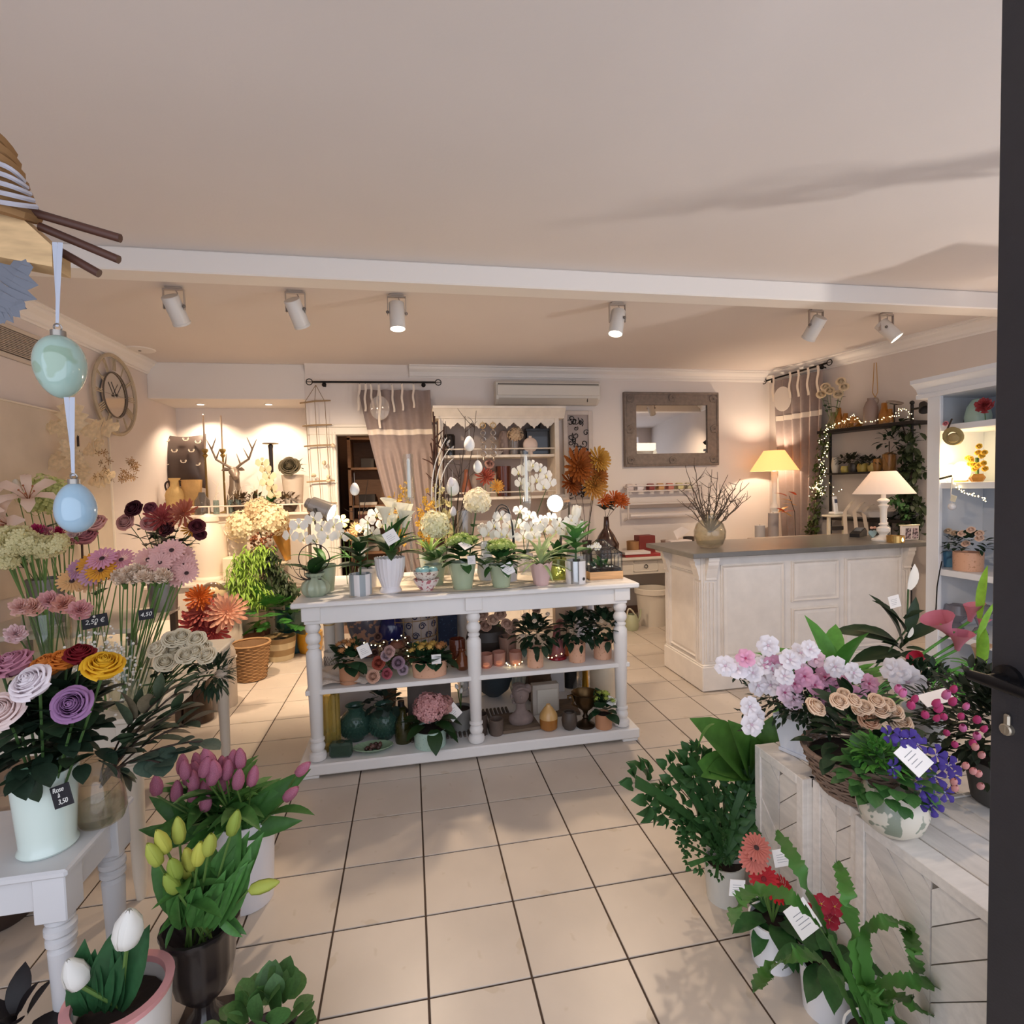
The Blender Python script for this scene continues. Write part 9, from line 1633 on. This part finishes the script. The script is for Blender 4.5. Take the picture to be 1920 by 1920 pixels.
for k, (x, y) in enumerate(((337,1560),(360,1610),(335,1625),(390,1580),(370,1600),(432,1545),(300,1600),(315,1577),(332,1650),(465,1648),(353,1625))): cut('tulip_bud', {5: 'tallest green tulip bud at the right of the urn', 9: 'yellow-green tulip bud drooping right of the urn', 6: 'green tulip bud at the left edge of the urn'}.get(k, 'closed yellow-green tulip bud in the black urn'), 'flower', 'tulip buds in the urn', up+V((U(-.04,.04), U(-.04,.04), zu-.08)), P(x, y+22, Y=up.y-.10+U(-.04,.03)), TB2[k % 3], .082,(1,0,.15) if k == 9 else None, STEM, (0,0,0), TL, 1,.16,.0035)
V2 = V((.01,-.035,.0)); t = thing('urn_leaves', 'upright and drooping tulip leaves filling the black urn', 'leaves', up+V((0,0, zu)))
for x0, y0, x1, y1 in ((350,1720,285,1640),(340,1720,310,1650),(360,1720,350,1640),(380,1720,400,1620),(400,1720,440,1600),(410,1715,465,1600),(390,1720,420,1640),(330,1715,305,1740),(410,1700,450,1750),(370,1720,375,1630),(420,1710,430,1580),(345,1725,330,1660)): a, b2 = P(x0, y0, Y=up.y-.03), P(x1, y1, Y=up.y-.09); part(t, 'leaf', TL, FR(a+V2, b2-a+V((U(-.05,.05),0,-.05)),(U(-.5,.5),-1,.5),(b2-a).length*.9)); part(t, 'leaf', TL, FR(a, b2-a, (0,-1,.5),(b2-a).length*1.1))
wz = .34; wc = P(224,1855, Z=wz); t = thing('pink_rim_planter', 'cream planter with a wide pink rim holding white tulips', 'potted plant', (wc.x, wc.y, 0)); lp(t, 'pot', Q(B().lathe([(0,.0),(.09,0),(.115, wz-.02),(.116, wz-.012),(.10, wz-.015),(.09,.06),(0,.06)], 36), M('#e3ddd8', .4))); lp(t, 'rim', Q(B().lathe([(.098, wz-.016),(.118, wz-.016),(.121, wz),(.10, wz),(.098, wz-.016)], 36), M('#dd9c9c', .4)), label='pink rim band'); lp(t, 'soil', Q(B().lathe([(0, wz-.05),(.094, wz-.05)], 18), SOIL))
TLD = LF(leafm('#2f5a36'),.36,.12,.3); Yw = wc.y
for x0, y0, x1, y1 in ((200,1890,215,1755),(220,1890,265,1760),(180,1890,170,1800),(170,1895,150,1785),(215,1890,205,1770),(160,1900,130,1850),(190,1895,200,1800)): a, b2 = P(x0, y0, Y=Yw-.0), P(x1, y1, Y=Yw-.03); part(t, 'leaf', TLD, FR(a, b2-a, (0,-1,.3),(b2-a).length*1.08))
for x, y, s_ in ((238,1775,.10),(155,1850,.082)): q = P(x, y, Y=Yw-.04); part(t, 'flower', SM('tulip_head', B_tulip, pet('#f2f0ea')), FZ(q, (.15 if x > 200 else -.3,-.1,1), s_, .5)); part(t, 'stem', Q(B().tube([(wc.x, wc.y, wz-.05), q], .005,6), STEM), ID)
pp = P(500,1900, Z=.20); t = potted('potted_pilea', 'round-leaved pilea in a dark pot at the bottom of the view', 'potted plant', (pp.x, pp.y-.02,0),.075,.09,.14, M('#4a3a34', .5)); dome_leaves(t, SM('pilea_leaf', lambda: B_leaf(.92,.15,.05,6,1), [leafm('#4a6f3a')]), V((pp.x, pp.y-.02,.15)),46,(.12,.11),.066,.0,1.4, tilt=.5, jitter=.35)
q = P(25,1905, Z=.25); t = potted('potted_rubber_plant', 'dark rubber plant tip in the bottom left corner', 'potted plant', (q.x, q.y, 0),.06,.075,.14, M('#3b2c28', .5)); dome_leaves(t, LF(leafm('#1f1a1c'),.5,.2), V((q.x, q.y, .2)),9,(.04,.05),.10,.2,1.4)
q = P(20,1740, Z=.02); t = thing('dark_bowl_planter', 'large dark brown bowl under the nearest table', 'bowl', (q.x-.10, q.y+.1,0)); lp(t, 'bowl', Q(B().lathe([(0,0),(.10,0),(.19,.12),(.20,.2),(.185,.2),(.1,.03),(0,.03)], 30), M('#35251f', .5))); lp(t, 'soil', Q(B().lathe([(0,.17),(.185,.17)], 18), SOIL))
# ================================================================== hanging Easter ornament at the top left
HY = -1.75; hc = lambda px, py, dy=0: P(px, py, Y=HY+dy)
LOGM = M('#c9a77a', .8, var=.2, grain=(3,3,14)); t = thing('hanging_log', 'hanging pale wooden plank end wound with raffia and white ribbon at the top left', 'ornament', hc(-40,420))
pl_ = [hc(-160,330), hc(0,372), hc(97,460), hc(98,500), hc(0,482), hc(-160,470)]; part(t, 'plank', Q(B().poly(pl_, (0,.06,0)), LOGM, False), ID)
for k in range(7): a = hc(-25+13*k, 250+26*k, -.01); part(t, 'raffia', Q(B().tube(bez(hc(-60,230+24*k), hc(-10+8*k, 240+26*k, -.05), hc(20+8*k, 290+20*k, .03),6),.012,6), M('#8f6a42', .9, var=.2)), ID)
for k in range(5): part(t, 'ribbon', Q(B().tube(bez(hc(-10,305+18*k, -.03), hc(25,312+18*k, -.055), hc(45+6*k, 340+12*k, -.01),6),.0045,5), M('#b3b0b8', .5)), ID)
for k, (x0, y0, x1, y1) in enumerate(((40,392,226,447),(75,425,223,487),(110,470,186,513))): solo('cinnamon_stick', ('uppermost', 'middle', 'lowest')[k]+' dark brown stick poking out of the hanging log', 'stick', Q(B().tube([hc(x0, y0,.01+.01*k), hc(x1, y1,.01+.01*k)], .0085,10), M('#4a2a1e', .5, var=.15)), ID, 'sticks in the hanging log')
for k, (px, py, rx, ry, hx, x0, y0, y1, dy, lab) in enumerate(((113,688,41,60, '#9fb9ae', 108,455,628,0, 'large marbled pale green hanging egg'),(142,952,33,47, '#96b2c4', 130,745,900,-.05, 'smaller pale blue hanging egg below the green one'))):
    c = hc(px, py, dy); r_ = PM(rx, c); t = thing('hanging_egg', lab, 'egg', c); mt = M(hx, .12, coat=.8, spot='#8fa894' if k == 0 else None, sscale=14, sthr=.56); b = B().lathe([(r_*math.sin(a)*(1+.10*math.cos(a)),-r_*1.43*math.cos(a)) for a in [PI*i/20 for i in range(21)]], 32)
    if k == 0: b.xf(RT(PI, 4, 'X'))
    lp(t, 'shell', Q(b, mt)); top = r_*1.40; lp(t, 'cap', Q(B().lathe([(0, top-.004),(r_*.3, top-.006),(r_*.3, top+r_*.22),(0, top+r_*.24)], 20), M('#9b948c', .3,.8))); lp(t, 'loop', Q(B().ring((0,0, top+r_*.38), r_*.16,.0016,16,5,(0,1,.3)), M('#9b948c', .3,.8)))
    a = hc(x0, y0, dy); e = c+V((0,0, top+r_*.4)); w_ = .0045; rb = B()
    for off, sw in ((-.004,.01),(.006,-.006)): rb.grid(lambda u, v: a.lerp(e, v)+V((off*(1-v)+(u-.5)*w_*2*math.cos(v*5*sw*30),-.002+.012*math.sin(PI*v)*sw*20,0)),2,14)
    part(t, 'ribbon', Q(rb, M('#aeb3c0', .6), True, None), ID, kind='stuff')
t = thing('grey_leaf_ornament', 'grey felt oak leaf ornament hanging at the left frame edge', 'ornament', hc(0,540)); gl_ = SM('felt_leaf', lambda: B_lobed(5,.8), [M('#6c6f78', .8)])
for x0, y0, x1, y1 in ((-20,590,42,495),(-30,590,40,570),(-40,560,5,600)): a, b2 = hc(x0, y0), hc(x1, y1); part(t, 'leaf', gl_, FR(a, b2-a, (0,-1,.1),(b2-a).length*1.1))
part(t, 'cord', Q(B().tube([hc(-20,590), hc(-50,470)], .002,4), RP), ID)
finish()
